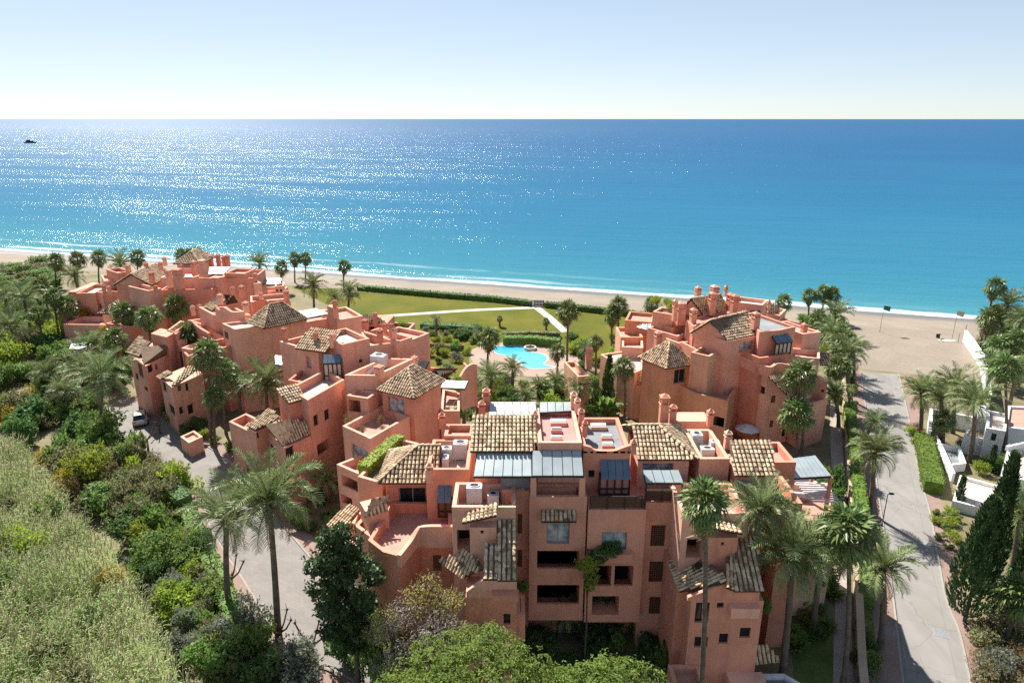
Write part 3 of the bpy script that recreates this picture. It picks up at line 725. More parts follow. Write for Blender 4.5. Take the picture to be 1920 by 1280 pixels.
def para(C, L, R, z):
    c, l, r = at(*C, z), at(*L, z), at(*R, z)
    return ccw([tuple(q[:2]) for q in (c, r, l+r-c, l)])
def front(C, R, z, depth):
    c, r = at(*C, z), at(*R, z); e = (r-c); e.normalize(); n = Vector((-e.y, e.x, 0))
    if n.dot(Vector((c.x, c.y, 0))) < 0: n = -n
    return ccw([tuple(q[:2]) for q in (c, r, r+n*depth, c+n*depth)])
def poly_at(pts, z): return ccw([tuple(at(u, v, z)[:2]) for u, v in pts])
def boxp(x0, x1, y0, y1): return [(x0, y0), (x1, y0), (x1, y1), (x0, y1)]
_ac_n = 0
def ac_unit(u, v, z, w=0.95, d=0.45, h=0.85, rz=0.0, label='white air conditioning unit standing on the rooftop', group='rooftop air conditioning units'):
    p = at(u, v, z); r = empty('air_conditioner', p, rz); tag(r, label, 'air conditioner', group)
    if not hasattr(ac_unit, 'me'):
        g = MB(); g.box(-.5, .5, -.5, .5, 0.06, 1.0); 
        for a in (-.36, .36): g.box(a-.06, a+.06, -.48, .48, 0, .06)
        ac_unit.me = g.mesh('casing', MAT['white_metal'])
        g = MB(); n = 16
        ring = [(0.36*math.cos(6.2832*k/n), 0.36*math.sin(6.2832*k/n), 1.0) for k in range(n)]; hi = [(x, y, 1.05) for x, y, _ in ring]; inn = [(x*.8, y*.8, 1.05) for x, y, _ in ring]; lo = [(x*.8, y*.8, 1.005) for x, y, _ in ring]
        g.grid([ring, hi, inn, lo], close=True); ac_unit.fan = g.mesh('fan_ring', MAT['white_metal'])
        g = MB(); g.face(lo); g.box(-.3, .3, -.03, .03, 1.01, 1.03); g.box(-.03, .03, -.3, .3, 1.012, 1.034); ac_unit.grl = g.mesh('fan_grille', MAT['dark_metal'])
    for nm, me in (('casing', ac_unit.me), ('fan_ring', ac_unit.fan), ('fan_grille', ac_unit.grl)):
        mk(nm, me, r, sc=(w, d, h))
    return r
# ------------------------------------------------------------------ front apartment block
A = Bld('apartment_building', 'terracotta apartment block with long grey metal canopies and rooftop skylights, behind the umbrella pine', (0, 44, 0))
def X(u, v, y): return aty(u, v, y).x
def Z(u, v, y): return aty(u, v, y).z
YF, YT, YM = 41.6, 40.2, 43.55
# core behind the front bays
A.mass(boxp(X(966, 1000, YM), X(1272, 1000, YM), YM, 50.5), 0, 12.0, ph=0, ops=[])
xa, xb = X(992, 1030, YF), X(1097, 1030, YF)
A.mass(boxp(xa, xb, YF, YM), 2.8, 13.15, ph=1.1, ops=[(1025, 980, 1068, 1019, 'b'), (1007, 1032, 1086, 1066, 'd'), (1007, 1096, 1086, 1132, 'd')])
xc, xd = X(1100.5, 1030, YF-.2), X(1207, 1030, YF-.2)
A.mass(boxp(xc, xd, YF-.2, YM-.01), 2.8, 12.25, ph=0.22, ops=[(1128, 997, 1175, 1038, 'b'), (1110, 1060, 1146, 1098, 'd'), (1152, 1060, 1187, 1098, 'd'), (1110, 1117, 1160, 1152, 'd')])
g = MB(); g.box(X(1116, 1045, 40.6), X(1186, 1045, 40.6), 40.75, YF-.19, Z(1150, 1058, 40.6), Z(1150, 1042, 40.6)); g.build('planter', MAT['stucco'], A.root)
A.mass(boxp(xd+.01, X(1269, 1030, 42.3), 42.3, YM+.01), 0, 12.27, ph=0.2, ops=[(1220, 984, 1247, 1023, 'r'), (1217, 1052, 1244, 1090, 'r'), (1217, 1118, 1244, 1150, 'r')])
A.mass(boxp(X(967, 1030, 42.6), xa-.01, 42.6, YM+.02), 0, 13.0, ph=0, ops=[(969, 963, 979, 1000, 's'), (969, 1030, 979, 1062, 's')])
# brow of tiles over the pale-paned window
def brow(u0, u1, v_top, v_bot, yw, out=0.75, drop=0.45, bld=A):
    a = aty(u0, v_bot, yw-out); b = aty(u1, v_bot, yw-out)
    z = a.z; bld.shed(Vector((a.x, yw-out, z)), Vector((b.x, yw-out, z)), Vector((b.x, yw-.01, z+drop)), Vector((a.x, yw-.01, z+drop)))
    for x in (a.x+.12, b.x-.12): g = MB(); g.beam((x, yw, z-.45), (x, yw-out+.1, z-.1), .09, .09); g.build('bracket', MAT['dark_wood'], bld.root)
brow(1015, 1081, 963, 977, YF)
# terrace fittings: brick barbecue wall, hanging lamps beam, screens
g = MB(); g.box(X(1005, 915, 43), X(1080, 915, 43), 42.9, YM-.02, 12.05, 12.95); g.build('barbecue', MAT['stucco'], A.root)
g = MB(); g.box(X(940, 905, 43.6), X(992, 905, 43.6), 43.0, 43.06, 12.1, 14.2); g.build('screen', MAT['grey_felt'], A.root)
A.mass(boxp(X(940, 930, 42.6), xa-.3, 42.7, 44.1), 11.9, 13.05, ph=.9)
# metal canopies
c0 = Vector((X(888, 890, 41.7), 41.7, 14.62)); c1 = Vector((X(997, 890, 41.7), 41.7, 14.62))
A.panels(c0, c1, Vector((X(996, 850, 43.7), 43.7, 15.42)), Vector((X(895, 850, 43.7), 43.7, 15.42)), 6)
c2 = Vector((X(998, 889, 41.6), 41.6, 14.72)); c3 = Vector((X(1094, 889, 41.6), 41.6, 14.72))
A.panels(c2, c3, Vector((X(1090, 845, 43.5), 43.5, 15.62)), Vector((X(998, 845, 43.5), 43.5, 15.62)), 5)
for u in (1000, 1091): x = X(u, 905, YF+.3); g = MB(); g.box(x-.2, x+.2, YF+.01, YF+.45, 13.1, 14.6); g.build('pillar', MAT['stucco'], A.root)
# tiled slope left and the flat roofs
A.mass(boxp(X(890, 850, 44.3), X(1003, 850, 44.3), 44.3, 47.6), 11.9, 15.55, ph=0, ops=[(945, 893, 990, 912, 'b')])
A.shed(at(881, 846, 15.65), at(1003, 846, 15.65), at(1006, 778, 17.0), at(886, 778, 17.0))
A.mass(boxp(X(916, 780, 48.2), X(1008, 780, 48.2), 47.62, 51.6), 9, 16.0, ph=0)
A.panels(at(916, 782, 16.2), at(1008, 782, 16.2), at(1004, 756, 16.5), at(918, 756, 16.5), 6)
A.panels(at(1012, 775, 16.2), at(1072, 772, 16.2), at(1070, 756, 16.5), at(1012, 756, 16.5), 4)
A.mass(boxp(X(1009, 835, YM), X(1091, 835, YM), YM+.03, 49.7), 11.95, 16.3, ph=0.45, floor='pink_floor')
for u, v, w, d in ((1047, 795, 1.25, .8), (1043, 810, .8, .5), (1043, 826, .85, .6)): A.skylight(u, v, 15.85, w, d)
A.mass(boxp(X(1094, 846, YM), X(1182, 846, YM), YM-.02, 49.3), 11.96, 15.65, ph=0.4, floor='grey_felt', ops=[(1103, 881, 1115, 895, 'w')])
for u, v, w, d in ((1122, 803, 1.2, .8), (1137, 824, .8, .6), (1139, 838, .85, .7)): A.skylight(u, v, 15.25, w, d)
xs0, xs1 = X(1094, 846, YM), X(1182, 846, YM)
A.wavy([(xs0, YM+.13, 16.1), (xs0+.5, YM+.13, 15.95), (xs0+.9, YM+.13, 15.7), (xs1-1.2, YM+.13, 15.68), (xs1-.7, YM+.13, 15.85), (xs1-.2, YM+.13, 16.05), (xs1, YM+.13, 16.1)], 15.5, 0, .3)
A.dormer_window(1125, 862, 1177, 921, YM-.03, 1.0, 4, 'pink_floor')
# terrace railings on the front bays
A.railing([(xc+.1, YF-.12, 12.25), (xd-.1, YF-.12, 12.25)], 1.0)
A.railing([(xd+.05, 42.4, 12.27), (X(1266, 930, 42.4), 42.4, 12.27)], 1.0)
g = MB(); g.box(xd+.1, X(1266, 930, 42.4), 42.5, 42.53, 12.3, 13.15); g.build('screen', MAT['brown_wood'], A.root)
g = MB(); g.box(xc+.1, xd-.1, YF-.05, YF-.03, 12.3, 13.05); g.build('screen', MAT['cream_cloth'] if False else MAT['brown_wood'], A.root)
# hip roof to the right of the flat roofs
e0, e1 = at(1190, 861, 14.6), at(1309, 861, 14.6); r0, r1 = at(1177, 797, 16.05), at(1233, 797, 16.05)
eb = Vector((e1.x, e1.y+5.6, 14.6)); ec = Vector((r0.x, e1.y+5.6, 14.6)); e0 = Vector((r0.x+.35, e0.y, 14.6)); r0 = Vector((r0.x+.3, r0.y, r0.z))
rf = A.roof_body([[e0, e1, r1, r0], [e1, eb, r1], [eb, ec, r0, r1]])
A.slope([e0, e1, r1, r0], rf); A.slope([e1, eb, r1], rf); A.slope([eb, ec, r0, r1], rf); A.ridge(r1, e1, rf); A.ridge(r1, eb, rf); A.ridge(r0, r1, rf)
A.mass(boxp(r0.x+.2, e1.x-.5, e0.y+.5, eb.y-.6), 11.9, 14.5, ph=0, ops=[(1204, 868, 1262, 893, 'gb')])
A.mass(boxp(X(1270, 940, 43.3), X(1310, 940, 43.3), 43.3, 50), 0, 12.1, ph=0.15)
k0 = Vector((X(1211, 908, 41.9), 41.9, 14.0)); k1 = Vector((X(1281, 908, 41.9), 41.9, 14.0))
A.panels(k0, k1, Vector((k1.x-.1, 43.0, 14.35)), Vector((k0.x-.05, 43.0, 14.35)), 4)
for x in (k0.x+.05, k1.x-.05): g = MB(); g.box(x-.05, x+.05, 41.9, 42.0, 12.3, 14.0); g.build('post', MAT['dark_metal'], A.root)
# enclosed roof yard right, then the far right tiled slope
A.mass(boxp(X(1312, 858, 44.5), X(1369, 858, 44.5), 44.5, 49.5), 0, 14.55, ph=1.0, floor='pale_floor')
A.mass(boxp(X(1262, 800, 50.3), X(1330, 800, 50.3), 50.2, 52.0), 9, 14.9, ph=0)
A.shed(at(1376, 891, 13.95), at(1456, 891, 13.95), at(1446, 825, 15.4), at(1366, 825, 15.4))
A.mass(boxp(X(1378, 893, 43.7), X(1450, 893, 43.7), 43.7, 46.6), 0, 13.85, ph=0, ops=[(1375, 898, 1422, 925, 'gb')])
A.mass(boxp(X(1460, 905, 43.4), X(1493, 905, 43.4), 42.0, 46.4), 0, 12.4, ph=.9)
A.mass(boxp(X(1446, 880, 46.6), X(1490, 880, 46.6), 46.5, 50), 0, 13.2, ph=.6)
A.mass(poly_at([(1478, 985), (1572, 972), (1556, 905), (1478, 905)], 8.6), 0, 8.6, ph=.8, ops=[(1500, 1060, 1516, 1090), (1540, 1075, 1552, 1100)])
pg = [at(1487, 898, 11.6), at(1558, 894, 11.6), at(1528, 856, 11.9), at(1472, 863, 11.9)]
A.panels(pg[0], pg[1], pg[2], pg[3], 8, 'metal_roof', 'pergola')
for q in pg: g = MB(); g.box(q.x-.12, q.x+.12, q.y-.12, q.y+.12, 7.8, 11.6); g.build('post', MAT['stucco'], A.root)
for i in range(9):
    g = MB(); q0 = at(1490, 905, 9.8)+Vector((.1, -.35*i, 0)); g.beam(q0, q0+Vector((2.3, -.1, 0)), .12, .1); g.build('slat', MAT['white_metal'], A.root)
# stair towers, left and right
def tower(bld, ul, ur, vtop, ztop, y, ops):
    return bld.mass(boxp(X(ul, vtop, y), X(ur, vtop, y), y, YM-.05), 0, ztop, ph=1.25, floor='pale_floor', ops=ops)
tower(A, 847, 967, 948, 13.2, YT, [(857, 993, 881, 1031, 'd')])
A.mass(boxp(X(881, 1000, 39.4), X(931, 1000, 39.4), 39.4, YT+.02), 7.5, 12.15, ph=0, ops=[(901, 994, 907, 1000, 'w')])
A.shed(aty(866, 980, 39.1), aty(931, 966, 39.1), aty(933, 943, 40.5), aty(884, 952, 40.5))
A.mass(boxp(X(872, 1090, 37.2), X(969, 1090, 37.2), 37.2, YT+.03), 0, 8.3, ph=0, ops=[(934, 1089, 956, 1101, 'd'), (899, 1098, 909, 1118, 'w'), (944, 1150, 957, 1170, 'w')])
A.shed(aty(933, 1087, 36.8), aty(969, 1087, 36.8), aty(968, 974, 40.15), aty(932, 974, 40.15))
A.shed(aty(905, 1085, 36.75), aty(934, 1085, 36.75), aty(936, 1018, 38.9), aty(909, 1018, 38.9))
A.shed(at(820, 1048, 8.6), at(866, 1082, 8.6), at(908, 1064, 9.8), at(884, 1032, 9.8))
g = MB(); g.box(X(924, 1120, 36.6), X(972, 1120, 36.6), 36.55, 37.21, Z(940, 1128, 36.6), Z(940, 1116, 36.6)); g.build('planter', MAT['stucco'], A.root)
A.mass(boxp(X(968, 1130, 37.5), X(985, 1130, 37.5), 37.5, 39.5), 4.5, 6.7, ph=.5)
tower(A, 1280, 1405, 962, 13.2, 39.4, [(1287, 1010, 1317, 1045, 'd')])
A.mass(boxp(X(1326, 1010, 38.6), X(1384, 1010, 38.6), 38.6, 39.42), 7.5, 11.9, ph=0, ops=[(1352, 1016, 1358, 1022, 'w')])
A.shed(aty(1326, 988, 38.3), aty(1392, 1000, 38.3), aty(1380, 975, 39.7), aty(1328, 965, 39.7))
def gable_fill(bld, pts, th=.25):
    """wall piece that follows a roof slope, on a plane y = const; pts are (x, y, z)"""
    g = MB(); F_ = [Vector(q) for q in pts]; K = [q+Vector((0, th, 0)) for q in F_]; g.face(F_); g.face(K[::-1])
    for i in range(len(F_)): j = (i+1) % len(F_); g.face([F_[i], K[i], K[j], F_[j]])
    g.build('gable', MAT[bld.wall], bld.root)
gx = [X(u, 1110, 36.9) for u in (1291, 1364, 1380, 1425)]
gable_fill(A, [(gx[0], 36.902, 8.3), (gx[3], 36.902, 8.3), (gx[3], 36.902, 9.15), (gx[1], 36.902, 9.2), (gx[1], 36.902, 9.7), (gx[0], 36.902, 8.55)])
gl = [X(u, 1090, 37.2) for u in (874, 906, 969)]
gable_fill(A, [(gl[0], 37.202, 8.3), (gl[2], 37.202, 8.3), (gl[2], 37.202, 9.9), (gl[1], 37.202, 9.7), (gl[0], 37.202, 8.75)])
A.mass(boxp(X(1291, 1180, 36.9), X(1425, 1180, 36.9), 36.9, 39.43), 0, 8.3, ph=0, ops=[(1304, 1120, 1330, 1167), (1345, 1117, 1358, 1139), (1389, 1109, 1414, 1123, 'd'), (1302, 1193, 1327, 1213), (1348, 1187, 1365, 1206), (1387, 1176, 1407, 1195)])
A.mass(boxp(X(1260, 1110, 39.3), X(1291, 1110, 39.3), 38.2, 42.2), 0, 8.4, ph=0)
A.shed(at(1253, 1052, 8.4), at(1275, 1108, 8.4), at(1364, 1089, 9.9), at(1318, 1040, 9.9))
A.shed(aty(1377, 1107, 36.5), aty(1430, 1107, 36.5), aty(1419, 1005, 39.5), aty(1380, 1005, 39.5))
A.shed(aty(1361, 1100, 36.55), aty(1378, 1106, 36.55), aty(1380, 1042, 38.6), aty(1362, 1042, 38.6))
g = MB(); g.box(X(1370, 1150, 36.4), X(1424, 1150, 36.4), 36.35, 36.91, Z(1400, 1158, 36.4), Z(1400, 1140, 36.4)); g.build('planter', MAT['stucco'], A.root)
A.mass(boxp(X(1272, 1240, 34.6), X(1334, 1240, 34.6), 34.6, 36.88), 0, 3.2, ph=.5, ops=[])
A.shed(at(1382, 1246, 2.6), at(1462, 1238, 2.6), at(1440, 1208, 3.5), at(1378, 1212, 3.5))
A.mass(boxp(X(1384, 1260, 34.9), X(1455, 1260, 34.9), 34.9, 36.9), 0, 2.55, ph=0)
A.mass(poly_at([(1372, 1262), (1470, 1262), (1520, 1290), (1378, 1310)], 1.6), 0, 1.6, ph=.3, floor='grey_felt', mat='white_render')
# left wing: hip roof, terrace, stair
h0, h1 = at(708, 905, 11.9), at(802, 905, 11.9); yb = h0.y+5.2; hr0, hr1 = at(783, 839, 13.7), at(826, 839, 13.7); xr = hr1.x
P = [Vector((h0.x, h0.y, 11.9)), Vector((xr, h0.y, 11.9)), Vector((xr, yb, 11.9)), Vector((h0.x, yb, 11.9))]; R0 = Vector((hr0.x, (h0.y+yb)/2, 13.7)); R1 = Vector((xr, (h0.y+yb)/2, 13.7))
rf = A.roof_body([[P[0], P[1], R1, R0], [P[3], P[0], R0], [P[2], P[3], R0, R1]])
A.slope([P[0], P[1], R1, R0], rf); A.slope([P[3], P[0], R0], rf); A.slope([P[2], P[3], R0, R1], rf); A.ridge(R0, P[0], rf); A.ridge(R0, P[3], rf); A.ridge(R0, R1, rf)
A.mass(boxp(h0.x+.4, xr-.05, h0.y+.8, yb-.3), 0, 11.8, ph=0, ops=[(748, 914, 799, 954, 'g'), (690, 925, 698, 945, 'w')])
xw0, xw1 = X(799, 905, 45.2), X(880, 905, 45.2)
A.mass(boxp(xw0, xw1, 45.2, 50.2), 0, 13.3, ph=1.1, floor='pale_floor')
A.dormer_window(821, 910, 849, 964, 45.2, .8, 2, 'brown_wood')
A.mass(boxp(X(832, 800, 50.3), X(886, 800, 50.3), 50.25, 52.5), 4, 13.6, ph=.5)
A.mass(poly_at([(690, 1012), (718, 1034), (748, 1042), (788, 990), (848, 988), (846, 940), (735, 940)], 9.9), 0, 9.9, ph=.85, ops=[(812, 1040, 828, 1070, 's')])
A.wavy([tuple(at(748, 1040, 10.0)), tuple(at(770, 1012, 10.0)), tuple(at(784, 990, 10.4)), tuple(at(800, 985, 10.7)), tuple(at(848, 985, 10.7))], 9.0, 0, .3)
A.mass(front((690, 965), (728, 955), 10.6, 2.2), 0, 10.5, ph=0)
A.shed(at(684, 968, 10.6), at(722, 957, 10.6), at(731, 931, 11.4), at(697, 934, 11.4))
A.mass(poly_at([(618, 992), (642, 1008), (674, 962), (655, 950)], 6.1), 0, 6.1, ph=0)
A.shed(at(612, 985, 6.3), at(640, 1002, 6.3), at(676, 955, 7.4), at(652, 945, 7.4))
A.mass(poly_at([(648, 1010), (680, 1035), (692, 1010), (690, 965), (668, 955)], 6.2), 0, 6.2, ph=.8)
A.mass(poly_at([(665, 985), (700, 1010), (735, 960), (700, 945)], 9.0), 0, 9.0, ph=.9)
A.shed(at(694, 1070, 6.2), at(742, 1073, 6.2), at(745, 1048, 7.0), at(700, 1042, 7.0))
A.mass(poly_at([(700, 1075), (745, 1080), (760, 1050), (705, 1045)], 6.0), 0, 6.0, ph=0, ops=[(705, 1085, 738, 1100, 'd')])
# planted strip and balconies on the far left of the block
A.mass(poly_at([(671, 893), (716, 906), (785, 830), (742, 820)], 11.0), 0, 11.0, ph=.45, floor='earth')
A.mass(para((672, 888), (631, 870), (725, 866), 6.6), 0, 6.6, ph=.8, ops=[(641, 888, 670, 916, 'd'), (640, 930, 660, 946, 'd')])
# chimneys
for u, v, z, h, w in ((1003, 800, 16.0, 1.3, .45), (1089, 795, 16.2, 1.3, .45), (1096, 815, 15.7, 1.2, .4), (1075, 765, 16.3, 1.4, .5), (1082, 772, 16.3, 1.2, .45), (912, 768, 16.0, 1.9, .6), (904, 778, 15.8, 1.2, .6),
                      (1243, 792, 14.8, 2.6, .75), (1260, 790, 14.8, 1.5, .6), (1187, 848, 15.6, 1.0, .4), (1363, 838, 14.5, 1.4, .5), (806, 900, 12.8, 1.4, .5), (829, 800, 13.4, 1.3, .5), (1330, 795, 14.8, 1.3, .5), (1335, 935, 13.0, .9, .5)):
    A.chimney(u, v, z, h, w)
for u, v, z, w, d, h, lb in ((890, 940, 11.95, 1.1, .8, 1.3, 'tall white air conditioning unit inside the left stair tower parapet'), (925, 945, 11.95, .8, .7, .9, 'low white air conditioning unit beside the taller one in the left stair tower'),
                          (838, 862, 12.2, .8, .7, 1.1, 'white air conditioning unit by the parapet left of the long tiled roof slope'), (864, 858, 12.2, 1.1, .9, 1.4, 'large air conditioning unit between two smaller ones beside the long tiled roof'), (836, 872, 12.2, .5, .9, .8, 'small narrow air conditioning unit in front of the pair by the long tiled roof'),
                          (1304, 838, 13.55, .8, .8, 1.2, 'white rounded air conditioning unit in the roof yard right of the hipped roof'), (1325, 852, 13.55, 1.0, .7, .6, 'low white air conditioning unit by the parapet of the right roof yard'), (1338, 846, 13.55, .7, .6, .9, 'pale air conditioning unit under the leaning pipe in the right roof yard')):
    ac_unit(u, v, z, w, d, h, 0, lb, None)
A.finish_tiles(300)
# ------------------------------------------------------------------ block to the left of the pool
B = Bld('apartment_building', 'terracotta block with a stepped long gable wall and hipped roofs, left of the swimming pool', (-20, 68, 0))
B.frame(-23)
B.mass(para((577, 750), (541, 728), (646, 711), 11.0), 0, 11.0, ph=.9, floor='pale_floor', ops=[(588, 777, 597, 798), (608, 767, 618, 787), (589, 828, 620, 850, 'd'), (569, 833, 577, 848, 's')])
B.mass(para((542, 757), (521, 733), (573, 747), 10.5), 0, 10.5, ph=0)
B.shed(at(541, 756, 10.6), at(574, 747, 10.6), at(556, 719, 11.6), at(517, 729, 11.6))
B.mass(para((533, 840), (501, 806), (592, 813), 7.0), 0, 7.0, ph=0, ops=[(534, 836, 551, 858), (506, 834, 515, 857)])
B.shed(at(530, 835, 7.15), at(591, 808, 7.15), at(568, 788, 8.5), at(496, 794, 8.5))
B.mass(para((479, 810), (463, 803), (530, 787), 7.4), 0, 7.4, ph=0, ops=[(478, 808, 486, 822)])
B.shed(at(462, 797, 7.6), at(480, 805, 7.6), at(528, 782, 8.7), at(506, 768, 8.7))
B.mass(para((474, 812), (429, 790), (506, 795), 6.2), 0, 6.2, ph=.9)
B.mass(para((694, 822), (642, 798), (768, 780), 9.0), 0, 9.0, ph=.9, ops=[(660, 838, 691, 867, 'b')])
B.mass(para((706, 704), (646, 703), (775, 672), 12.2), 0, 12.2, ph=1.0, floor='pale_floor')
B.mass(front((650, 741), (690, 747), 10.6, 2.0), 5, 10.6, ph=.25, ops=[(653, 750, 676, 772, 'd'), (689, 750, 692, 765, 's')])
B.mass(para((775, 744), (716, 730), (826, 714), 11.2), 0, 11.2, ph=0, ops=[(727, 745, 758, 774, 'gb')])
B.hip(para((775, 744), (716, 730), (826, 714), 11.3), 11.3, 2.1)
B.mass(front((641, 646), (693, 634), 14.2, 5.5), 0, 14.2, ph=.6, floor='pale_floor', ops=[(673, 673, 680, 680)])
B.mass(front((692, 648), (745, 642), 13.3, 5.5), 0, 13.3, ph=.7, floor='pale_floor')
B.mass(front((744, 641), (773, 632), 13.6, 6), 0, 13.6, ph=.6)
B.mass(front((772, 637), (805, 624), 13.2, 5), 0, 13.2, ph=0.5)
B.mass(para((596, 660), (524, 640), (641, 648), 12.8), 0, 12.8, ph=.8, ops=[(574, 662, 583, 690, 'gb')])
B.shed(at(553, 653, 13.0), at(612, 661, 13.0), at(641, 621, 14.7), at(582, 614, 14.7))
B.mass(para((655, 735), (540, 712), (690, 700), 9.9), 0, 9.9, ph=.5)
B.panels(at(517, 684, 9.6), at(560, 688, 9.6), at(548, 670, 10.0), at(516, 668, 10.0), 4, 'slate_metal')
B.mass(para((768, 684), (720, 690), (768, 668), 10.8), 0, 10.8, ph=.9)
B.mass(para((800, 705), (760, 700), (826, 690), 8.5), 0, 8.5, ph=.8)
B.shed(at(800, 714, 8.2), at(838, 706, 8.2), at(858, 690, 9.2), at(815, 690, 9.2))
B.panels(at(757, 690, 9.6), at(798, 691, 9.6), at(805, 679, 9.9), at(766, 678, 9.9), 3)
B.wavy([tuple(at(862, 706, 8.6)), tuple(at(872, 690, 9.3)), tuple(at(884, 682, 9.6)), tuple(at(894, 682, 9.6))], 4, 0, .3)
B.mass(poly_at([(826, 770), (862, 770), (862, 735), (830, 728)], 8.0), 0, 8.0, ph=.5)
B.panels(at(826, 728, 9.0), at(872, 730, 9.0), at(878, 716, 9.2), at(832, 714, 9.2), 4)
def hood(bld, u0, v0, u1, v1, uB, vB, z, n=4):
    """small metal hood over a glazed bay; front edge traced, rising to the back corner"""
    a, b = at(u0, v0, z), at(u1, v1, z); up = Vector((0, 0, .7)); e = (b-a).normalized(); nn = Vector((-e.y, e.x, 0))
    if nn.y < 0: nn = -nn
    bld.panels(a, b, b+nn*.9+up, a+nn*.9+up, n, 'slate_metal', 'hood')
    g = MB()
    for i in range(n+1):
        q = a.lerp(b, i/n)+nn*.12; g.beam(q+Vector((0, 0, -2.1)), q, .1, .1)
    for h_ in (-2.05, -1.5, -.1): g.beam(a+nn*.12+Vector((0, 0, h_)), b+nn*.12+Vector((0, 0, h_)), .08, .1)
    o = g.build('bay_window', MAT['dark_wood'], bld.root)
    g = MB(); q0, q1 = a+nn*.2, b+nn*.2; g.face([q0+Vector((0, 0, -2.05)), q1+Vector((0, 0, -2.05)), q1, q0]); g.build('pane', MAT['cream_cloth'], o)
hood(B, 606, 682, 639, 681, 0, 0, 12.1)
for u, v, z, h, w in ((625, 650, 13.5, 1.8, .6), (713, 640, 13.6, 1.6, .6), (735, 632, 13.8, 1.9, .5), (740, 636, 13.6, 1.6, .5), (722, 622, 13.6, 1.2, .5), (685, 616, 13.6, 1.3, .7), (778, 690, 10.8, 1.6, .6), (711, 700, 12.2, 1.0, .9), (534, 636, 12.8, 1.6, .55), (594, 650, 13.0, 2.0, .5)):
    B.chimney(u, v, z, h, w)
ac_unit(712, 688, 11.3, 1.6, 1.3, 1.5, -.3, 'large grey-white cooling unit on the roof beside the hipped roof left of the pool')
ac_unit(685, 699, 11.3, 1.3, 1.0, .5, -.3, 'low flat cooling unit beside the large one on the roof left of the pool')
B.finish_tiles()

# ------------------------------------------------------------------ middle left block with the big hipped roof
Cb = Bld('apartment_building', 'terracotta block with one big hipped roof and two stair towers above the parked car', (-38, 90, 0))
Cb.frame(-15)
Cb.mass(para((440, 617), (416, 606), (575, 600), 11.9), 0, 11.9, ph=.35, floor='pale_floor', ops=[(421, 622, 428, 634, 's')])
Cb.hip(para((497, 614), (470, 604), (570, 598), 12.2), 12.2, 2.4)
Cb.mass(front((416, 652), (465, 640), 9.2, 4), 0, 9.2, ph=.7)
Cb.panels(at(572, 598, 12.2), at(614, 590, 12.2), at(592, 579, 12.6), at(552, 587, 12.6), 6, 'metal_roof')
Cb.mass(front((572, 604), (632, 594), 11.3, 5), 0, 11.3, ph=.8)
Cb.mass(front((632, 600), (680, 592), 12.0, 6), 0, 12.0, ph=.5)
Cb.mass(front((624, 577), (634, 575), 13.6, 1.6), 0, 13.6, ph=0)
Cb.shed(at(682, 605, 9.0), at(726, 606, 9.0), at(706, 592, 10), at(660, 586, 10))
Cb.mass(front((684, 607), (724, 608), 8.8, 5), 0, 8.8, ph=0, ops=[(690, 612, 702, 622, 'd')])
Cb.mass(front((722, 614), (768, 616), 7.6, 3), 0, 7.6, ph=.5, floor='earth')
# wavy walls in front of it
Cb.mass(para((400, 590), (372, 575), (470, 590), 12.0), 0, 12.0, ph=.6)
Cb.wavy([tuple(at(404, 572, 13.4)), tuple(at(412, 580, 12.9)), tuple(at(422, 576, 13.3)), tuple(at(436, 584, 12.9)), tuple(at(457, 583, 13.1))], 11, 0, .35)
Cb.mass(para((440, 600), (396, 592), (468, 596), 11.6), 0, 11.6, ph=.4)
Cb.panels(at(393, 600, 10.8), at(404, 604, 10.8), at(416, 595, 11.2), at(402, 591, 11.2), 2, 'slate_metal')
Cb.shed(at(384, 573, 12.2), at(398, 582, 12.2), at(424, 562, 13.6), at(404, 556, 13.6))
Cb.shed(at(424, 570, 12.4), at(446, 566, 12.4), at(438, 553, 13.6), at(420, 552, 13.6))
Cb.mass(para((392, 612), (352, 600), (440, 606), 8.6), 0, 8.6, ph=.9, ops=[(330, 640, 352, 660, 'd')])
Cb.wavy([tuple(at(328, 622, 10.3)), tuple(at(345, 609, 10.6)), tuple(at(358, 600, 11.2)), tuple(at(372, 612, 10.6)), tuple(at(392, 624, 10.2))], 5, 0, .35)
Cb.mass(para((330, 626), (312, 620), (356, 606), 10.2), 0, 10.2, ph=.7, floor='white_path', ops=[(314, 640, 318, 652), (330, 640, 338, 660, 'd'), (342, 632, 354, 656, 'd')])
Cb.mass(para((392, 640), (356, 614), (424, 634), 9.6), 0, 9.6, ph=.8)
Cb.mass(para((360, 655), (340, 652), (392, 642), 8.6), 0, 8.6, ph=.6)
# stair tower one
Cb.mass(para((312, 632), (283, 625), (330, 622), 10.2), 0, 10.2, ph=0)
Cb.mass(para((273, 686), (242, 664), (318, 662), 7.6), 0, 7.6, ph=0, ops=[(277, 684, 287, 698), (260, 683, 267, 705, 's'), (291, 682, 296, 694, 's'), (254, 700, 259, 711), (271, 725, 277, 732)])
Cb.shed(at(270, 682, 7.75), at(320, 660, 7.75), at(318, 646, 9.0), at(262, 650, 9.0))
Cb.shed(at(236, 660, 7.8), at(262, 668, 7.8), at(282, 643, 9.2), at(266, 633, 9.2))
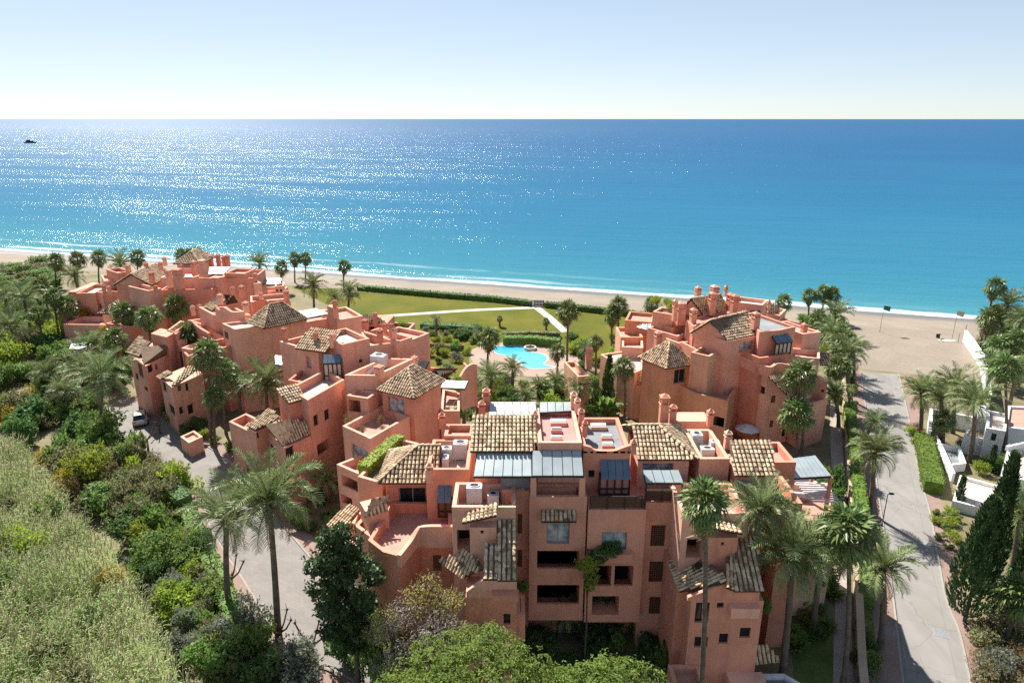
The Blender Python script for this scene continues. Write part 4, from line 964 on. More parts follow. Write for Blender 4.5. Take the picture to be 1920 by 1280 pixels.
# stair tower two
Cb.mass(para((322, 726), (300, 707), (380, 700), 6.4), 0, 6.4, ph=0, ops=[(305, 717, 311, 732), (348, 717, 354, 733), (333, 722, 340, 733, 's'), (318, 760, 327, 775), (336, 762, 344, 776), (352, 757, 363, 776)])
Cb.shed(at(321, 722, 6.5), at(330, 722, 6.5), at(372, 690, 7.8), at(352, 688, 7.8))
Cb.shed(at(294, 706, 6.6), at(302, 711, 6.6), at(324, 699, 7.3), at(316, 694, 7.3))
Cb.mass(para((354, 830), (338, 818), (380, 818), 1.9), 0, 1.9, ph=.3)
Cb.mass(para((352, 668), (340, 655), (400, 650), 8.2), 0, 8.2, ph=.7)
g = MB(); q = at(340, 740, 3.8); g.box(q.x-1.2, q.x+1.6, q.y-.7, q.y+.4, 3.3, 3.9); g.build('planter', MAT['stucco'], Cb.root)
for u, v, z, h, w in ((414, 570, 13.2, 1.6, .6), (462, 585, 12.6, 1.6, .7), (363, 590, 10.6, 1.5, .5), (376, 588, 10.8, 1.5, .5), (628, 577, 13.5, 1.2, .5), (704, 606, 10.0, 1.8, .55), (437, 552, 12.6, 1.3, .5), (455, 556, 12.0, 1.9, .7), (490, 562, 11.0, 1.3, .5), (538, 566, 11.0, 2.0, .7)):
    Cb.chimney(u, v, z, h, w)
Cb.mass(front((470, 566), (540, 560), 11.0, 4), 0, 11.0, ph=.6)
Cb.wavy([tuple(at(474, 566, 11.3)), tuple(at(488, 561, 11.9)), tuple(at(494, 560, 12.0)), tuple(at(502, 565, 11.4)), tuple(at(516, 562, 11.9)), tuple(at(526, 567, 11.3)), tuple(at(545, 566, 11.2))], 8, 0, .35)
Cb.finish_tiles()

# ------------------------------------------------------------------ far left block close to the beach
D = Bld('apartment_building', 'terracotta block with many tall chimneys and a low gable, next to the dune', (-62, 122, 0))
D.frame(-12)
D.mass(front((300, 543), (398, 542), 11.2, 7), 0, 11.2, ph=.8)
D.mass(front((409, 522), (476, 521), 12.2, 7), 0, 12.2, ph=.8)
D.mass(front((360, 520), (410, 522), 12.6, 6), 0, 12.6, ph=.8)
D.mass(front((476, 532), (490, 530), 11.4, 5), 0, 11.4, ph=.5)
D.panels(at(392, 515, 13.4), at(420, 514, 13.4), at(432, 502, 14.0), at(393, 502, 14.0), 5)
D.mass(front((420, 512), (458, 513), 13.0, 4), 0, 13.0, ph=.5)
D.panels(at(485, 533, 10.0), at(525, 533, 10.0), at(528, 523, 10.6), at(484, 523, 10.6), 6)
D.mass(front((487, 545), (530, 545), 8.0, 3), 0, 8.0, ph=.6, ops=[])
D.mass(front((515, 537), (532, 536), 10.2, 2.5), 0, 10.2, ph=.5, ops=[(517, 541, 522, 547, 'd'), (525, 541, 529, 547, 'd')])
D.mass(front((300, 520), (362, 520), 12.4, 5), 0, 12.4, ph=.5)
D.mass(front((328, 503), (366, 503), 13.6, 5), 0, 13.6, ph=.6, floor='pale_floor')
D.hip(front((330, 494), (374, 494), 14.2, 6), 14.2, 1.8)
D.mass(front((332, 496), (372, 496), 14.0, 5), 0, 14.0, ph=0)
D.panels(at(311, 522, 12.3), at(332, 522, 12.3), at(332, 516, 12.7), at(312, 516, 12.7), 3)
D.panels(at(346, 521, 12.3), at(362, 521, 12.3), at(363, 515, 12.7), at(347, 515, 12.7), 3)
# gable
gp = front((218, 534), (281, 534), 11.3, 8)
D.mass(gp, 0, 11.3, ph=0); gx = (Vector((*gp[2], 0))-Vector((*gp[1], 0))).normalized()
ax_ = Vector((*gp[3], 0))-Vector((*gp[0], 0)); D.gable(gp, 11.3, 1.9, ax_.normalized())
D.mass(front((195, 527), (222, 524), 10.6, 6), 0, 10.6, ph=.6)
D.mass(front((220, 512), (246, 508), 12.2, 5), 0, 12.2, ph=.6)
D.mass(front((278, 545), (302, 540), 11.6, 6), 0, 11.6, ph=.6)
D.mass(front((142, 550), (178, 549), 9.2, 7), 0, 9.2, ph=.6, floor='pale_floor', ops=[(153, 579, 161, 589, 'd')])
D.mass(front((128, 547), (143, 547), 9.0, 7), 0, 9.0, ph=0)
D.mass(front((178, 548), (192, 548), 9.1, 6), 0, 9.1, ph=.5, ops=[(183, 570, 190, 578, 'd')])
D.mass(front((192, 545), (240, 548), 9.4, 5), 0, 9.4, ph=.6)
D.shed(at(104, 590, 5.8), at(146, 590, 5.8), at(146, 566, 7.4), at(128, 565, 7.4))
D.mass(front((108, 592), (146, 592), 5.7, 4), 0, 5.7, ph=0)
D.hip(front((190, 587), (250, 587), 6.6, 6.5), 6.6, 2.2)
D.mass(front((192, 588), (248, 588), 6.5, 6), 0, 6.5, ph=0)
D.mass(front((118, 608), (202, 609), 5.4, 5), 0, 5.4, ph=.8, ops=[(150, 615, 152, 617)])
D.mass(front((198, 606), (246, 612), 5.9, 5), 0, 5.9, ph=.5, ops=[(182, 622, 212, 630, 'd')])
D.mass(front((238, 612), (282, 615), 5.4, 5), 0, 5.4, ph=.5)
D.mass(front((134, 657), (168, 657), 2.7, 2.5), 0, 2.7, ph=0, ops=[(140, 664, 150, 676, 'd')])
D.panels(at(130, 655, 2.8), at(170, 655, 2.8), at(172, 645, 3.1), at(134, 645, 3.1), 4)
for u, v, z, h, w in ((366, 515, 13, 2.6, .8), (382, 517, 13, 3.0, 1.1), (320, 538, 11.4, 3.2, .8), (337, 540, 11.4, 3.6, 1.3), (397, 499, 12.8, 2.2, .7), (411, 498, 12.8, 2.3, .7), (421, 499, 12.8, 2.0, .6), (428, 499, 12.8, 2.2, .7), (310, 497, 13, 1.6, .6), (302, 505, 13, 1.4, .6), (275, 505, 12.8, 1.3, .6), (286, 530, 12, 2.0, .7), (241, 508, 12.4, 1.2, .7), (341, 510, 13.4, 1.4, .5), (196, 548, 9.5, 1.4, .5), (206, 550, 9.5, 1.4, .5), (293, 548, 11.5, 1.2, .5), (479, 525, 12.0, 1.3, .6)):
    D.chimney(u, v, z, h, w)
D.finish_tiles()

# ------------------------------------------------------------------ right block by the lane
E = Bld('apartment_building', 'terracotta block with two parallel tiled gables and a tall windowed wall, between pool and lane', (34, 85, 0), wall='stucco_ochre')
E.frame(12)
E.mass(para((1441, 689), (1374, 663), (1492, 686), 10.0), 0, 10.0, ph=.9, mat='stucco', ops=[(1400, 713, 1413, 729), (1424, 724, 1435, 738), (1446, 741, 1454, 755, 's'), (1398, 758, 1411, 774), (1422.5, 769, 1433, 784), (1443, 788, 1450, 801, 's'), (1401, 806, 1428, 823, 'd'), (1466, 805, 1473, 818)])
E.wavy([tuple(at(1374, 660, 10.4)), tuple(at(1408, 673, 10.4)), tuple(at(1441, 687, 10.2)), tuple(at(1459, 680, 10.5)), tuple(at(1488, 685, 10.2))], 9, 0, .35, 'stucco')
E.mass(para((1424, 671), (1382, 654), (1482, 664), 11.0), 0, 11.0, ph=.9, mat='stucco')
E.mass(para((1537, 672), (1478, 667), (1537, 656), 10.0), 0, 10.0, ph=.7, mat='stucco')
E.mass(para((1500, 700), (1490, 690), (1552, 716), 7.6), 0, 7.6, ph=0, mat='stucco', ops=[(1538, 688, 1546, 700), (1539, 730, 1545, 735)])
E.shed(at(1537, 684, 8.6), at(1556, 684, 8.6), at(1554, 660, 9.6), at(1536, 660, 9.6))
E.shed(at(1480, 748, 6.6), at(1441, 706, 9.4), at(1478, 700, 9.4), at(1508, 738, 6.6)) if False else None
E.shed(at(1486, 752, 6.8), at(1520, 745, 6.8), at(1480, 698, 9.4), at(1441, 705, 9.4))
E.mass(para((1506, 762), (1484, 748), (1552, 748), 5.6), 0, 5.6, ph=.7, mat='stucco')
# front gable house
E.mass(poly_at([(1302, 622), (1366, 640), (1420, 629), (1360, 606)], 12.6), 0, 12.6, ph=0, mat='stucco', ops=[(1386, 640, 1412, 658, 'gb')])
ra, rb = at(1331, 601, 14.7), at(1401, 585, 14.7)
ea, eb = at(1364, 637, 12.7), at(1420, 626, 12.7); la = ra*2-ea; lb = rb*2-eb; la.z = lb.z = 12.7
rf = E.roof_body([[ea, eb, rb, ra], [lb, la, ra, rb]]); E.slope([ea, eb, rb, ra], rf); E.slope([lb, la, ra, rb], rf); E.ridge(ra, rb, rf)
g = MB(); dd = (rb-ra).normalized()*.35; g.face([ea+dd+Vector((0, 0, -.1)), ra+dd+Vector((0, 0, -.12)), la+dd+Vector((0, 0, -.1)), la+dd+Vector((0, 0, -.5)), ea+dd+Vector((0, 0, -.5))]); g.build('gable', MAT['stucco'], E.root)
# back gable house
ra, rb = at(1295, 560, 15.2), at(1352, 552, 15.2); ea, eb = at(1318, 590, 13.0), at(1367, 581, 13.0); la = ra*2-ea; lb = rb*2-eb; la.z = lb.z = 13.0
rf = E.roof_body([[ea, eb, rb, ra], [lb, la, ra, rb]]); E.slope([ea, eb, rb, ra], rf); E.slope([lb, la, ra, rb], rf); E.ridge(ra, rb, rf)
dd = (rb-ra).normalized()*.35; g = MB(); g.face([ea+dd+Vector((0, 0, -.1)), ra+dd+Vector((0, 0, -.12)), la+dd+Vector((0, 0, -.1)), la+dd+Vector((0, 0, -.5)), ea+dd+Vector((0, 0, -.5))]); g.build('gable', MAT['stucco'], E.root)
E.mass(ccw([tuple(q[:2]) for q in (ea+dd, eb-dd, lb-dd, la+dd)]), 0, 12.9, ph=0, mat='stucco')
# flat roofs and upper walls
E.mass(poly_at([(1424, 622), (1462, 619), (1492, 612), (1412, 585), (1398, 588)], 13.6), 0, 13.6, ph=.35, floor='grey_felt', mat='stucco')
E.mass(poly_at([(1300, 612), (1330, 600), (1368, 588), (1340, 584), (1286, 600)], 13.0), 0, 13.0, ph=.2, floor='pink_floor', mat='stucco')
hood(E, 1456, 645, 1486, 640, 0, 0, 12.2)
E.mass(para((1505, 626), (1440, 605), (1540, 622), 12.0), 0, 12.0, ph=.3, mat='stucco')
E.mass(para((1430, 572), (1372, 565), (1440, 562), 13.6), 0, 13.6, ph=.5, floor='pale_floor', mat='stucco')
E.shed(at(1434, 586, 11.6), at(1462, 588, 11.6), at(1460, 570, 12.8), at(1442, 568, 12.8))
E.mass(para((1462, 592), (1432, 585), (1474, 580), 11.5), 0, 11.5, ph=.5, mat='stucco')
E.mass(para((1470, 600), (1432, 588), (1502, 606), 10.6), 0, 10.6, ph=.5, mat='stucco')
E.panels(at(1406, 589, 13.0), at(1426, 590, 13.0), at(1424, 582, 13.6), at(1408, 582, 13.6), 2, 'slate_metal')
# middle hip house and terraces
E.mass(para((1250, 689), (1205, 671), (1297, 681), 9.1), 0, 9.1, ph=0, ops=[(1264, 692, 1286, 718, 'g')])
E.hip(para((1250, 689), (1205, 671), (1297, 681), 9.2), 9.2, 2.5)
E.mass(front((1296, 660), (1330, 668), 11.0, 6), 0, 11.0, ph=.9, mat='stucco_ochre')
E.mass(front((1328, 668), (1376, 662), 10.6, 6), 0, 10.6, ph=.9, mat='stucco')
E.mass(poly_at([(1243, 712), (1272, 721), (1304, 737), (1336, 745), (1365, 752), (1384, 722), (1300, 690)], 6.4), 0, 6.4, ph=.85, ops=[(1320, 779, 1358, 797, 'd'), (1245, 737, 1250, 756, 's')])
E.mass(poly_at([(1126, 664), (1158, 684), (1190, 699), (1212, 688), (1203, 671), (1165, 658)], 6.6), 0, 6.6, ph=.25, floor='pale_floor', ops=[(1106, 740, 1114, 752, 'd')])
E.mass(poly_at([(1188, 722), (1228, 732), (1243, 722), (1208, 705)], 4.8), 0, 4.8, ph=0, ops=[(1211, 735, 1220, 750, 'd')])
E.shed(at(1184, 712, 5.0), at(1228, 730, 5.0), at(1242, 718, 6.2), at(1206, 700, 6.2))
E.mass(front((1084, 706), (1106, 704), 5.4, 6), 0, 5.4, ph=.6)
E.chimney(1103, 690, 4.6, 3.4, .9)
# back left walls
E.mass(front((1222, 602), (1262, 615), 11.4, 6), 0, 11.4, ph=.8)
E.mass(front((1224, 584), (1262, 590), 13.0, 3), 0, 13.0, ph=.4, floor='earth', mat='stucco')
E.mass(front((1172, 600), (1222, 604), 10.0, 5), 0, 10.0, ph=.5)
E.panels(at(1194, 613, 9.6), at(1222, 622, 9.6), at(1222, 607, 10), at(1200, 608, 10), 3)
E.mass(front((1164, 632), (1206, 632), 8.4, 5), 0, 8.4, ph=.5, mat='stucco')
E.mass(front((1166, 650), (1206, 652), 8.0, 4), 0, 8.0, ph=.6, mat='stucco')
E.mass(front((1248, 634), (1272, 643), 10.4, 5), 0, 10.4, ph=.6, mat='stucco')
E.mass(front((1270, 630), (1302, 620), 11.0, 5), 0, 11.0, ph=.4, mat='stucco')
for u, v, z, h, w in ((1264, 600, 12.6, 3.0, .6), (1274, 606, 12.0, 3.2, 1.2), (1308, 556, 14.6, 1.5, .8), (1339, 554, 14.8, 1.5, 1.1), (1360, 553, 14.4, 1.4, .5), (1333, 588, 13.2, 3.2, .9), (1298, 612, 12.4, 2.6, .8), (1233, 650, 10.4, 2.2, .9), (1375, 590, 13.0, 3.0, .9), (1368, 580, 13.2, 2.4, 1.0), (1415, 615, 13.4, 2.2, .9), (1440, 580, 12.8, 1.4, .4), (1507, 622, 11.8, 1.2, .7)):
    E.chimney(u, v, z, h, w, mat='stucco')
ac_unit(1321, 652, 10.2, 1.4, 1.1, 1.0, .2, 'white cooling unit on the roof below the front gable of the right block')
ac_unit(1304, 645, 10.2, 1.2, .9, 1.3, .2, 'taller white cooling unit against the gable wall of the right block')
E.finish_tiles()
# ------------------------------------------------------------------ plants
def mat_leaf(name, c1, c2, c3=None, trans=0.42, scale=1.2, rough=0.6, fine=7.0):
    t = NT(name); oi = t.new('ShaderNodeObjectInfo')
    a = t.ramp(t.noise(scale, 3), [(0.3, c1), (0.7, c2)])
    if c3 is not None: a = t.mix(t.ramp(t.noise(fine, 2), [(0.55, 0.0), (0.72, 1.0)]), a, c3)
    hs = t.new('ShaderNodeHueSaturation'); t.lk(a, hs.inputs['Color'])
    t.lk(t.math('MULTIPLY_ADD', oi.outputs['Random'], 0.3, 0.88), hs.inputs['Value']); t.lk(t.math('MULTIPLY_ADD', oi.outputs['Random'], 0.03, 0.485), hs.inputs['Hue'])
    t.col(hs.outputs[0]).rough(rough)
    tr = t.new('ShaderNodeBsdfTranslucent'); t.lk(hs.outputs[0], tr.inputs['Color'])
    mx = t.new('ShaderNodeMixShader'); mx.inputs[0].default_value = trans
    t.lk(t.b.outputs[0], mx.inputs[1]); t.lk(tr.outputs[0], mx.inputs[2]); t.lk(mx.outputs[0], t.out.inputs['Surface']); MAT[name] = t.mat
mat_leaf('leaf_dark', (0.051, 0.105, 0.033), (0.124, 0.221, 0.060), (0.194, 0.304, 0.098))
mat_leaf('leaf_mid', (0.106, 0.179, 0.044), (0.203, 0.297, 0.072), (0.286, 0.381, 0.095))
mat_leaf('leaf_olive', (0.142, 0.149, 0.064), (0.234, 0.227, 0.106), (0.298, 0.270, 0.142))
mat_leaf('leaf_grey', (0.158, 0.184, 0.131), (0.249, 0.263, 0.197), (0.118, 0.158, 0.105))
mat_leaf('leaf_yellow', (0.393, 0.277, 0.023), (0.554, 0.381, 0.035), (0.162, 0.162, 0.035))
mat_leaf('leaf_mimosa', (0.36, 0.29, 0.09), (0.46, 0.37, 0.12), (0.22, 0.20, 0.08))
mat_leaf('leaf_magnolia', (0.028, 0.055, 0.02), (0.055, 0.09, 0.03), (0.09, 0.12, 0.05), 0.2, rough=0.4)
mat_leaf('leaf_lime', (0.205, 0.273, 0.035), (0.355, 0.423, 0.055), (0.137, 0.205, 0.035))
mat_leaf('leaf_brown', (0.197, 0.145, 0.065), (0.302, 0.224, 0.105), (0.131, 0.131, 0.053))
mat_leaf('leaf_pine', (0.14, 0.215, 0.045), (0.22, 0.31, 0.065), (0.29, 0.38, 0.10), 0.45)
mat_leaf('leaf_cypress', (0.032, 0.070, 0.024), (0.070, 0.122, 0.041), (0.102, 0.163, 0.061), 0.15)
mat_leaf('leaf_ivy', (0.078, 0.147, 0.025), (0.172, 0.267, 0.044), (0.259, 0.362, 0.069))
mat_leaf('leaf_twig', (0.184, 0.158, 0.145), (0.289, 0.249, 0.230), (0.224, 0.197, 0.118), 0.05)
mat_leaf('leaf_reed', (0.23, 0.31, 0.095), (0.44, 0.475, 0.205), (0.57, 0.545, 0.315), 0.5, 0.22, fine=0.9)
mat_leaf('reed_plume', (0.369, 0.327, 0.213), (0.510, 0.454, 0.312), None, 0.3, 0.3)
mat_leaf('frond_date', (0.129, 0.176, 0.065), (0.246, 0.304, 0.122), (0.398, 0.410, 0.211), 0.25, 2.0, 0.42)
mat_leaf('frond_fan', (0.085, 0.139, 0.043), (0.181, 0.245, 0.075), (0.340, 0.361, 0.170), 0.25, 2.0, 0.42)
mat_leaf('frond_dead', (0.197, 0.145, 0.085), (0.315, 0.236, 0.145), (0.131, 0.105, 0.065), 0.15)
mat_leaf('flower_magenta', (0.394, 0.039, 0.210), (0.525, 0.065, 0.289), (0.079, 0.118, 0.026))
mat_var('bark', (0.075, 0.058, 0.045), (0.15, 0.12, 0.095), 2.0, None, 9.0, bump=0.6, bd=0.05)
mat_var('palm_bark', (0.10, 0.08, 0.062), (0.19, 0.155, 0.125), 1.5, (0.06, 0.048, 0.038), 8.0, bump=0.7, bd=0.06)
RNG = random.Random(11)

def date_frond(rng, L=1.0, arch=0.9, lift=0.9, mat='frond_date', n=26):
    """feather leaf: starts at the origin heading +X and up, arches over and droops; unit length L"""
    g = MB(); seg = 9; p = Vector((0, 0, 0)); pts = [p.copy()]; a = lift; tw = rng.uniform(-.15, .15)
    for i in range(seg):
        p = p+Vector((math.cos(a)*L/seg, tw*(i/seg)*L/seg, math.sin(a)*L/seg)); pts.append(p.copy()); a -= arch*(0.5+1.3*i/seg)/seg*1.35
    g.tube(pts, [0.016*L*(1-.85*i/seg)+.002 for i in range(seg+1)], 3, cap=False)
    for i in range(n):
        s = 0.14+0.86*i/(n-1); k = s*seg; j = min(seg-1, int(k)); q = pts[j].lerp(pts[j+1], k-j); d = (pts[j+1]-pts[j]).normalized()
        side = d.cross(Vector((0, 0, 1))).normalized(); up = side.cross(d)
        ln = L*(0.25*math.sin(math.pi*(0.12+0.80*s))**0.8+.02)*rng.uniform(.85, 1.12)
        for sg in (-1, 1):
            v = (d*0.8+side*sg*0.8+up*rng.uniform(.2, .6)).normalized(); w = d*0.0095*L
            tip = q+v*ln+Vector((0, 0, -0.22*ln)); mid = q+v*ln*.55
            g.face([q-w, q+w, mid+w*.8, tip, mid-w*.8])
    return g.mesh('frond', MAT[mat])
def fan_frond(rng, mat='frond_fan', droop=0.35, seg=13):
    """fan leaf, about 1 unit from root to rim, heading +X"""
    g = MB(); c = Vector((0.52, 0, 0.02)); g.beam((0, 0, 0), c, .022, .014)
    for i in range(seg):
        a = math.radians(-118+236*i/(seg-1)); b = math.radians(236/(seg-1)*.5); r = 0.52*rng.uniform(.86, 1.08)*(1-.18*abs(a)/2)
        z1 = -droop*0.12+(.03 if i % 2 else -.02)
        e1 = c+Vector((math.cos(a-b)*r*.6, math.sin(a-b)*r*.6, z1)); e2 = c+Vector((math.cos(a+b)*r*.6, math.sin(a+b)*r*.6, z1+(.04 if i % 2 else -.04)))
        tip = c+Vector((math.cos(a)*r, math.sin(a)*r, -droop*r*rng.uniform(.5, 1.3)))
        g.face([c, e1, tip, e2])
    return g.mesh('frond', MAT[mat])
DATE_FR = [date_frond(RNG, 1, .55, 1.25), date_frond(RNG, 1, .95, 1.0), date_frond(RNG, 1, 1.25, .75), date_frond(RNG, 1, 1.35, .35), date_frond(RNG, 1, 1.1, -.1)]
DATE_DEAD = [date_frond(RNG, 1, .8, -.75, 'frond_dead', 18), date_frond(RNG, 1, .5, -1.1, 'frond_dead', 18)]
FAN_FR = [fan_frond(RNG), fan_frond(RNG, droop=.6), fan_frond(RNG, droop=.9)]
FAN_DEAD = [fan_frond(RNG, 'frond_dead', 1.2, 9), fan_frond(RNG, 'frond_dead', 1.5, 9)]

def frond_set(kind, size, rng, sparse=1.0):
    """(mesh, rotation matrix, offset, scale) for every leaf of one crown, relative to the crown centre"""
    out = []; gold = 2.39996
    if kind == 'date':
        n = int(44*sparse)
        for i in range(n):
            f = i/n; me = DATE_FR[min(4, int(f*5+rng.uniform(-.3, .3)) if 0 <= f*5+rng.uniform(-.3, .3) else 0)]
            s = size*(0.82+.25*math.sin(math.pi*min(1, f+.2)))*rng.uniform(.88, 1.08)
            out.append((me, (rng.uniform(-.25, .25), rng.uniform(-.12, .12), i*gold+rng.uniform(-.2, .2)), (0, 0, .25-.5*f), s))
        for i in range(int(8*sparse)): out.append((DATE_DEAD[i % 2], (rng.uniform(-.3, .3), 0, rng.uniform(0, 6.28)), (0, 0, -.35), size*rng.uniform(.6, .85)))
    else:
        n = int(38*sparse)
        for i in range(n):
            f = i/n; el = math.radians(82-118*f+rng.uniform(-9, 9)); me = FAN_FR[min(2, int(f*3))]
            out.append((me, (rng.uniform(-.5, .5), -el, i*gold+rng.uniform(-.2, .2)), (0, 0, .2-.3*f), size*rng.uniform(.85, 1.1)))
        for i in range(int(18*sparse)): out.append((FAN_DEAD[i % 2], (rng.uniform(-.4, .4), math.radians(58+rng.uniform(-8, 24)), i*gold), (0, 0, -.25-.035*i), size*rng.uniform(.6, .85)))
    return out
def crown_mesh(kind, seed, sparse=1.0):
    rng = random.Random(seed); vs = []; fs = []; ms = []; mats = [MAT['frond_date' if kind == 'date' else 'frond_fan'], MAT['frond_dead']]
    from mathutils import Euler
    for me, rot, off, s in frond_set(kind, 1.0, rng, sparse):
        M = Matrix.Translation(off if kind != 'date' else (0, 0, off[2]*.3)) @ Euler(rot, 'XYZ').to_matrix().to_4x4() @ Matrix.Scale(s, 4); i0 = len(vs)
        if kind != 'date': M = Matrix.Translation((0, 0, off[2]*.5)) @ Euler(rot, 'XYZ').to_matrix().to_4x4() @ Matrix.Scale(s, 4)
        vs.extend([tuple(M @ v.co) for v in me.vertices]); dead = me in DATE_DEAD or me in FAN_DEAD
        for p in me.polygons: fs.append([i0+k for k in p.vertices]); ms.append(1 if dead else 0)
    o = bpy.data.meshes.new('crown'); o.from_pydata(vs, [], fs); [o.materials.append(m) for m in mats]; o.polygons.foreach_set('material_index', ms); o.update(); return o
CROWNS = {'date': [crown_mesh('date', 3, .8), crown_mesh('date', 4, .8)], 'fan': [crown_mesh('fan', 5, .8), crown_mesh('fan', 6, .8)]}

def solve_h(base, v):
    lo, hi = 0.0, 36.0
    for _ in range(40):
        m = (lo+hi)/2
        if px((base.x, base.y, m))[1] > v: lo = m
        else: hi = m
    return (lo+hi)/2
def palm(kind, crown, base=None, h=None, size=None, single=None, label=None, group=None, name=None, sparse=1.0):
    u, v = crown; rng = random.Random(int(u*13+v*7))
    if base is not None:
        b = at(base[0], base[1], 0); hh = solve_h(b, v); zc = b.y*CP+(CAM_H-hh)*SP; top = Vector(((u-CU)/FPX*zc, b.y, hh))
    else:
        top = at(u, v, h); b = Vector((top.x+rng.uniform(-.35, .35), top.y+rng.uniform(-.3, .3), 0)); hh = h
    size = size or (4.2 if kind == 'date' else 1.9)
    single = dist(top) < 74 if single is None else single
    r = empty('date_palm' if kind == 'date' else 'fan_palm', b)
    tag(r, label or ('feathery date palm' if kind == 'date' else 'fan palm'), 'palm tree', group)
    d = top-b; n = 9; pts = []; rad = []
    for i in range(n+1):
        f = i/n; bend = math.sin(math.pi*f)*.04*hh; pts.append(Vector((d.x*f**1.4+bend*.3*math.sin(u), d.y*f, hh*f)))
        rw = (.235 if kind == 'date' else .165); rad.append(rw*(1.15-.35*f)*(1.2 if i == 0 else 1)*(1.3 if kind == 'date' and i == n else 1)*(1+.05*(i % 2)))
    g = MB(); g.tube(pts, rad, 8); tm = g.mesh('trunk', MAT['palm_bark'], True); mk('trunk', tm, r)
    c = pts[-1]
    if single:
        for me, rot, off, s in frond_set(kind, size, rng, sparse):
            mk('frond', me, r, (c.x, c.y, c.z+(off[2]*(.5 if kind == 'date' else 1.0))), rot, (s, s, s))
    else:
        mk('crown', CROWNS[kind][rng.randrange(2)], r, c, (rng.uniform(-.08, .08), rng.uniform(-.08, .08), rng.uniform(0, 6.28)), (size, size, size*rng.uniform(.85, 1.05)))
    return r

# ---- leafy crowns
def leaf_cloud(rng, blobs, n, leaf, mat, up=0.7, aspect=1.7, shell=0.55, mats=None, sprig=9):
    """n leaf faces spread through a set of blobs ((x,y,z),(rx,ry,rz))"""
    g = MB(); wts = [b[1][0]*b[1][1]*b[1][2] for b in blobs]; wts = [w**.75 for w in wts]; tot = sum(wts)
    for bi, (c, r) in enumerate(blobs):
        for _ in range(max(3, int(n*wts[bi]/tot))):
            d = Vector((rng.gauss(0, 1), rng.gauss(0, 1), rng.gauss(0, 1))).normalized(); k = shell+(1.08-shell)*rng.random()**.6
            p = Vector((c[0]+d.x*r[0]*k, c[1]+d.y*r[1]*k, c[2]+d.z*r[2]*k))
            nn = (d+Vector((rng.gauss(0, .6), rng.gauss(0, .6), rng.gauss(up, .6)))).normalized(); t1 = nn.orthogonal().normalized()
            t1 = (Matrix.Rotation(rng.uniform(0, 6.28), 3, nn) @ t1); t2 = nn.cross(t1); s = leaf*rng.uniform(.6, 1.35); w = s/aspect
            g.face([p-t1*s*.5, p-t2*w*.5+nn*s*.08, p+t1*s*.5, p+t2*w*.5+nn*s*.08])
        for _ in range(int(sprig)):                 # shoots that break the outline
            d = Vector((rng.gauss(0, 1), rng.gauss(0, 1), abs(rng.gauss(.5, .8)))).normalized(); o = Vector((c[0]+d.x*r[0]*.85, c[1]+d.y*r[1]*.85, c[2]+d.z*r[2]*.85)); e = (d+Vector((rng.gauss(0, .3), rng.gauss(0, .3), .5))).normalized(); L = r[0]*rng.uniform(.35, .8)
            for k in range(7):
                p = o+e*L*(k+1)/7; nn = Vector((rng.gauss(0, 1), rng.gauss(0, 1), rng.gauss(.7, .8))).normalized(); t1 = (e+nn.orthogonal()*.9*rng.choice((-1, 1))).normalized(); t2 = nn.cross(t1); s = leaf*rng.uniform(.6, 1.1)*(1.1-.06*k); w = s/aspect
                g.face([p, p+t1*s*.5-t2*w*.5, p+t1*s, p+t1*s*.5+t2*w*.5])
    return g
def blob_set(rng, n, R, Hh, z0, rb=(.2, .46)):
    out = []
    for i in range(n):
        a = rng.uniform(0, 6.28); q = math.sqrt(rng.random())*.85; zz = rng.random(); k = R*(1-.45*abs(zz-.35)); r = R*rng.uniform(*rb)
        out.append(((math.cos(a)*q*k, math.sin(a)*q*k, z0+zz*Hh), (r, r, r*rng.uniform(.65, .95))))
    return out
def crown_of(name, seed, nb, R, Hh, z0, n, leaf, mat, **kw):
    rng = random.Random(seed); g = leaf_cloud(rng, blob_set(rng, nb, R, Hh, z0), n, leaf, mat, **kw); g.m = [0]*len(g.f); return g.mesh(name, MAT[mat])
def stem_mesh(seed, h, spread, n=5, r=.09, mat='bark'):
    rng = random.Random(seed); g = MB(); g.tube([(0, 0, -.05), (rng.uniform(-.1, .1)*h, rng.uniform(-.1, .1)*h, h*.45)], [r, r*.75], 6)
    for i in range(n):
        a = i*6.283/n+rng.uniform(-.4, .4); q = Vector((math.cos(a)*spread, math.sin(a)*spread, h*rng.uniform(.75, 1.05)))
        g.tube([(0, 0, h*.3), q*.5+Vector((0, 0, h*.12)), q], [r*.6, r*.4, r*.15], 5)
    return g.mesh('stem', MAT[mat], True)
BUSH = {}
for nm, mt, lf, nn, extra in (('dark', 'leaf_dark', .17, 1500, {}), ('mid', 'leaf_mid', .16, 1500, {}), ('olive', 'leaf_olive', .15, 1500, {}), ('grey', 'leaf_grey', .13, 1500, {}), ('yellow', 'leaf_yellow', .13, 1300, {}),
                              ('lime', 'leaf_lime', .15, 1300, {}), ('brown', 'leaf_brown', .14, 1300, dict(aspect=4)), ('twig', 'leaf_twig', .30, 1300, dict(aspect=9)), ('magenta', 'flower_magenta', .13, 1000, {})):
    BUSH[nm] = [crown_of('crown', 20+k*7+len(nm), 11+k*3, 1.0, .85, .35, nn, lf, mt, **extra) for k in range(3)]
BUSH['blade'] = []
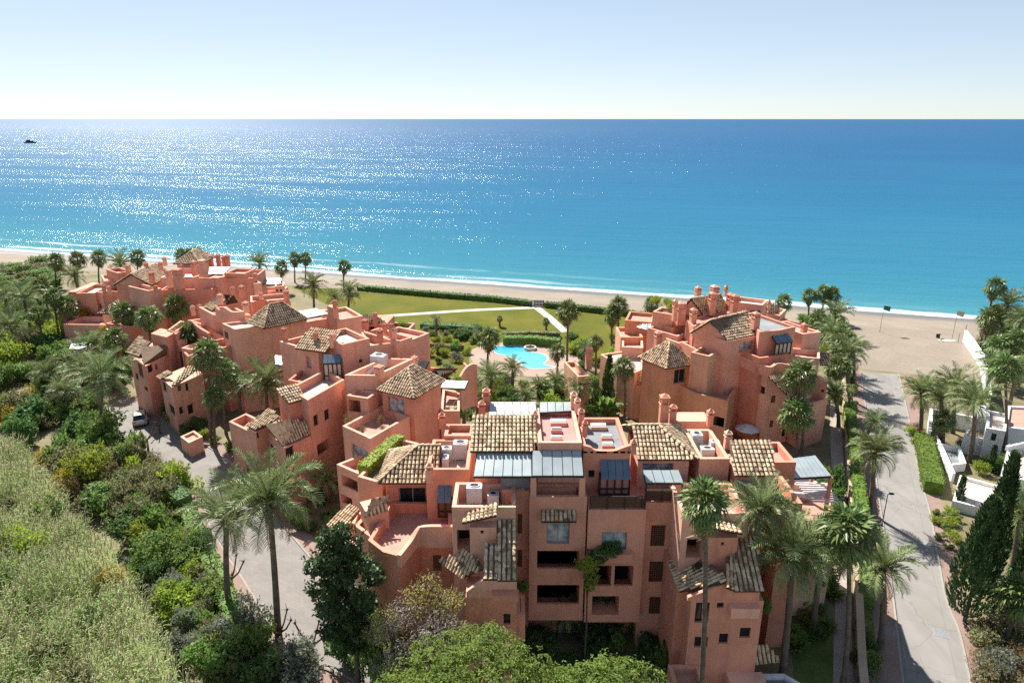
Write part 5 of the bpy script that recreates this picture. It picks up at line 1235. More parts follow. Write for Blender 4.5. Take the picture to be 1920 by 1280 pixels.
for k in range(3):
    rng = random.Random(90+k); g = MB()
    for i in range(60):
        a = rng.uniform(0, 6.28); el = rng.uniform(.45, 1.4); L = rng.uniform(.9, 1.6); d = Vector((math.cos(a)*math.cos(el), math.sin(a)*math.cos(el), math.sin(el))); sd = d.cross(Vector((0, 0, 1))).normalized()
        b = Vector((rng.uniform(-.3, .3), rng.uniform(-.3, .3), 0)); m = b+d*L*.6; tip = b+d*L+Vector((0, 0, -.25*L)); w = .16*rng.uniform(.7, 1.3)
        g.face([b, m+sd*w, tip, m-sd*w])
    BUSH['blade'].append(g.mesh('crown', MAT['leaf_mid']))
STEMS = [stem_mesh(5+k, .8, .5) for k in range(3)]
def bush(kind, u, v, r, hh=None, label=None, group=None, name='shrub', z=0.0, cat='shrub', pos=None):
    """leafy shrub of radius r, height hh, standing at the traced spot"""
    p = Vector(pos) if pos is not None else at(u, v, z); rng = random.Random(int(p.x*91+p.y*57)); hh = hh or r*1.3
    if name == 'shrub' and group: label = ('tall ' if hh/r > 1.55 else 'low ' if hh/r < 1.1 else 'broad ' if r > 1.5 else '')+label
    o = empty(name, p, rng.uniform(0, 6.28)); tag(o, label, cat, group)
    k = rng.randrange(3)
    if kind != 'blade': mk('stem', STEMS[k], o, sc=(r*.8, r*.8, hh*.85))
    mk('crown', BUSH[kind][k], o, sc=(r, r, hh/1.25 if kind != 'blade' else hh/1.3)); return o
# ------------------------------------------------------------------ palms
P_ = palm
NEAR = 'palms around the front block'
P_('date', (505, 945), (523, 1200), size=4.15, sparse=.9, label='large arching date palm on the pavement edge of the driveway, full crown')
P_('date', (425, 972), (433, 1165), size=3.7, label='thinner date palm on the small lawn beside the driveway lamp post', sparse=.8)
P_('date', (190, 712), (192, 818), size=4.6, label='broad date palm at the head of the driveway left of the parked car')
P_('fan', (1322, 948), (1306, 1378), size=1.65, label='tall slim fan palm rising in front of the right stair tower')
P_('date', (1486, 1046), (1466, 1272), size=3.7, label='wide date palm on the shaded lawn right of the stair tower')
P_('fan', (1590, 1000), (1580, 1285), size=2.2, label='fan palm with a thick green head between garden path and lane wall')
P_('date', (1655, 1068), (1650, 1215), size=2.8, label='short date palm leaning from the lane pavement towards the road', sparse=.75)
P_('date', (1640, 850), (1630, 963), size=3.0, label='small date palm on the lane pavement beside the street lamp', sparse=.7)
P_('date', (1425, 958), h=13.2, size=2.8, label='date palm pressed against the right end of the front block', sparse=.8)
P_('fan', (1455, 1010), h=7, size=1.8, label='low fan palm tucked under the wide date palm by the stair tower')
g_ = 'palms in the garden right of the lane'
for c, b, s, lb in (((1728, 738), (1725, 812), 3.4, 'low date palm at the lane edge by the end of the clipped hedge'), ((1790, 728), (1786, 812), 3.2, 'date palm behind the white garden wall of the villa'), ((1829, 757), (1817, 866), 3.6, 'tall-trunked date palm nearest the white villa'), ((1765, 750), (1762, 830), 2.6, 'smallest date palm of the villa garden, above the clipped hedge')): P_('date', c, b, size=s, single=False, label=lb, group=g_)
P_('fan', (1884, 690), (1884, 848), size=2.1, label='tall fan palm in the villa garden', group=g_, single=False)
P_('fan', (1770, 790), (1768, 835), size=1.5, label='short fan palm among the villa date palms', group=g_, single=False)
lb2 = 'palm in the cluster behind the white beach wall'; g2 = 'palms behind the white beach wall'
for k, c, h, s in (('fan', (1866, 540), 12, 1.9), ('date', (1890, 572), 9, 3.2), ('fan', (1858, 600), 7, 2.4), ('fan', (1905, 640), 7, 2.3), ('date', (1915, 600), 8, 3.0), ('fan', (1870, 650), 6, 2.2), ('date', (1905, 700), 6, 3.2), ('date', (1860, 690), 6, 2.8)): P_(k, c, h=h, size=s, single=False, label=lb2.replace('palm', ('broad date palm' if k == 'date' and s > 3 else 'date palm' if k == 'date' else 'tall fan palm' if h > 10 else 'fan palm'), 1), group=g2)
P_('fan', (1910, 1120), h=4.5, size=1.9, label='low fan palm behind the cypresses at the lane bend', single=True)
P_('date', (1915, 970), h=6, size=2.8, label='date palm beside the white villa wall', single=True)
lb3 = 'palm in the row along the garden side of the lane wall'; g3 = 'palms along the lane wall'
for k, c, b, s in (('fan', (1518, 556), (1515, 600), 1.9), ('fan', (1545, 550), (1541, 600), 2.0), ('fan', (1560, 556), (1556, 602), 2.0), ('date', (1568, 590), (1562, 632), 3.4), ('fan', (1535, 600), (1535, 640), 2.1), ('date', (1560, 628), (1560, 690), 3.2), ('fan', (1578, 640), (1578, 720), 2.2),
                   ('date', (1588, 668), (1590, 750), 3.2), ('fan', (1572, 690), (1568, 770), 2.1), ('date', (1565, 740), (1572, 800), 2.6), ('date', (1598, 655), (1600, 720), 2.8)): P_(k, c, b, size=s, single=False, label=lb3.replace('palm', 'broad date palm' if k == 'date' and s > 3.1 else 'date palm' if k == 'date' else 'large-headed fan palm' if s > 2 else 'fan palm', 1), group=g3)
P_('date', (1640, 792), (1622, 822), size=1.9, single=False, label='stubby date palm leaning over the lane pavement', sparse=.6)
g4 = 'fan palms in front of the right block'
P_('fan', (1348, 692), (1343, 800), size=1.9, single=False, label='fan palm growing before the small terrace of the right block', group=g4)
P_('fan', (1503, 706), (1502, 850), size=2.2, single=False, label='upper fan palm before the windowed wall of the right block', group=g4)
P_('fan', (1495, 778), (1493, 862), size=2.3, single=False, label='lower fan palm before the windowed wall of the right block', group=g4)
P_('fan', (1470, 568), (1468, 610), size=1.9, single=False, label='fan palm behind the right block at the beach edge')
g5 = 'palms around the pool'
P_('fan', (1065, 586), (1062, 734), size=2.0, single=False, label='very tall fan palm with a thin dark trunk beside the pool', group=g5)
P_('fan', (1148, 590), (1147, 648), size=1.9, single=False, label='fan palm of the pair on the lawn behind the right block', group=g5)
P_('fan', (1160, 574), (1159, 648), size=1.9, single=False, label='fan palm of the pair on the lawn behind the right block', group=g5)
P_('fan', (1222, 572), (1220, 612), size=1.8, single=False, label='fan palm by the beach hedge behind the right block')
P_('fan', (917, 635), (914, 692), size=2.1, single=False, label='fan palm standing on the left edge of the pool deck', group=g5)
P_('date', (922, 708), (920, 760), size=3.0, single=False, label='bushy date palm in front of the pool', group=g5)
P_('date', (962, 692), (960, 730), size=2.3, single=False, label='small date palm at the near edge of the pool', group=g5)
P_('date', (1010, 725), (1010, 745), size=1.8, single=False, label='dwarf palm in the bed before the pool', group=g5)
P_('fan', (1118, 642), (1117, 705), size=1.3, single=False, label='slender green palm left of the right block', group=g5)
P_('date', (1098, 655), (1097, 690), size=1.7, single=False, label='small palm on the right edge of the pool deck', group=g5)
P_('date', (818, 600), (818, 640), size=1.5, single=False, label='young palm on the lawn edge behind the stepped gable wall')
P_('fan', (937, 598), (937, 612), size=.8, single=False, label='tiny palm standing on the lawn')
P_('fan', (1024, 603), (1024, 618), size=.9, single=False, label='small palm by the lawn path', group=g5)
P_('fan', (811, 742), (811, 835), size=2.2, label='fan palm in the court between the front block and the pool block', single=True)
g6 = 'fan palms between the left blocks'; lb6 = 'tall fan palm with a shaggy head between the left blocks'
for c, b, w_ in (((250, 556), (253, 640), 'beside the low gable of'), ((278, 597), (286, 700), 'before the first stair tower of'), ((330, 578), (334, 672), 'behind the first stair tower of'), ((390, 668), (396, 830), 'before the second stair tower of')): P_('fan', c, b, size=2.35, single=False, label='tall shaggy-headed fan palm '+w_+' the left blocks', group=g6)
P_('fan', (402, 745), (404, 840), size=1.7, single=False, label='lower fan palm below the shaggy one at the stair tower', group=g6)
P_('date', (499, 722), (503, 815), size=3.9, label='date palm in the court by the left stair tower', single=True)
P_('date', (448, 725), (452, 800), size=3.0, label='date palm left of the larger one in the court', single=False)
g7 = 'palms on the beach side'; lb7 = 'fan palm in the row at the dune'
for u, v in ((105, 490), (145, 487), (185, 484), (258, 483)): P_('fan', (u, v), (u+1, v+48), size=2.3, single=False, label=lb7, group=g7)
P_('date', (226, 497), (226, 535), size=4.0, single=False, label='date palm in the row at the dune', group=g7)
P_('date', (486, 495), (488, 530), size=3.5, single=False, label='lone date palm with drooping leaves on the beach edge', sparse=.6)
lb8 = 'fan palm standing before the breaking waves'
for u, v in ((528, 502), (553, 486), (573, 485), (645, 500), (340, 478), (356, 477), (370, 476)): P_('fan', (u, v), (u, v+44), size=1.9, single=False, label=lb8, group=g7)
P_('date', (588, 537), (590, 590), size=3.4, single=False, label='date palm behind the white metal roof, left of the lawn', group=g7)
P_('date', (655, 548), (652, 596), size=3.4, single=False, label='date palm at the left corner of the lawn', group=g7)
P_('date', (628, 560), (628, 590), size=2.6, single=False, label='low date palm between the two taller ones by the lawn', group=g7)
g9 = 'palms in the left thicket'; lb9 = 'date palm rising out of the thicket left of the blocks'
for u, v, h, s in ((45, 562, 8, 4.0), (20, 615, 6, 3.6), (150, 690, 4, 3.4), (90, 700, 4, 3.0), (140, 520, 6, 3.2), (10, 560, 7, 3.2), (120, 735, 3.5, 2.6)): P_('date', (u, v), h=h, size=s, single=False, label=('large ' if s >= 3.6 else 'tall ' if h >= 6 else 'low ')+lb9, group=g9)
for u, v, h in ((78, 535, 9), (100, 558, 9), (72, 590, 7)): P_('fan', (u, v), h=h, size=2.0, single=False, label='fan palm rising out of the thicket left of the blocks', group=g9)

for c, b, s, lb in (((895, 745), (895, 790), 2.2, 'date palm in the bed left of the pool garden path'), ((985, 742), (985, 770), 1.9, 'young date palm in the pool garden behind the metal roof'), ((1042, 715), (1042, 745), 2.0, 'young date palm between the pool and the tall fan palm'), ((870, 765), (870, 800), 2.0, 'date palm behind the roof bed of the front block')):
    P_('date', c, b, size=s, single=False, label=lb, group=g5)
P_('fan', (1045, 660), (1045, 700), size=1.6, single=False, label='fan palm on the near edge of the pool deck', group=g5)
P_('date', (165, 650), h=5, size=3.4, single=False, label='date palm before the far left terrace wall', group=g9)
P_('fan', (215, 640), h=7, size=2.1, single=False, label='fan palm between the far left terrace and stair tower', group=g9)
P_('date', (545, 740), h=4.5, size=2.4, single=False, label='low date palm at the foot of the pool block stair tower')
P_('date', (610, 900), h=3, size=2.2, single=True, label='low shaded date palm in the court left of the balconies', sparse=.7)
P_('date', (1545, 1040), h=6.5, size=2.6, single=True, label='date palm between the garden path and the right end of the front block', sparse=.8)
P_('fan', (1130, 1120), h=3.2, size=1.6, single=True, label='low fan palm in the shaded court before the front block')
P_('date', (1060, 1150), h=2.2, size=1.8, single=True, label='dwarf date palm under the front loggias', sparse=.7)
for c, b, w_ in (((420, 700), (424, 812), 'between the two stair towers of'), ((232, 588), (236, 668), 'below the hipped roof at the end of'), ((352, 632), (356, 742), 'above the second stair tower of'), ((128, 575), (130, 650), 'at the terrace end of')):
    P_('fan', c, b, size=2.2, single=False, label='bushy fan palm '+w_+' the left blocks', group=g6)
P_('date', (575, 690), h=8.5, size=2.6, single=False, label='date palm in the roof garden of the pool block')
P_('date', (1085, 730), (1085, 775), size=2.2, single=False, label='date palm left of the tall ochre pillar by the pool garden', group=g5)
P_('fan', (1170, 690), (1170, 790), size=1.8, single=False, label='fan palm before the curved wall of the right block', group=g4)
# ------------------------------------------------------------------ trees
def pine(u, v, z, R, Hh, label, seed):
    """umbrella pine: forked trunk and a dome built of rounded needle puffs"""
    c = at(u, v, z); rng = random.Random(seed); r = empty('pine_tree', (c.x, c.y, 0)); tag(r, label, 'pine tree')
    g = MB(); g.tube([(0, 0, -.1), (.1, .05, z*.35), (0, .1, z*.6)], [.34, .28, .24], 9)
    for i in range(7):
        a = i*.9; q = Vector((math.cos(a)*R*.6, math.sin(a)*R*.6, z-.2+rng.uniform(-.2, .4))); g.tube([(0, .1, z*.55), (q.x*.45, q.y*.45, z*.8), q], [.17, .12, .05], 6)
    mk('trunk', g.mesh('trunk', MAT['bark'], True), r)
    gl = MB(); ga = 2.39996; nP = int(16*R)
    for i in range(nP):
        f = (i+.5)/nP; q = math.sqrt(f)*R*.96; a = i*ga+rng.uniform(-.25, .25); zz = z+Hh*(1-(q/R)**2.2)+rng.uniform(-.55, .35)-.25; rp = rng.uniform(.6, 1.15)
        cx, cy = math.cos(a)*q, math.sin(a)*q
        for j in range(int(26*rp*rp)):            # small tufts over each bough
            d0 = Vector((rng.gauss(0, 1), rng.gauss(0, 1), abs(rng.gauss(.4, .8))-.35)).normalized(); c0 = Vector((cx, cy, zz))+Vector((d0.x*rp, d0.y*rp, d0.z*rp*.75)); rt = rng.uniform(.16, .30)
            for _ in range(11):
                nn = (d0*1.1+Vector((rng.gauss(0, .45), rng.gauss(0, .45), .55+rng.gauss(0, .45)))).normalized(); p = c0+Vector((rng.gauss(0, 1), rng.gauss(0, 1), rng.gauss(0, 1)))*rt*.55
                t1 = Matrix.Rotation(rng.uniform(0, 6.28), 3, nn) @ nn.orthogonal().normalized(); t2 = nn.cross(t1); L = rng.uniform(.16, .30); w = L*.42
                gl.face([p-t1*L*.5, p-t2*w*.5+nn*.04, p+t1*L*.5, p+t2*w*.5+nn*.04])
    mk('crown', gl.mesh('crown', MAT['leaf_pine']), r); return r
pine(880, 1315, 8.2, 4.8, 1.8, 'large bright green umbrella pine in front of the front block', 3)
pine(1142, 1345, 7.2, 3.8, 1.4, 'smaller bright green umbrella pine right of the large one', 4)

def leafy_tree(name, base, parts, trunk_h, tr, label, cat='tree', seed=1, spread=1.2, group=None):
    """tree with its own trunk and limbs and one crown part per foliage colour; parts = (blobs, n, leaf, material, aspect)"""
    rng = random.Random(seed); r = empty(name, base); tag(r, label, cat, group); g = MB()
    g.tube([(0, 0, -.1), (.06, .04, trunk_h*.5), (0, 0, trunk_h)], [tr*1.25, tr, tr*.85], 8)
    for bl in parts:
        for c, rr in bl[0][:5]: g.tube([(0, 0, trunk_h*.85), (c[0]*.5, c[1]*.5, (trunk_h+c[2])*.5), (c[0]*.9, c[1]*.9, c[2])], [tr*.5, tr*.3, tr*.1], 5)
    mk('trunk', g.mesh('trunk', MAT['bark'], True), r)
    for bl in parts:
        gg = leaf_cloud(rng, bl[0], bl[1], bl[2], bl[3], aspect=bl[4]); gg.m = [0]*len(gg.f); mk('crown', gg.mesh('crown', MAT[bl[3]]), r)
    return r
rng = random.Random(8)
b0 = at(672, 1290); bl = []
for i in range(34):
    f = i/33; a = i*2.4; q = 2.3*math.sin(math.pi*(.15+.75*f))*rng.uniform(.45, 1.0); r_ = rng.uniform(.4, .95); bl.append(((math.cos(a)*q-.35, math.sin(a)*q, 4.0+8.6*f), (r_, r_, r_*.7)))
leafy_tree('magnolia_tree', b0, [(bl, 5600, .36, 'leaf_magnolia', 1.8), (bl[::2], 700, .34, 'leaf_dark', 1.9)], 4.2, .2, 'tall dark glossy broadleaf tree at the edge of the driveway', seed=2)
b0 = Vector((-4.9, 35.6, 0)); blA = []; blB = []; blC = []
for i in range(40):
    a = rng.uniform(0, 6.28); q = 4.2*math.sqrt(rng.random()); zz = 6.0+(3.6*rng.random())*(1-(q/5.2)**2)-.25*q
    (blA if i % 4 else blB).append(((math.cos(a)*q*1.02, math.sin(a)*q*.6, zz), (rng.uniform(.6, 1.0), .9, .55)))
for c in ((-1.3, .6, 9.3), (.4, .5, 9.2), (-.3, 1.0, 9.8), (.9, .7, 8.7), (-3.7, -.2, 7.0), (-3.2, .6, 7.6), (-2.4, -1.6, 5.0), (1.2, .2, 8.9), (-.8, .2, 8.6)): blC.append((c, (.75, .75, .5)))
leafy_tree('mimosa_tree', b0, [(blA, 4600, .26, 'leaf_twig', 8), (blB+blC, 2400, .20, 'leaf_olive', 2.5), (blC, 1100, .15, 'leaf_mimosa', 1.6)], 4.2, .2, 'grey twiggy tree with yellow blossom before the left stair tower', seed=5)

lt = aty(1092, 1068, 40.3); bl = [((rng.uniform(-.4, .4), rng.uniform(-.4, .4), lt.z+dz), (.45, .45, .35)) for dz in (.5, .3, .1, .6, -1.0, -1.2, -.8)]
leafy_tree('young_tree', Vector((lt.x+.4, 40.3, 0)), [(bl, 900, .24, 'leaf_lime', 2.2)], lt.z-1.6, .07, 'slim young tree with two tufts of lime green leaves before the front facade', seed=9)
def cypress(base, h, r, label, seed, group=None):
    p = at(*base); rng = random.Random(seed); o = empty('cypress_tree', p); tag(o, label, 'cypress', group)
    g = MB(); g.tube([(0, 0, -.1), (0, 0, h*.5), (0, 0, h*.9)], [.16, .12, .03], 6); mk('trunk', g.mesh('trunk', MAT['bark']), o)
    gl = MB(); n = int(1700*r*h/6)
    for i in range(n):
        f = rng.random()**.8; zz = h*(.07+.93*f); prof = r*min(1, (f*6+.35))*(1-f)**.55*1.15; a = rng.uniform(0, 6.28); lump = 1+.16*math.sin(a*3+zz*1.3+seed)+.1*math.sin(a*7-zz*2.1)
        q = prof*lump*rng.uniform(.78, 1.04); pp = Vector((math.cos(a)*q, math.sin(a)*q, zz)); d = Vector((math.cos(a)*.45+rng.gauss(0, .25), math.sin(a)*.45+rng.gauss(0, .25), 1)).normalized()
        sd = d.cross(Vector((math.cos(a), math.sin(a), 0))+Vector((rng.gauss(0, .4), rng.gauss(0, .4), rng.gauss(0, .4)))).normalized(); L = rng.uniform(.22, .5); w = L*.3
        gl.face([pp-sd*w*.6, pp+sd*w*.6, pp+d*L*.7+sd*w*.5, pp+d*L, pp+d*L*.7-sd*w*.5])
    mk('crown', gl.mesh('crown', MAT['leaf_cypress']), o)
def h_of(base, v): return solve_h(at(*base), v)
gC = 'cypresses at the lane bend'
cypress((1808, 1165), h_of((1808, 1165), 935), 1.5, 'broad dark cypress with a bare lower trunk by the lane bend', 1, gC)
cypress((1834, 1130), h_of((1834, 1130), 852), 1.05, 'tallest pointed cypress of the dark group at the lane bend', 2, gC)
cypress((1890, 1172), h_of((1890, 1172), 936), .62, 'slim pointed cypress right of the broad one', 3, gC)
cypress((1795, 950), h_of((1795, 950), 895), .35, 'small thin cypress in front of the villa wall', 4, gC)
cypress((1856, 880), h_of((1856, 880), 838), .3, 'thin young cypress beside the villa steps', 6)
cypress((1138, 778), h_of((1138, 778), 668), .8, 'dark cone-shaped cypress left of the right block', 5)

def bare_tree(u, v, h, label, seed, group):
    """pollarded tree without leaves: stout limbs ending in knobs and short twigs"""
    p = at(u, v); rng = random.Random(seed); g = MB(); g.tube([(0, 0, -.05), (.05, 0, h*.45)], [.13, .11], 7)
    for i in range(5):
        a = i*1.26+rng.uniform(-.3, .3); q = Vector((math.cos(a)*h*.45, math.sin(a)*h*.45, h*rng.uniform(.75, 1.0))); m = Vector((q.x*.55, q.y*.55, h*.6)); g.tube([(.05, 0, h*.42), m, q], [.09, .07, .06], 6)
        g.tube([q+Vector((0, 0, -.1)), q+Vector((0, 0, .03)), q+Vector((0, 0, .14))], [.05, .11, .04], 6)
        for k in range(4): g.tube([q, q+Vector((rng.uniform(-.3, .3), rng.uniform(-.3, .3), rng.uniform(.1, .4)))], [.025, .012], 4)
    o = empty('pollarded_tree', p); tag(o, label, 'bare tree', group); mk('trunk', g.mesh('trunk', MAT['bark'], True), o)
gB = 'pollarded trees along the driveway'; lB = 'leafless pollarded tree with knobbly limbs beside the driveway'
for i, (u, v, h) in enumerate(((587, 1236, 2.9), (527, 1205, 2.4), (436, 1105, 2.6), (236, 850, 3.0), (278, 842, 3.0), (208, 838, 2.6), (300, 812, 2.4))): bare_tree(u, v, h, lB, i, gB)

# ------------------------------------------------------------------ hedges
def hedge(pts, w, h, mat, label, n=90, leaf=.16, name='hedge', z=0.0, group=None):
    """clipped hedge along a line of ground points"""
    rng = random.Random(len(pts)*7+int(abs(pts[0].x)*10)); g = MB(); a = offset_line(pts, w/2*.86); b = offset_line(pts, -w/2*.86)
    rows = [[(p.x, p.y, z-.03), (p.x, p.y, z+h*.93), (q.x, q.y, z+h*.93), (q.x, q.y, z-.03)] for p, q in zip(a, b)]; g.grid(rows); g.face(rows[0]); g.face(rows[-1][::-1])
    for i in range(len(pts)-1):
        e = pts[i+1]-pts[i]; L = e.length; e = e/L; nn = Vector((-e.y, e.x, 0))
        for _ in range(int(n*L*(w+2*h)*.5)):
            s = rng.uniform(0, L); k = rng.uniform(0, w+2*h); wob = .06*math.sin(s*3+i)
            if k < h: off, zz, nd = -w/2, k, -nn
            elif k < h+w: off, zz, nd = k-h-w/2, h+wob, Vector((0, 0, 1))
            else: off, zz, nd = w/2, k-h-w, nn
            p = pts[i]+e*s+nn*off; p = Vector((p.x, p.y, z+zz)); d = (nd+Vector((rng.gauss(0, .5), rng.gauss(0, .5), rng.gauss(.2, .5)))).normalized(); t1 = d.orthogonal(); t1 = Matrix.Rotation(rng.uniform(0, 6.28), 3, d) @ t1; t2 = d.cross(t1); q = leaf*rng.uniform(.6, 1.3)
            p += nd*rng.uniform(-.05, .06); g.face([p-t1*q*.5, p-t2*q*.3, p+t1*q*.5, p+t2*q*.3])
    o = g.build(name, MAT[mat], None); tag(o, label, 'hedge', group); return o
hedge([at(u, v) for u, v in [(672, 543), (740, 549), (830, 557), (920, 564), (996, 573)]], 1.6, 1.1, 'leaf_dark', 'long dark clipped hedge between the lawn and the beach', 22, .3)
hedge([at(u, v) for u, v in [(1022, 575), (1080, 581), (1180, 592), (1230, 600)]], 1.6, 1.1, 'leaf_dark', 'dark hedge between the beach gate and the right block', 22, .3)
hedge([at(u, v) for u, v in [(790, 613), (850, 616), (900, 620)]], 2.0, .9, 'leaf_dark', 'flat-topped dark hedge on the lawn behind the planted bed', 26, .26)
hedge([at(u, v) for u, v in [(943, 645), (1000, 645), (1050, 650)]], 1.6, 1.5, 'leaf_mid', 'thick hedge along the lawn side of the pool deck', 30, .24)
hedge([at(u, v) for u, v in [(942, 632), (1000, 630), (1050, 632)]], 1.4, 1.0, 'leaf_olive', 'lower loose hedge behind the pool hedge', 26, .24)
hedge([at(u, v) for u, v in [(1748, 926), (1738, 870), (1729, 832)]], 2.0, 1.5, 'leaf_ivy', 'bright green clipped hedge beside the lane at the villa', 60, .16)
hedge([q+Vector((0, 0, 0)) for q in offset_line(LANE_L, 2.15)][::2], .7, .5, 'leaf_mid', 'low clipped hedge running along the lane pavement', 60, .16)
hedge([at(u, v) for u, v in [(355, 985), (385, 1060), (410, 1110), (440, 1180), (452, 1215)]], 1.5, 2.4, 'leaf_ivy', 'tall ivy-covered wall between the thicket and the small lawn', 60, .2)
hedge([at(u, v) for u, v in [(330, 965), (355, 985)]], 1.6, 3.4, 'leaf_dark', 'dark ivy-covered stump end of the garden wall', 50, .2)
hedge([at(u, v, 0) for u, v in [(1612, 1000), (1604, 930), (1596, 840), (1588, 780)]], 1.2, 2.2, 'leaf_ivy', 'green creeper covering the garden side of the lane wall', 40, .2)
hedge([at(u, v, 0) for u, v in [(1622, 1140), (1616, 1060)]], 1.2, 1.6, 'leaf_mid', 'leafy shrub row inside the lane wall', 50, .2)
# hedge planted along the roof edge of the front block
hp = [at(u, v, 10.6) for u, v in [(682, 888), (712, 860), (748, 828)]]
hedge(hp, 1.1, .8, 'leaf_lime', 'yellow-green hedge planted along the roof edge left of the hipped roof', 80, .18, z=10.55)

# ------------------------------------------------------------------ reeds
def reed_bed(poly, n, label):
    rng = random.Random(77); g = MB(); xs = [p[0] for p in poly]; ys = [p[1] for p in poly]; k = 0
    while k < n:
        x, y = rng.uniform(min(xs), max(xs)), rng.uniform(min(ys), max(ys))
        if not inside(poly, (x, y)): continue
        cl = mnoise.noise((x*.2, y*.2, 1)); c2 = mnoise.noise((x*.75, y*.75, 5))
        if c2 < -.28 or (cl < -.3 and rng.random() < .5): continue
        k += 1; h = 2.7+1.5*cl+.9*c2+rng.uniform(-.7, .9); a = rng.uniform(0, 6.28)*.6+cl*3; ln = rng.uniform(.05, .38)
        b = Vector((x, y, -.05)); lean = Vector((math.cos(a)*ln, math.sin(a)*ln, 1)); top = b+lean*h; sd = Vector((math.cos(a+1.57), math.sin(a+1.57), 0))*.016
        g.face([b-sd, b+sd, top+sd*.5, top-sd*.5], 0)
        for j in range(7):
            f = .3+.68*j/6; q = b+lean*h*f; aa = rng.uniform(0, 6.28); L = rng.uniform(.4, .75); d = Vector((math.cos(aa), math.sin(aa), rng.uniform(.5, 1.1))).normalized(); w = Vector((-math.sin(aa), math.cos(aa), 0))*.03
            m = q+d*L*.6; e = q+d*L+Vector((0, 0, -.25*L)); g.face([q, m+w, e, m-w], 0)
        if rng.random() < .5:
            for j in range(3):
                aa = rng.uniform(0, 6.28); w = Vector((math.cos(aa), math.sin(aa), 0))*.07; g.face([top-lean*.1, top+w+lean*.15, top+lean*.5+Vector((.06, .03, 0)), top-w+lean*.15], 1)
    o = g.build('reed_bed', [MAT['leaf_reed'], MAT['reed_plume']]); tag(o, label, 'reeds', None, 'stuff'); return o
RP = [tuple(at(u, v, 2.6)[:2]) for u, v in [(-60, 800), (40, 835), (90, 900), (130, 965), (190, 1010), (240, 1090), (290, 1170), (330, 1260), (370, 1360), (-260, 1360), (-200, 1000)]]
reed_bed(RP, 12000, 'pale green reed bed filling the slope beside the thicket')

# ------------------------------------------------------------------ shrubs
def scatter(poly_px, n, mind, kinds, rr, hf, labels, group, seed, z=0.0, zp=0.0, avoid=()):
    rng = random.Random(seed); poly = [tuple(at(u, v, zp)[:2]) for u, v in poly_px]; xs = [p[0] for p in poly]; ys = [p[1] for p in poly]; pts = []; tries = 0
    while len(pts) < n and tries < n*60:
        tries += 1; x, y = rng.uniform(min(xs), max(xs)), rng.uniform(min(ys), max(ys))
        if not inside(poly, (x, y)) or any((x-a)**2+(y-b)**2 < mind**2 for a, b in pts): continue
        pts.append((x, y)); k = rng.choice(kinds); r = rng.uniform(*rr)
        bush(k, 0, 0, r, r*rng.uniform(*hf), labels[k], group, pos=(x, y, z))
LAB = {'dark': 'dense dark green shrub', 'mid': 'leafy mid green shrub', 'olive': 'loose olive green shrub', 'grey': 'grey-green shrub', 'yellow': 'yellow flowering shrub', 'lime': 'yellow-green shrub', 'brown': 'brownish wispy shrub', 'twig': 'bare grey twiggy shrub', 'magenta': 'pink flowering shrub', 'blade': 'large-leaved tropical plant'}
def labs(tail): return {k: v+' '+tail for k, v in LAB.items()}
T1 = labs('in the thicket beside the reeds')
scatter([(-40, 640), (110, 650), (180, 720), (195, 790), (225, 865), (255, 880), (120, 900), (60, 850), (-40, 810)], 52, 1.5, ['dark', 'mid', 'mid', 'lime', 'olive', 'mid'], (1.3, 2.7), (1.1, 1.9), T1, 'shrubs in the left thicket', 1)
scatter([(-40, 560), (60, 560), (120, 590), (125, 660), (60, 660), (-40, 650)], 38, 2.0, ['dark', 'mid', 'olive', 'mid', 'lime'], (1.6, 3.0), (1.1, 1.6), labs('under the palms left of the blocks'), 'shrubs under the left palms', 2)
scatter([(-20, 505), (60, 497), (115, 505), (125, 540), (60, 550), (-20, 545)], 26, 3.0, ['mid', 'olive', 'mid'], (1.8, 3.2), (.5, .9), labs('on the dune behind the beach'), 'low shrubs on the dune', 3)
scatter([(110, 890), (240, 880), (330, 900), (372, 950), (350, 1010), (250, 1010), (180, 985)], 40, 1.05, ['olive', 'brown', 'olive', 'olive', 'mid', 'lime'], (1.2, 2.2), (1.2, 2.1), labs('between the reeds and the driveway'), 'shrubs between reeds and driveway', 4)
scatter([(235, 1010), (350, 1010), (385, 1080), (430, 1190), (520, 1235), (600, 1290), (420, 1310), (330, 1200), (280, 1110)], 48, 1.0, ['dark', 'mid', 'mid', 'grey', 'olive', 'lime'], (1.0, 2.0), (1.1, 1.9), labs('on the bank below the ivy wall'), 'shrubs on the bank by the ivy wall', 5)
for u, v, r, hh in ((95, 880, 1.5, 2.4), (218, 1125, 1.3, 2.9), (25, 800, 1.7, 2.6), (120, 930, 1.3, 2.8), (300, 985, 1.2, 2.2), (60, 760, 1.3, 2.6)): bush('yellow', u, v, r, hh, 'bright yellow flowering bush among the green thicket', 'yellow bushes in the thicket')
for u, v, r, hh in ((320, 1140, 1.2, 2.4), (350, 1190, 1.3, 2.4), (385, 1230, 1.2, 2.2), (340, 1240, 1.3, 2.3)): bush('grey', u, v, r, hh, 'pale grey-green bush in the row below the ivy wall', 'grey bushes below the ivy wall')
scatter([(-40, 870), (60, 900), (130, 1000), (200, 1090), (270, 1200), (300, 1300), (-40, 1300)], 18, 2.2, ['olive', 'mid', 'lime', 'olive'], (.9, 1.7), (1.5, 2.2), labs('growing up through the reed bed'), 'shrubs in the reed bed', 31, 0, 2.0)
T2 = labs('along the garden side of the driveway')
scatter([(400, 845), (425, 850), (470, 885), (520, 940), (570, 1010), (640, 1000), (600, 920), (520, 880), (440, 835)], 26, 1.2, ['mid', 'dark', 'lime', 'blade', 'mid'], (.6, 1.2), (1.0, 1.6), T2, 'garden shrubs along the driveway', 6)
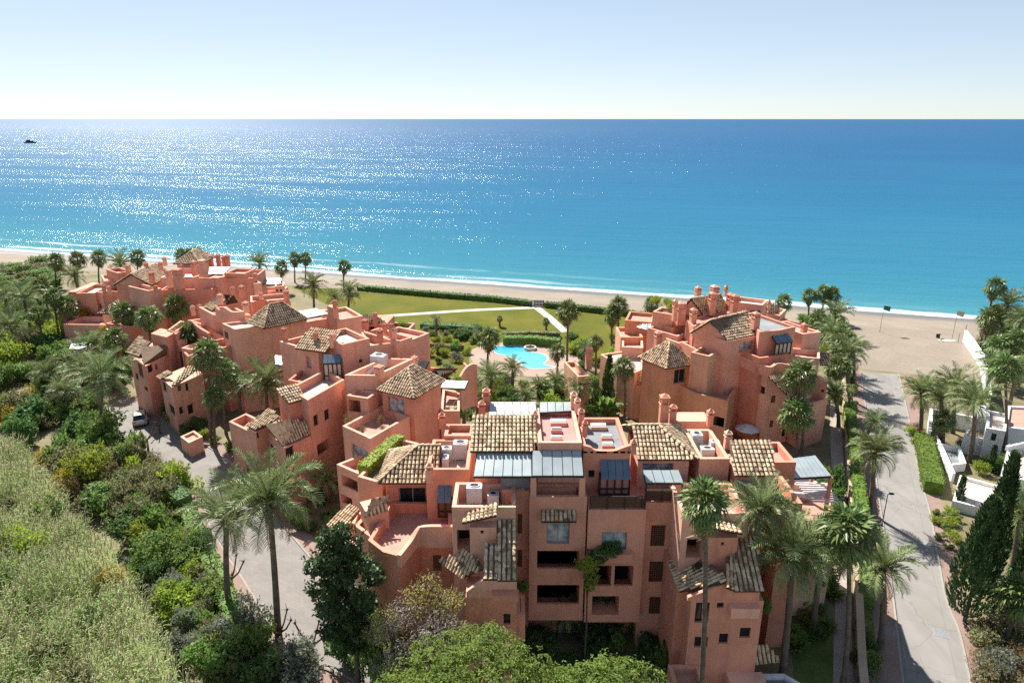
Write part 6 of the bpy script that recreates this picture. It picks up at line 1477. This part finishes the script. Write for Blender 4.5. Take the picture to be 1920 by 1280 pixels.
scatter([(290, 770), (310, 760), (400, 815), (420, 845), (380, 830)], 12, 1.2, ['mid', 'dark', 'lime'], (.6, 1.1), (1.0, 1.6), T2, 'garden shrubs along the driveway', 7)
scatter([(980, 1185), (1060, 1175), (1200, 1170), (1260, 1180), (1240, 1270), (1060, 1260), (1000, 1225)], 22, 1.1, ['dark', 'dark', 'mid', 'blade'], (.6, 1.1), (.9, 1.6), labs('in the shaded court before the front block'), 'shrubs in the shaded court', 8)
scatter([(690, 1130), (760, 1110), (860, 1140), (900, 1180), (780, 1220), (700, 1190)], 16, 1.2, ['dark', 'mid', 'dark'], (.8, 1.3), (1.0, 1.5), labs('under the grey twiggy tree'), 'shrubs under the grey tree', 9)
T3 = labs('in the beds around the pool')
scatter([(885, 720), (960, 715), (1060, 715), (1090, 735), (1080, 790), (900, 800), (840, 770)], 40, 1.5, ['mid', 'dark', 'blade', 'lime', 'mid', 'blade'], (.7, 1.5), (.9, 1.5), T3, 'shrubs in the pool beds', 10)
scatter([(800, 640), (870, 632), (890, 645), (870, 690), (820, 720)], 14, 1.6, ['mid', 'dark', 'olive', 'lime', 'grey'], (.7, 1.4), (.9, 1.3), T3, 'shrubs in the pool beds', 11)
scatter([(800, 618), (900, 622), (900, 638), (800, 632)], 16, 1.6, ['grey', 'mid', 'dark', 'olive'], (.7, 1.2), (.9, 1.4), labs('in the planted bed before the lawn'), 'shrubs in the lawn bed', 12)
scatter([(1070, 640), (1160, 640), (1160, 690), (1110, 760), (1090, 790), (1080, 700)], 22, 1.6, ['mid', 'dark', 'blade', 'lime'], (.8, 1.6), (1.0, 1.7), labs('left of the right block'), 'shrubs left of the right block', 13)
scatter([(1530, 640), (1590, 640), (1600, 700), (1600, 780), (1560, 760), (1556, 700)], 24, 1.4, ['dark', 'mid', 'lime', 'mid', 'dark'], (.8, 1.5), (1.0, 1.6), labs('under the palms along the lane wall'), 'shrubs under the lane wall palms', 14)
scatter([(1500, 600), (1570, 600), (1590, 640), (1520, 640)], 12, 1.8, ['dark', 'mid'], (1.0, 1.6), (1.0, 1.4), labs('behind the right block'), 'shrubs behind the right block', 15)
scatter([(1530, 1010), (1562, 1000), (1562, 1100), (1565, 1200), (1490, 1230), (1500, 1120)], 14, 1.3, ['mid', 'dark', 'lime', 'blade'], (.6, 1.1), (1.0, 1.6), labs('beside the garden path'), 'shrubs beside the garden path', 16)
scatter([(1540, 905), (1562, 900), (1566, 990), (1530, 985)], 8, 1.2, ['lime', 'mid', 'dark'], (.9, 1.4), (1.6, 2.4), labs('at the right end of the front block'), 'shrubs at the end of the front block', 17)
scatter([(1600, 1180), (1628, 1180), (1640, 1300), (1610, 1300)], 7, 1.0, ['twig', 'dark', 'mid', 'olive'], (.6, .9), (1.0, 1.5), labs('between garden path and lane wall'), 'shrubs by the lane wall', 18)
T4 = labs('in the garden at the lane bend')
scatter([(1820, 1190), (1880, 1180), (1960, 1190), (1990, 1330), (1860, 1330)], 22, 1.2, ['olive', 'olive', 'grey', 'mid', 'brown', 'dark'], (.9, 1.6), (1.0, 1.5), T4, 'shrubs at the lane bend', 19)
scatter([(1890, 1000), (1960, 980), (1980, 1180), (1900, 1150)], 16, 1.4, ['mid', 'dark', 'lime', 'blade'], (.9, 1.6), (1.1, 1.8), T4, 'shrubs at the lane bend', 20)
scatter([(1750, 965), (1790, 960), (1800, 1020), (1775, 1040), (1760, 1010)], 9, 1.0, ['lime', 'mid', 'lime'], (.5, .8), (.8, 1.1), labs('rounded beside the lane before the cypresses'), 'round bushes beside the lane', 21)
scatter([(1800, 840), (1850, 800), (1920, 810), (1960, 880), (1880, 900), (1830, 890)], 16, 1.5, ['mid', 'lime', 'dark', 'grey'], (.7, 1.2), (.9, 1.4), labs('in the white villa garden'), 'shrubs in the villa garden', 22)
scatter([(1700, 800), (1722, 800), (1740, 830), (1720, 840)], 6, 1.0, ['mid', 'magenta', 'lime'], (.6, 1.0), (.9, 1.3), labs('at the foot of the villa palms'), 'shrubs at the foot of the villa palms', 23)
scatter([(1850, 600), (1960, 600), (1980, 720), (1900, 740), (1840, 680)], 30, 2.0, ['olive', 'mid', 'dark'], (1.4, 2.4), (1.0, 1.6), labs('behind the white beach wall'), 'shrubs behind the beach wall', 24)
scatter([(720, 850), (790, 820), (830, 830), (820, 860), (760, 880)], 8, 1.2, ['dark', 'mid', 'blade'], (.7, 1.1), (1.0, 1.6), labs('in the court behind the left wing'), 'shrubs in the left court', 25)
scatter([(180, 600), (240, 640), (240, 740), (200, 720), (170, 660)], 14, 1.8, ['dark', 'mid', 'lime'], (1.2, 2.0), (1.2, 1.9), labs('beside the far left stair tower'), 'shrubs beside the far stair tower', 26)
for k, u, v, r, hh in (('dark', 648, 1248, 1.3, 3.0), ('mid', 702, 1268, 1.5, 4.2), ('olive', 748, 1282, 1.4, 3.6), ('dark', 792, 1292, 1.3, 3.2), ('mid', 725, 1300, 1.3, 2.6), ('dark', 1010, 1262, 1.2, 2.6), ('mid', 1245, 1262, 1.1, 2.4)):
    bush(k, u, v, r, hh, LAB[k]+' against the base of the front block', 'tall shrubs at the base of the front block')
# plants in planters and on terraces
for k, u, v, z, r, hh, lb in (('dark', 1150, 1040, 8.7, 1.1, .9, 'blue-green bush spilling from the planter on the front facade'), ('dark', 1118, 1050, 8.3, .8, .8, 'dark trailing plant beside the facade planter'), ('lime', 1092, 1130, 2.5, .7, 1.0, 'slim lime green plant below the facade planter'),
                           ('dark', 945, 1116, 5.9, .7, .5, 'dark trailing plant on the left tower planter'), ('ivy' if False else 'mid', 980, 1110, 6.1, .5, .9, 'green vine beside the left stair tower'), ('dark', 1398, 1140, 5.6, .9, .5, 'dark trailing vine on the right tower planter'), ('mid', 1430, 1150, 4.8, .6, 1.2, 'green vine hanging at the corner of the right tower'),
                           ('mid', 762, 780, 8.2, .8, .9, 'green bush on the terrace before the blue window'), ('brown', 655, 800, 8.2, .6, 1.2, 'dry grass-like plant in a terrace corner'), ('brown', 680, 815, 8.2, .5, .8, 'small dry plant beside the terrace corner'), ('brown', 715, 795, 8.2, .6, 1.0, 'dry plant on the right terrace parapet'), ('brown', 735, 780, 8.2, .5, 1.1, 'wispy dry plant beside the green terrace bush'),
                           ('yellow', 165, 595, 5.0, 1.0, 1.6, 'yellow flowering vine on the far left terrace'), ('yellow', 233, 600, 5.4, .9, 1.6, 'yellow flowers hanging under the hipped roof'), ('lime', 135, 600, 4.8, .9, 1.0, 'yellow-green plant at the terrace end'), ('yellow', 195, 625, 4, .9, 1.2, 'yellow flowering bush below the far left terrace'),
                           ('lime', 1232, 572, 12.6, .9, 1.2, 'green hedge plant in the roof planter of the right block'), ('lime', 1250, 576, 12.6, .9, 1.1, 'leafy plant in the roof planter of the right block'), ('lime', 1259, 584, 12.6, .6, 1.3, 'small green plant at the roof planter corner'),
                           ('blade', 1128, 782, 0, 2.6, 5.2, 'tall banana-like plant left of the right block'), ('blade', 1284, 815, 0, 2.0, 4.0, 'broad-leaved tropical plant behind the hipped roof'), ('blade', 1500, 1140, 0, 1.2, 2.0, 'large-leaved plant under the wide date palm'), ('mid', 850, 790, 6, 1.1, 1.6, 'green bush in the roof bed left of the tiled slope'), ('lime', 838, 795, 6, .8, 1.0, 'yellow-green plant in the roof bed'),
                           ('lime', 755, 613, 7.1, .9, .9, 'lime green hedge on the small roof by the lawn'), ('lime', 860, 726, 8, .9, 1.3, 'yellow-green bush by the round roof wall'), ('mid', 1485, 640, 9.3, .7, 1.0, 'dark plants on the upper terrace of the right block')):
    bush(k, u, v, r, hh, lb, None, 'potted_plant' if z > 0 else 'shrub', z)
# ------------------------------------------------------------------ walls, white villa
mat_var('tan_stone', (0.36, 0.28, 0.19), (0.45, 0.36, 0.25), 0.8)
mat_var('brick_red', (0.22, 0.10, 0.06), (0.30, 0.15, 0.09), 1.5)
def wall_line(pts, z0, zt, th, mat, label, cap=None, name='garden_wall', group=None):
    P = [Vector(q) for q in pts]; r = empty(name, (P[0].x, P[0].y, z0)); tag(r, label, 'wall', group, 'thing')
    a = offset_line(P, th/2); b = offset_line(P, -th/2); g = MB()
    rows = [[(p.x, p.y, z0-.05), (p.x, p.y, zt), (q.x, q.y, zt), (q.x, q.y, z0-.05)] for p, q in zip(a, b)]; g.grid(rows); g.face(rows[0]); g.face(rows[-1][::-1]); g.build('wall', MAT[mat], r)
    if cap:
        a = offset_line(P, th/2+.07); b = offset_line(P, -th/2-.07); g = MB(); rows = [[(p.x, p.y, zt), (p.x, p.y, zt+.1), (q.x, q.y, zt+.1), (q.x, q.y, zt)] for p, q in zip(a, b)]; g.grid(rows, close=True); g.face(rows[0]); g.face(rows[-1][::-1]); g.build('coping', MAT[cap], r)
    return r
wall_line(offset_line(LANE_L, 2.85)[:-4], 0, 1.25, .42, 'tan_stone', 'long low tan wall between the lane hedge and the garden path', 'tan_stone')
wall_line([at(u, v) for u, v in ((1806, 642), (1822, 664), (1838, 690), (1846, 730), (1850, 770))], 0, 2.2, .3, 'white_render', 'white garden wall running from the beach to the villa', 'white_render')
wall_line([at(u, v) for u, v in ((1738, 835), (1741, 792), (1790, 802), (1850, 815))], 0, 1.9, .25, 'white_render', 'white garden wall behind the clipped hedge at the villa', 'white_render')
wall_line([at(u, v) for u, v in ((1752, 832), (1770, 870), (1785, 905))], 0, 1.2, .25, 'white_render', 'low white wall beside the clipped hedge')
wall_line([at(u, v) for u, v in ((1788, 945), (1840, 962), (1930, 985))], 0, 1.3, .25, 'white_render', 'low white wall along the villa terrace above the cypresses')
wall_line([at(u, v) for u, v in ((806, 652), (840, 656), (870, 656))], 0, .9, .3, 'brick_red', 'low brown brick wall at the bed beside the pool deck')
wall_line([at(u, v) for u, v in ((870, 690), (878, 700), (888, 712), (880, 730))], 0, 1.0, .3, 'stucco', 'low curved terracotta wall in the pool garden')
wall_line([at(u, v) for u, v in ((950, 742), (990, 733), (1015, 722), (1035, 712))], 0, .5, .4, 'stucco_ochre', 'low ochre wall bounding the bed before the pool')
V = Bld('villa', 'white flat-roofed villa with terraces right of the lane', (72, 72, 0), wall='white_render')
V.frame(20)
V.mass(poly_at([(1786, 938), (1930, 975), (1985, 940), (1800, 890)], 1.1), 0, 1.1, ph=.35, floor='pale_floor')
V.mass(poly_at([(1884, 892), (1990, 915), (1985, 845), (1890, 832)], 4.6), 0, 4.6, ph=.5, floor='pale_floor', ops=[(1894, 870, 1904, 895, 'g'), (1912, 875, 1920, 900, 'g')])
V.mass(poly_at([(1849, 802), (1886, 808), (1890, 776), (1851, 768)], 3.8), 0, 3.8, ph=.4, floor='pale_floor', ops=[(1858, 812, 1868, 826, 'w')])
V.mass(poly_at([(1884, 800), (1985, 812), (1985, 765), (1890, 760)], 3.2), 0, 3.2, ph=.3, floor='terracotta_floor')
V.mass(poly_at([(1806, 818), (1880, 826), (1884, 808), (1815, 802)], 2.2), 0, 2.2, ph=.15, floor='tan_stone')
V.mass(poly_at([(1756, 830), (1778, 872), (1812, 868), (1800, 836)], 1.0), 0, 1.0, ph=.7, floor='grey_felt')
V.mass(poly_at([(1832, 790), (1848, 795), (1850, 760), (1834, 757)], 3.0), 0, 3.0, ph=0)
V.box_at('parapet', 1905, 840, 4.6, 3.0, .3, .5, 'white_render')
# beach gate in the hedge
gt = empty('beach_gate', at(1010, 574)); tag(gt, 'grey wooden gate with a white post in the beach hedge', 'gate')
g = MB(); q = at(1010, 574)
for i in range(7): b = MB(); b.box(q.x-1.05+i*.32, q.x-1.05+i*.32+.27, q.y-.03, q.y+.03, .05, 1.35); b.build('board', MAT['grey_felt'], gt)
b = MB(); b.box(q.x-1.4, q.x-1.1, q.y-.15, q.y+.15, 0, 1.5); b.build('post', MAT['white_metal'], gt)
b = MB(); b.box(q.x-1.05, q.x+1.2, q.y-.07, q.y-.035, .3, .4); b.box(q.x-1.05, q.x+1.2, q.y-.07, q.y-.035, 1.0, 1.1); b.build('rail', MAT['dark_wood'], gt)

# ------------------------------------------------------------------ lamp posts
def lamp_post(base, vtop, label, du=0.35, group='street lamps'):
    p = at(*base); h = solve_h(p, vtop); r = empty('street_lamp', p); tag(r, label, 'street lamp', group)
    g = MB(); g.tube([(0, 0, 0), (0, 0, .35), (0, 0, .36), (0, 0, h)], [.09, .08, .05, .04], 8); mk('pole', g.mesh('pole', MAT['dark_metal'], True), r)
    g = MB(); g.beam((0, 0, h-.02), (du*1.1, 0, h+.02), .05, .05); mk('arm', g.mesh('arm', MAT['dark_metal']), r)
    g = MB(); g.box(min(du*.4, du*1.6), max(du*.4, du*1.6), -.13, .13, h+.0, h+.09); g.box(min(du*.5, du*1.5), max(du*.5, du*1.5), -.1, .1, h+.09, h+.12); o = mk('lamp_head', g.mesh('lamp_head', MAT['dark_metal']), r)
    g = MB(); g.box(min(du*.5, du*1.5), max(du*.5, du*1.5), -.1, .1, h-.02, h-.002); mk('lens', g.mesh('lens', MAT['white_metal']), o)
lamp_post((490, 1186), 1134, 'dark street lamp on the driveway pavement by the small lawn')
lamp_post((400, 1088), 1020, 'dark street lamp at the upper end of the small lawn')
lamp_post((682, 1292), 1244, 'dark street lamp under the dark glossy tree', .4)
lamp_post((1653, 987), 926, 'thin street lamp on the lane pavement')
# ------------------------------------------------------------------ car
t = NT('car_paint'); t.col((0.50, 0.47, 0.42)).rough(0.22); t.b.inputs['Metallic'].default_value = 0.2; t.b.inputs['Coat Weight'].default_value = 0.6; MAT['car_paint'] = t.mat
mat_plain('tyre', (0.012, 0.012, 0.013), 0.85); mat_plain('rim', (0.45, 0.46, 0.47), 0.3, 0.8); mat_plain('tail_red', (0.45, 0.02, 0.015), 0.3); mat_plain('lamp_clear', (0.7, 0.72, 0.74), 0.15)
def car(u, v, head, label):
    r = empty('parked_car', at(u, v)+Vector((0, 0, .02)), head); tag(r, label, 'car')
    # body: cross-sections along the length (x forward), half width and heights of sill, waist
    g = MB(); secs = [(-2.05, .70, .42, .78), (-1.98, .82, .30, .92), (-1.4, .87, .24, .96), (-.4, .88, .22, .95), (.7, .88, .22, .93), (1.35, .86, .24, .88), (1.9, .80, .30, .74), (2.08, .62, .40, .62)]
    rows = []
    for x, w, zs, zw in secs: rows.append([(x, -w*.93, zs), (x, -w, (zs+zw)*.5), (x, -w*.95, zw-.05), (x, -w*.82, zw), (x, 0, zw+.03), (x, w*.82, zw), (x, w*.95, zw-.05), (x, w, (zs+zw)*.5), (x, w*.93, zs)])
    g.grid(rows); g.face(rows[0]); g.face(rows[-1][::-1]); g.face([q for rr in rows for q in (rr[0],)][::-1]+[rr[-1] for rr in rows])
    b = mk('body', g.mesh('body', MAT['car_paint'], True), r)
    # cabin: roof and pillars, glass between
    base = [(-1.85, .74, .93), (1.05, .76, .93)]; roof = [(-1.45, .60, 1.46), (-.9, .63, 1.50), (.25, .62, 1.47)]
    g = MB(); rr = [[(x, -w, z), (x, -w*.5, z+.03), (x, w*.5, z+.03), (x, w, z)] for x, w, z in roof]; g.grid(rr); g.face([rr[0][0], (-1.45, -.60, 1.42), (-1.45, .60, 1.42), rr[0][3]]); mk('roof', g.mesh('roof', MAT['car_paint'], True), r)
    def gl(nm, pts): m = MB(); m.face(pts); return mk(nm, m.mesh(nm, MAT['glass_dark']), r)
    gl('windscreen', [(1.05, -.74, .94), (1.05, .74, .94), (.25, .62, 1.465), (.25, -.62, 1.465)])
    gl('rear_window', [(-1.86, .72, .95), (-1.86, -.72, .95), (-1.45, -.60, 1.45), (-1.45, .60, 1.45)])
    for s in (-1, 1):
        gl('side_window', [(-1.84, s*.745, .95), (1.03, s*.765, .95), (.25, s*.625, 1.46), (-.9, s*.635, 1.49), (-1.45, s*.605, 1.45)])
        for xa, xb in (((-.35), (-.38)), ((.98), (.27)), ((-1.8), (-1.45))): m = MB(); m.beam((xa, s*.77, .93), (xb, s*.63, 1.46), .07, .03); mk('pillar', m.mesh('pillar', MAT['car_paint']), r)
        m = MB(); m.box(-2.07, -1.93, s*.62-.13, s*.62+.13, .66, .86); mk('tail_light', m.mesh('tail_light', MAT['tail_red']), r)
        m = MB(); m.box(1.86, 2.0, s*.58-.15, s*.58+.15, .55, .69); mk('headlight', m.mesh('headlight', MAT['lamp_clear']), r)
        m = MB(); m.box(.72, .9, s*.9-.02, s*.9+.12*s if s > 0 else s*.9+.02, .92, 1.04); mk('mirror', m.mesh('mirror', MAT['car_paint']), r)
        for x in (-1.28, 1.3):
            m = MB(); n = 18; R, wd = .32, .11
            rows = [[(x+rr_*math.cos(6.2832*k/n), s*.80+y, .32+rr_*math.sin(6.2832*k/n)) for k in range(n)] for rr_, y in ((R*.6, -wd), (R, -wd), (R, wd), (R*.6, wd))]; m.grid(rows, close=True); w = mk('wheel', m.mesh('wheel', MAT['tyre'], True), r)
            m = MB(); m.face([(x+R*.6*math.cos(6.2832*k/n), s*(.80+wd*.8), .32+R*.6*math.sin(6.2832*k/n)) for k in range(n)]); mk('rim', m.mesh('rim', MAT['rim']), w)
    m = MB(); m.box(-2.09, -2.055, -.26, .26, .62, .74); mk('number_plate', m.mesh('number_plate', MAT['white_metal']), r)
    m = MB(); m.box(-2.10, -1.95, -.78, .78, .34, .52); mk('bumper', m.mesh('bumper', MAT['grey_metal']), r)
car(264, 790, math.radians(118), 'pale silver hatchback parked at the head of the driveway')
# ------------------------------------------------------------------ beach things
mat_plain('flag_green', (0.03, 0.16, 0.11), .8); mat_plain('flag_buff', (0.55, 0.46, 0.34), .8)
def flag(base, vtop, mat, label):
    p = at(*base); h = solve_h(p, vtop); r = empty('beach_flag', p+Vector((0, 0, .0))); tag(r, label, 'flag')
    g = MB(); g.tube([(0, 0, -.1), (0, 0, h)], [.05, .035], 6); mk('pole', g.mesh('pole', MAT['grey_metal']), r)
    g = MB(); rows = [[(.05+1.25*i/6, .12*math.sin(i*1.1), h-.1-.06*i*.5), (.05+1.25*i/6, .12*math.sin(i*1.1+.4), h-.9-.06*i)] for i in range(7)]; g.grid(rows); mk('cloth', g.mesh('cloth', MAT[mat], True), r)
flag((1649, 624), 572, 'flag_green', 'dark green flag on a pole standing in the sand')
flag((1784, 640), 582, 'flag_buff', 'pale buff flag on a thin pole by the beach wall')
def post(u, v, h, label): 
    g = MB(); p = at(u, v); g.tube([(p.x, p.y, 0), (p.x, p.y, h)], .06, 7); g.tube([(p.x, p.y, h), (p.x, p.y, h+.12)], [.09, .04], 7); tag(g.build('beach_post', MAT['grey_metal']), label, 'post')
post(1796, 642, 1.7, 'wooden post beside the buff flag'); post(1810, 622, 1.3, 'short post at the end of the white beach wall')
r = empty('litter_bin', at(1758, 634)); tag(r, 'dark litter bin standing on the sand', 'bin')
g = MB(); g.tube([(0, 0, .1), (0, 0, .9)], [.3, .34], 12); mk('drum', g.mesh('drum', MAT['dark_metal'], True), r); g = MB(); g.tube([(0, 0, .9), (0, 0, .98)], [.37, .33], 12); mk('lid', g.mesh('lid', MAT['grey_metal']), r); g = MB(); g.tube([(0, 0, 0), (0, 0, .1)], .08, 8); mk('foot', g.mesh('foot', MAT['grey_metal']), r)
r = empty('foot_shower', at(1776, 640)); tag(r, 'low pale concrete slab beside the litter bin on the beach', 'slab')
g = MB(); g.box(-1.4, 1.4, -.5, .5, 0, .18); mk('base', g.mesh('base', MAT['white_path']), r); g = MB(); g.box(-1.3, -1.1, -.1, .1, .18, .75); mk('upstand', g.mesh('upstand', MAT['white_path']), r)
r = empty('pool_fountain', at(994, 655)+Vector((0, 0, .08))); tag(r, 'small white stone fountain ring on the pool edge', 'fountain')
g = MB(); n = 14; g.grid([[(rr_*math.cos(6.2832*k/n), rr_*math.sin(6.2832*k/n), z) for k in range(n)] for rr_, z in ((1.1, 0), (1.1, .4), (.85, .4), (.85, .2))], close=True); mk('basin', g.mesh('basin', MAT['white_path']), r)
g = MB(); g.tube([(0, 0, 0), (0, 0, .5), (0, 0, .55), (0, 0, .8)], [.18, .12, .4, .1], 10); mk('spout', g.mesh('spout', MAT['kerb_stone'], True), r)
# picnic table on the lawn
r = empty('picnic_table', at(766, 611)); tag(r, 'dark wooden picnic table on the lawn', 'picnic table')
for i in range(4): g = MB(); g.box(-1.0, 1.0, -.4+i*.21, -.4+i*.21+.18, .70, .75); mk('plank', g.mesh('plank', MAT['dark_wood']), r)
for s in (-1, 1):
    g = MB(); g.box(-1.0, 1.0, s*.75-.15, s*.75+.15, .42, .47); mk('bench', g.mesh('bench', MAT['dark_wood']), r)
    g = MB(); g.beam((s*.7, -.75, 0), (s*.7, -.2, .7), .08, .1); g.beam((s*.7, .75, 0), (s*.7, .2, .7), .08, .1); g.beam((s*.7, -.8, .38), (s*.7, .8, .38), .07, .1); mk('leg', g.mesh('leg', MAT['dark_wood']), r)
# lounge furniture on the right patio
def sofa(u, v, z, w, rz, label):
    r = empty('garden_sofa', at(u, v, z), rz); tag(r, label, 'sofa', 'patio furniture')
    g = MB(); g.box(-w/2, w/2, -.4, .4, .05, .32); mk('base', g.mesh('base', MAT['grey_metal']), r)
    for i in range(max(1, int(w/.7))):
        k = w/max(1, int(w/.7)); g = MB(); g.box(-w/2+i*k+.03, -w/2+(i+1)*k-.03, -.38, .25, .325, .46); mk('cushion', g.mesh('cushion', MAT['white_metal']), r)
    g = MB(); g.box(-w/2, w/2, .26, .4, .325, .75); mk('backrest', g.mesh('backrest', MAT['white_metal']), r)
sofa(1508, 912, 7.8, 2.1, .2, 'long white sofa on the patio under the pergola'); sofa(1524, 925, 7.8, .9, -1.2, 'white armchair beside the patio sofa'); sofa(1500, 935, 7.8, 1.4, 3.0, 'short white sofa facing the pergola on the patio')
# parasol behind the windowed wall
r = empty('parasol', at(1398, 832)); tag(r, 'closed-shade pale grey parasol behind the far right tiled slope', 'parasol')
g = MB(); g.tube([(0, 0, 0), (0, 0, 2.6)], .04, 8); mk('pole', g.mesh('pole', MAT['grey_metal']), r)
g = MB(); n = 8; rows = [[(rr_*math.cos(6.2832*k/n), rr_*math.sin(6.2832*k/n), z) for k in range(n)] for rr_, z in ((1.5, 2.05), (.8, 2.4), (.02, 2.65))]; g.grid(rows, close=True); mk('canopy', g.mesh('canopy', MAT['white_metal']), r)
# ------------------------------------------------------------------ boat far out
mat_plain('boat_blue', (0.015, 0.025, 0.06), .35); mat_plain('boat_white', (0.35, 0.37, 0.40), .4)
p = at(57, 268.5, SEA_Z); r = empty('motor_yacht', p, math.radians(8)); tag(r, 'dark blue motor yacht far out on the glittering sea', 'boat')
g = MB(); secs = [(-10, 2.2, 1.6), (-6, 2.6, 1.8), (0, 2.7, 2.0), (6, 2.0, 2.4), (10.5, .1, 3.0)]
rows = [[(x, -w, h), (x, -w*.6, -.4), (x, w*.6, -.4), (x, w, h)] for x, w, h in secs]; g.grid(rows); g.face(rows[0]); mk('hull', g.mesh('hull', MAT['boat_blue'], True), r)
g = MB(); g.face([(x, -w, h) for x, w, h in secs]+[(x, w, h) for x, w, h in reversed(secs)]); mk('deck', g.mesh('deck', MAT['boat_white']), r)
g = MB(); g.prism([(-7, -1.8), (3.5, -1.6), (5.5, 0), (3.5, 1.6), (-7, 1.8)], 1.9, 4.0); mk('cabin', g.mesh('cabin', MAT['boat_blue']), r)
g = MB(); g.prism([(-5, -1.5), (0, -1.4), (1.5, 0), (0, 1.4), (-5, 1.5)], 4.0, 5.4); mk('bridge', g.mesh('bridge', MAT['boat_blue']), r)
g = MB(); g.tube([(-3, 0, 5.4), (-3.4, 0, 8.0)], [.12, .05], 6); g.beam((-3.2, -1.2, 6.6), (-3.2, 1.2, 6.6), .3, .15); mk('mast', g.mesh('mast', MAT['boat_white']), r)
# road drain covers
for u, v, s in ((1765, 1188, .55), (1668, 1186, .35)):
    p = at(u, v); r = empty('drain_cover', p+Vector((0, 0, .018 if u > 1700 else .112)), math.radians(-25)); tag(r, 'large rusty drain grate in the lane' if u > 1700 else 'small drain cover in the lane pavement', 'drain cover')
    g = MB(); g.box(-s, s, -s*.8, s*.8, 0, .006); mk('plate', g.mesh('plate', MAT['grey_metal']), r)
    for i in range(6): g = MB(); g.box(-s*.9, s*.9, -s*.7+i*s*.26, -s*.7+i*s*.26+s*.12, .0065, .018); mk('bar', g.mesh('bar', MAT['grey_felt']), r)
# ------------------------------------------------------------------ keep the 300 shrubs that show largest as things; join the rest into one mass
bpy.context.view_layer.update()
dg = bpy.context.evaluated_depsgraph_get(); eye = Vector((0, 0, CAM_H)); scored = []
for o in [q for q in COL.objects if q.parent is None and q.name.split('.')[0] == 'shrub']:
    cr = [c for c in o.children if c.name.startswith('crown')][0]; r = cr.scale[0]; hh = cr.scale[2]; vis = 0
    for dx, dz in ((0, 1.05), (-.6, .8), (.6, .8), (0, .5), (-.3, 1.0), (.3, 1.0)):
        tgt = o.location+Vector((dx*r, -.5*r, dz*hh)); d = tgt-eye; hit, loc, nn, ix, ob, mt = SC.ray_cast(dg, eye, d.normalized(), distance=d.length+r*.6)
        if hit and ob is not None and (ob.parent == o or ob == cr): vis += 1
    pu, pv = px(o.location+Vector((0, 0, hh*.6))); on = -60 < pu < 1980 and -60 < pv < 1340
    scored.append((vis*(r*FPX/dist(o.location))**2 if on else 0, o, cr))
scored.sort(key=lambda a: -a[0]); rest = [a for i, a in enumerate(scored) if i >= 285 or a[0] <= 0]
vs = []; fs = []; ms = []; mats = []
for _, o, cr in rest:
    me = cr.data; M = cr.matrix_world; i0 = len(vs); vs.extend([tuple(M @ v.co) for v in me.vertices]); m = me.materials[0]
    if m not in mats: mats.append(m)
    k = mats.index(m); fs.extend([[i0+j for j in p.vertices] for p in me.polygons]); ms.extend([k]*len(me.polygons))
if vs:
    me = bpy.data.meshes.new('undergrowth'); me.from_pydata(vs, [], fs); [me.materials.append(m) for m in mats]; me.polygons.foreach_set('material_index', ms); me.update()
    tag(mk('undergrowth', me), 'small garden plants and undergrowth between the larger shrubs', 'undergrowth', None, 'stuff')
for _, o, cr in rest:
    for c in list(o.children): bpy.data.objects.remove(c)
    bpy.data.objects.remove(o)
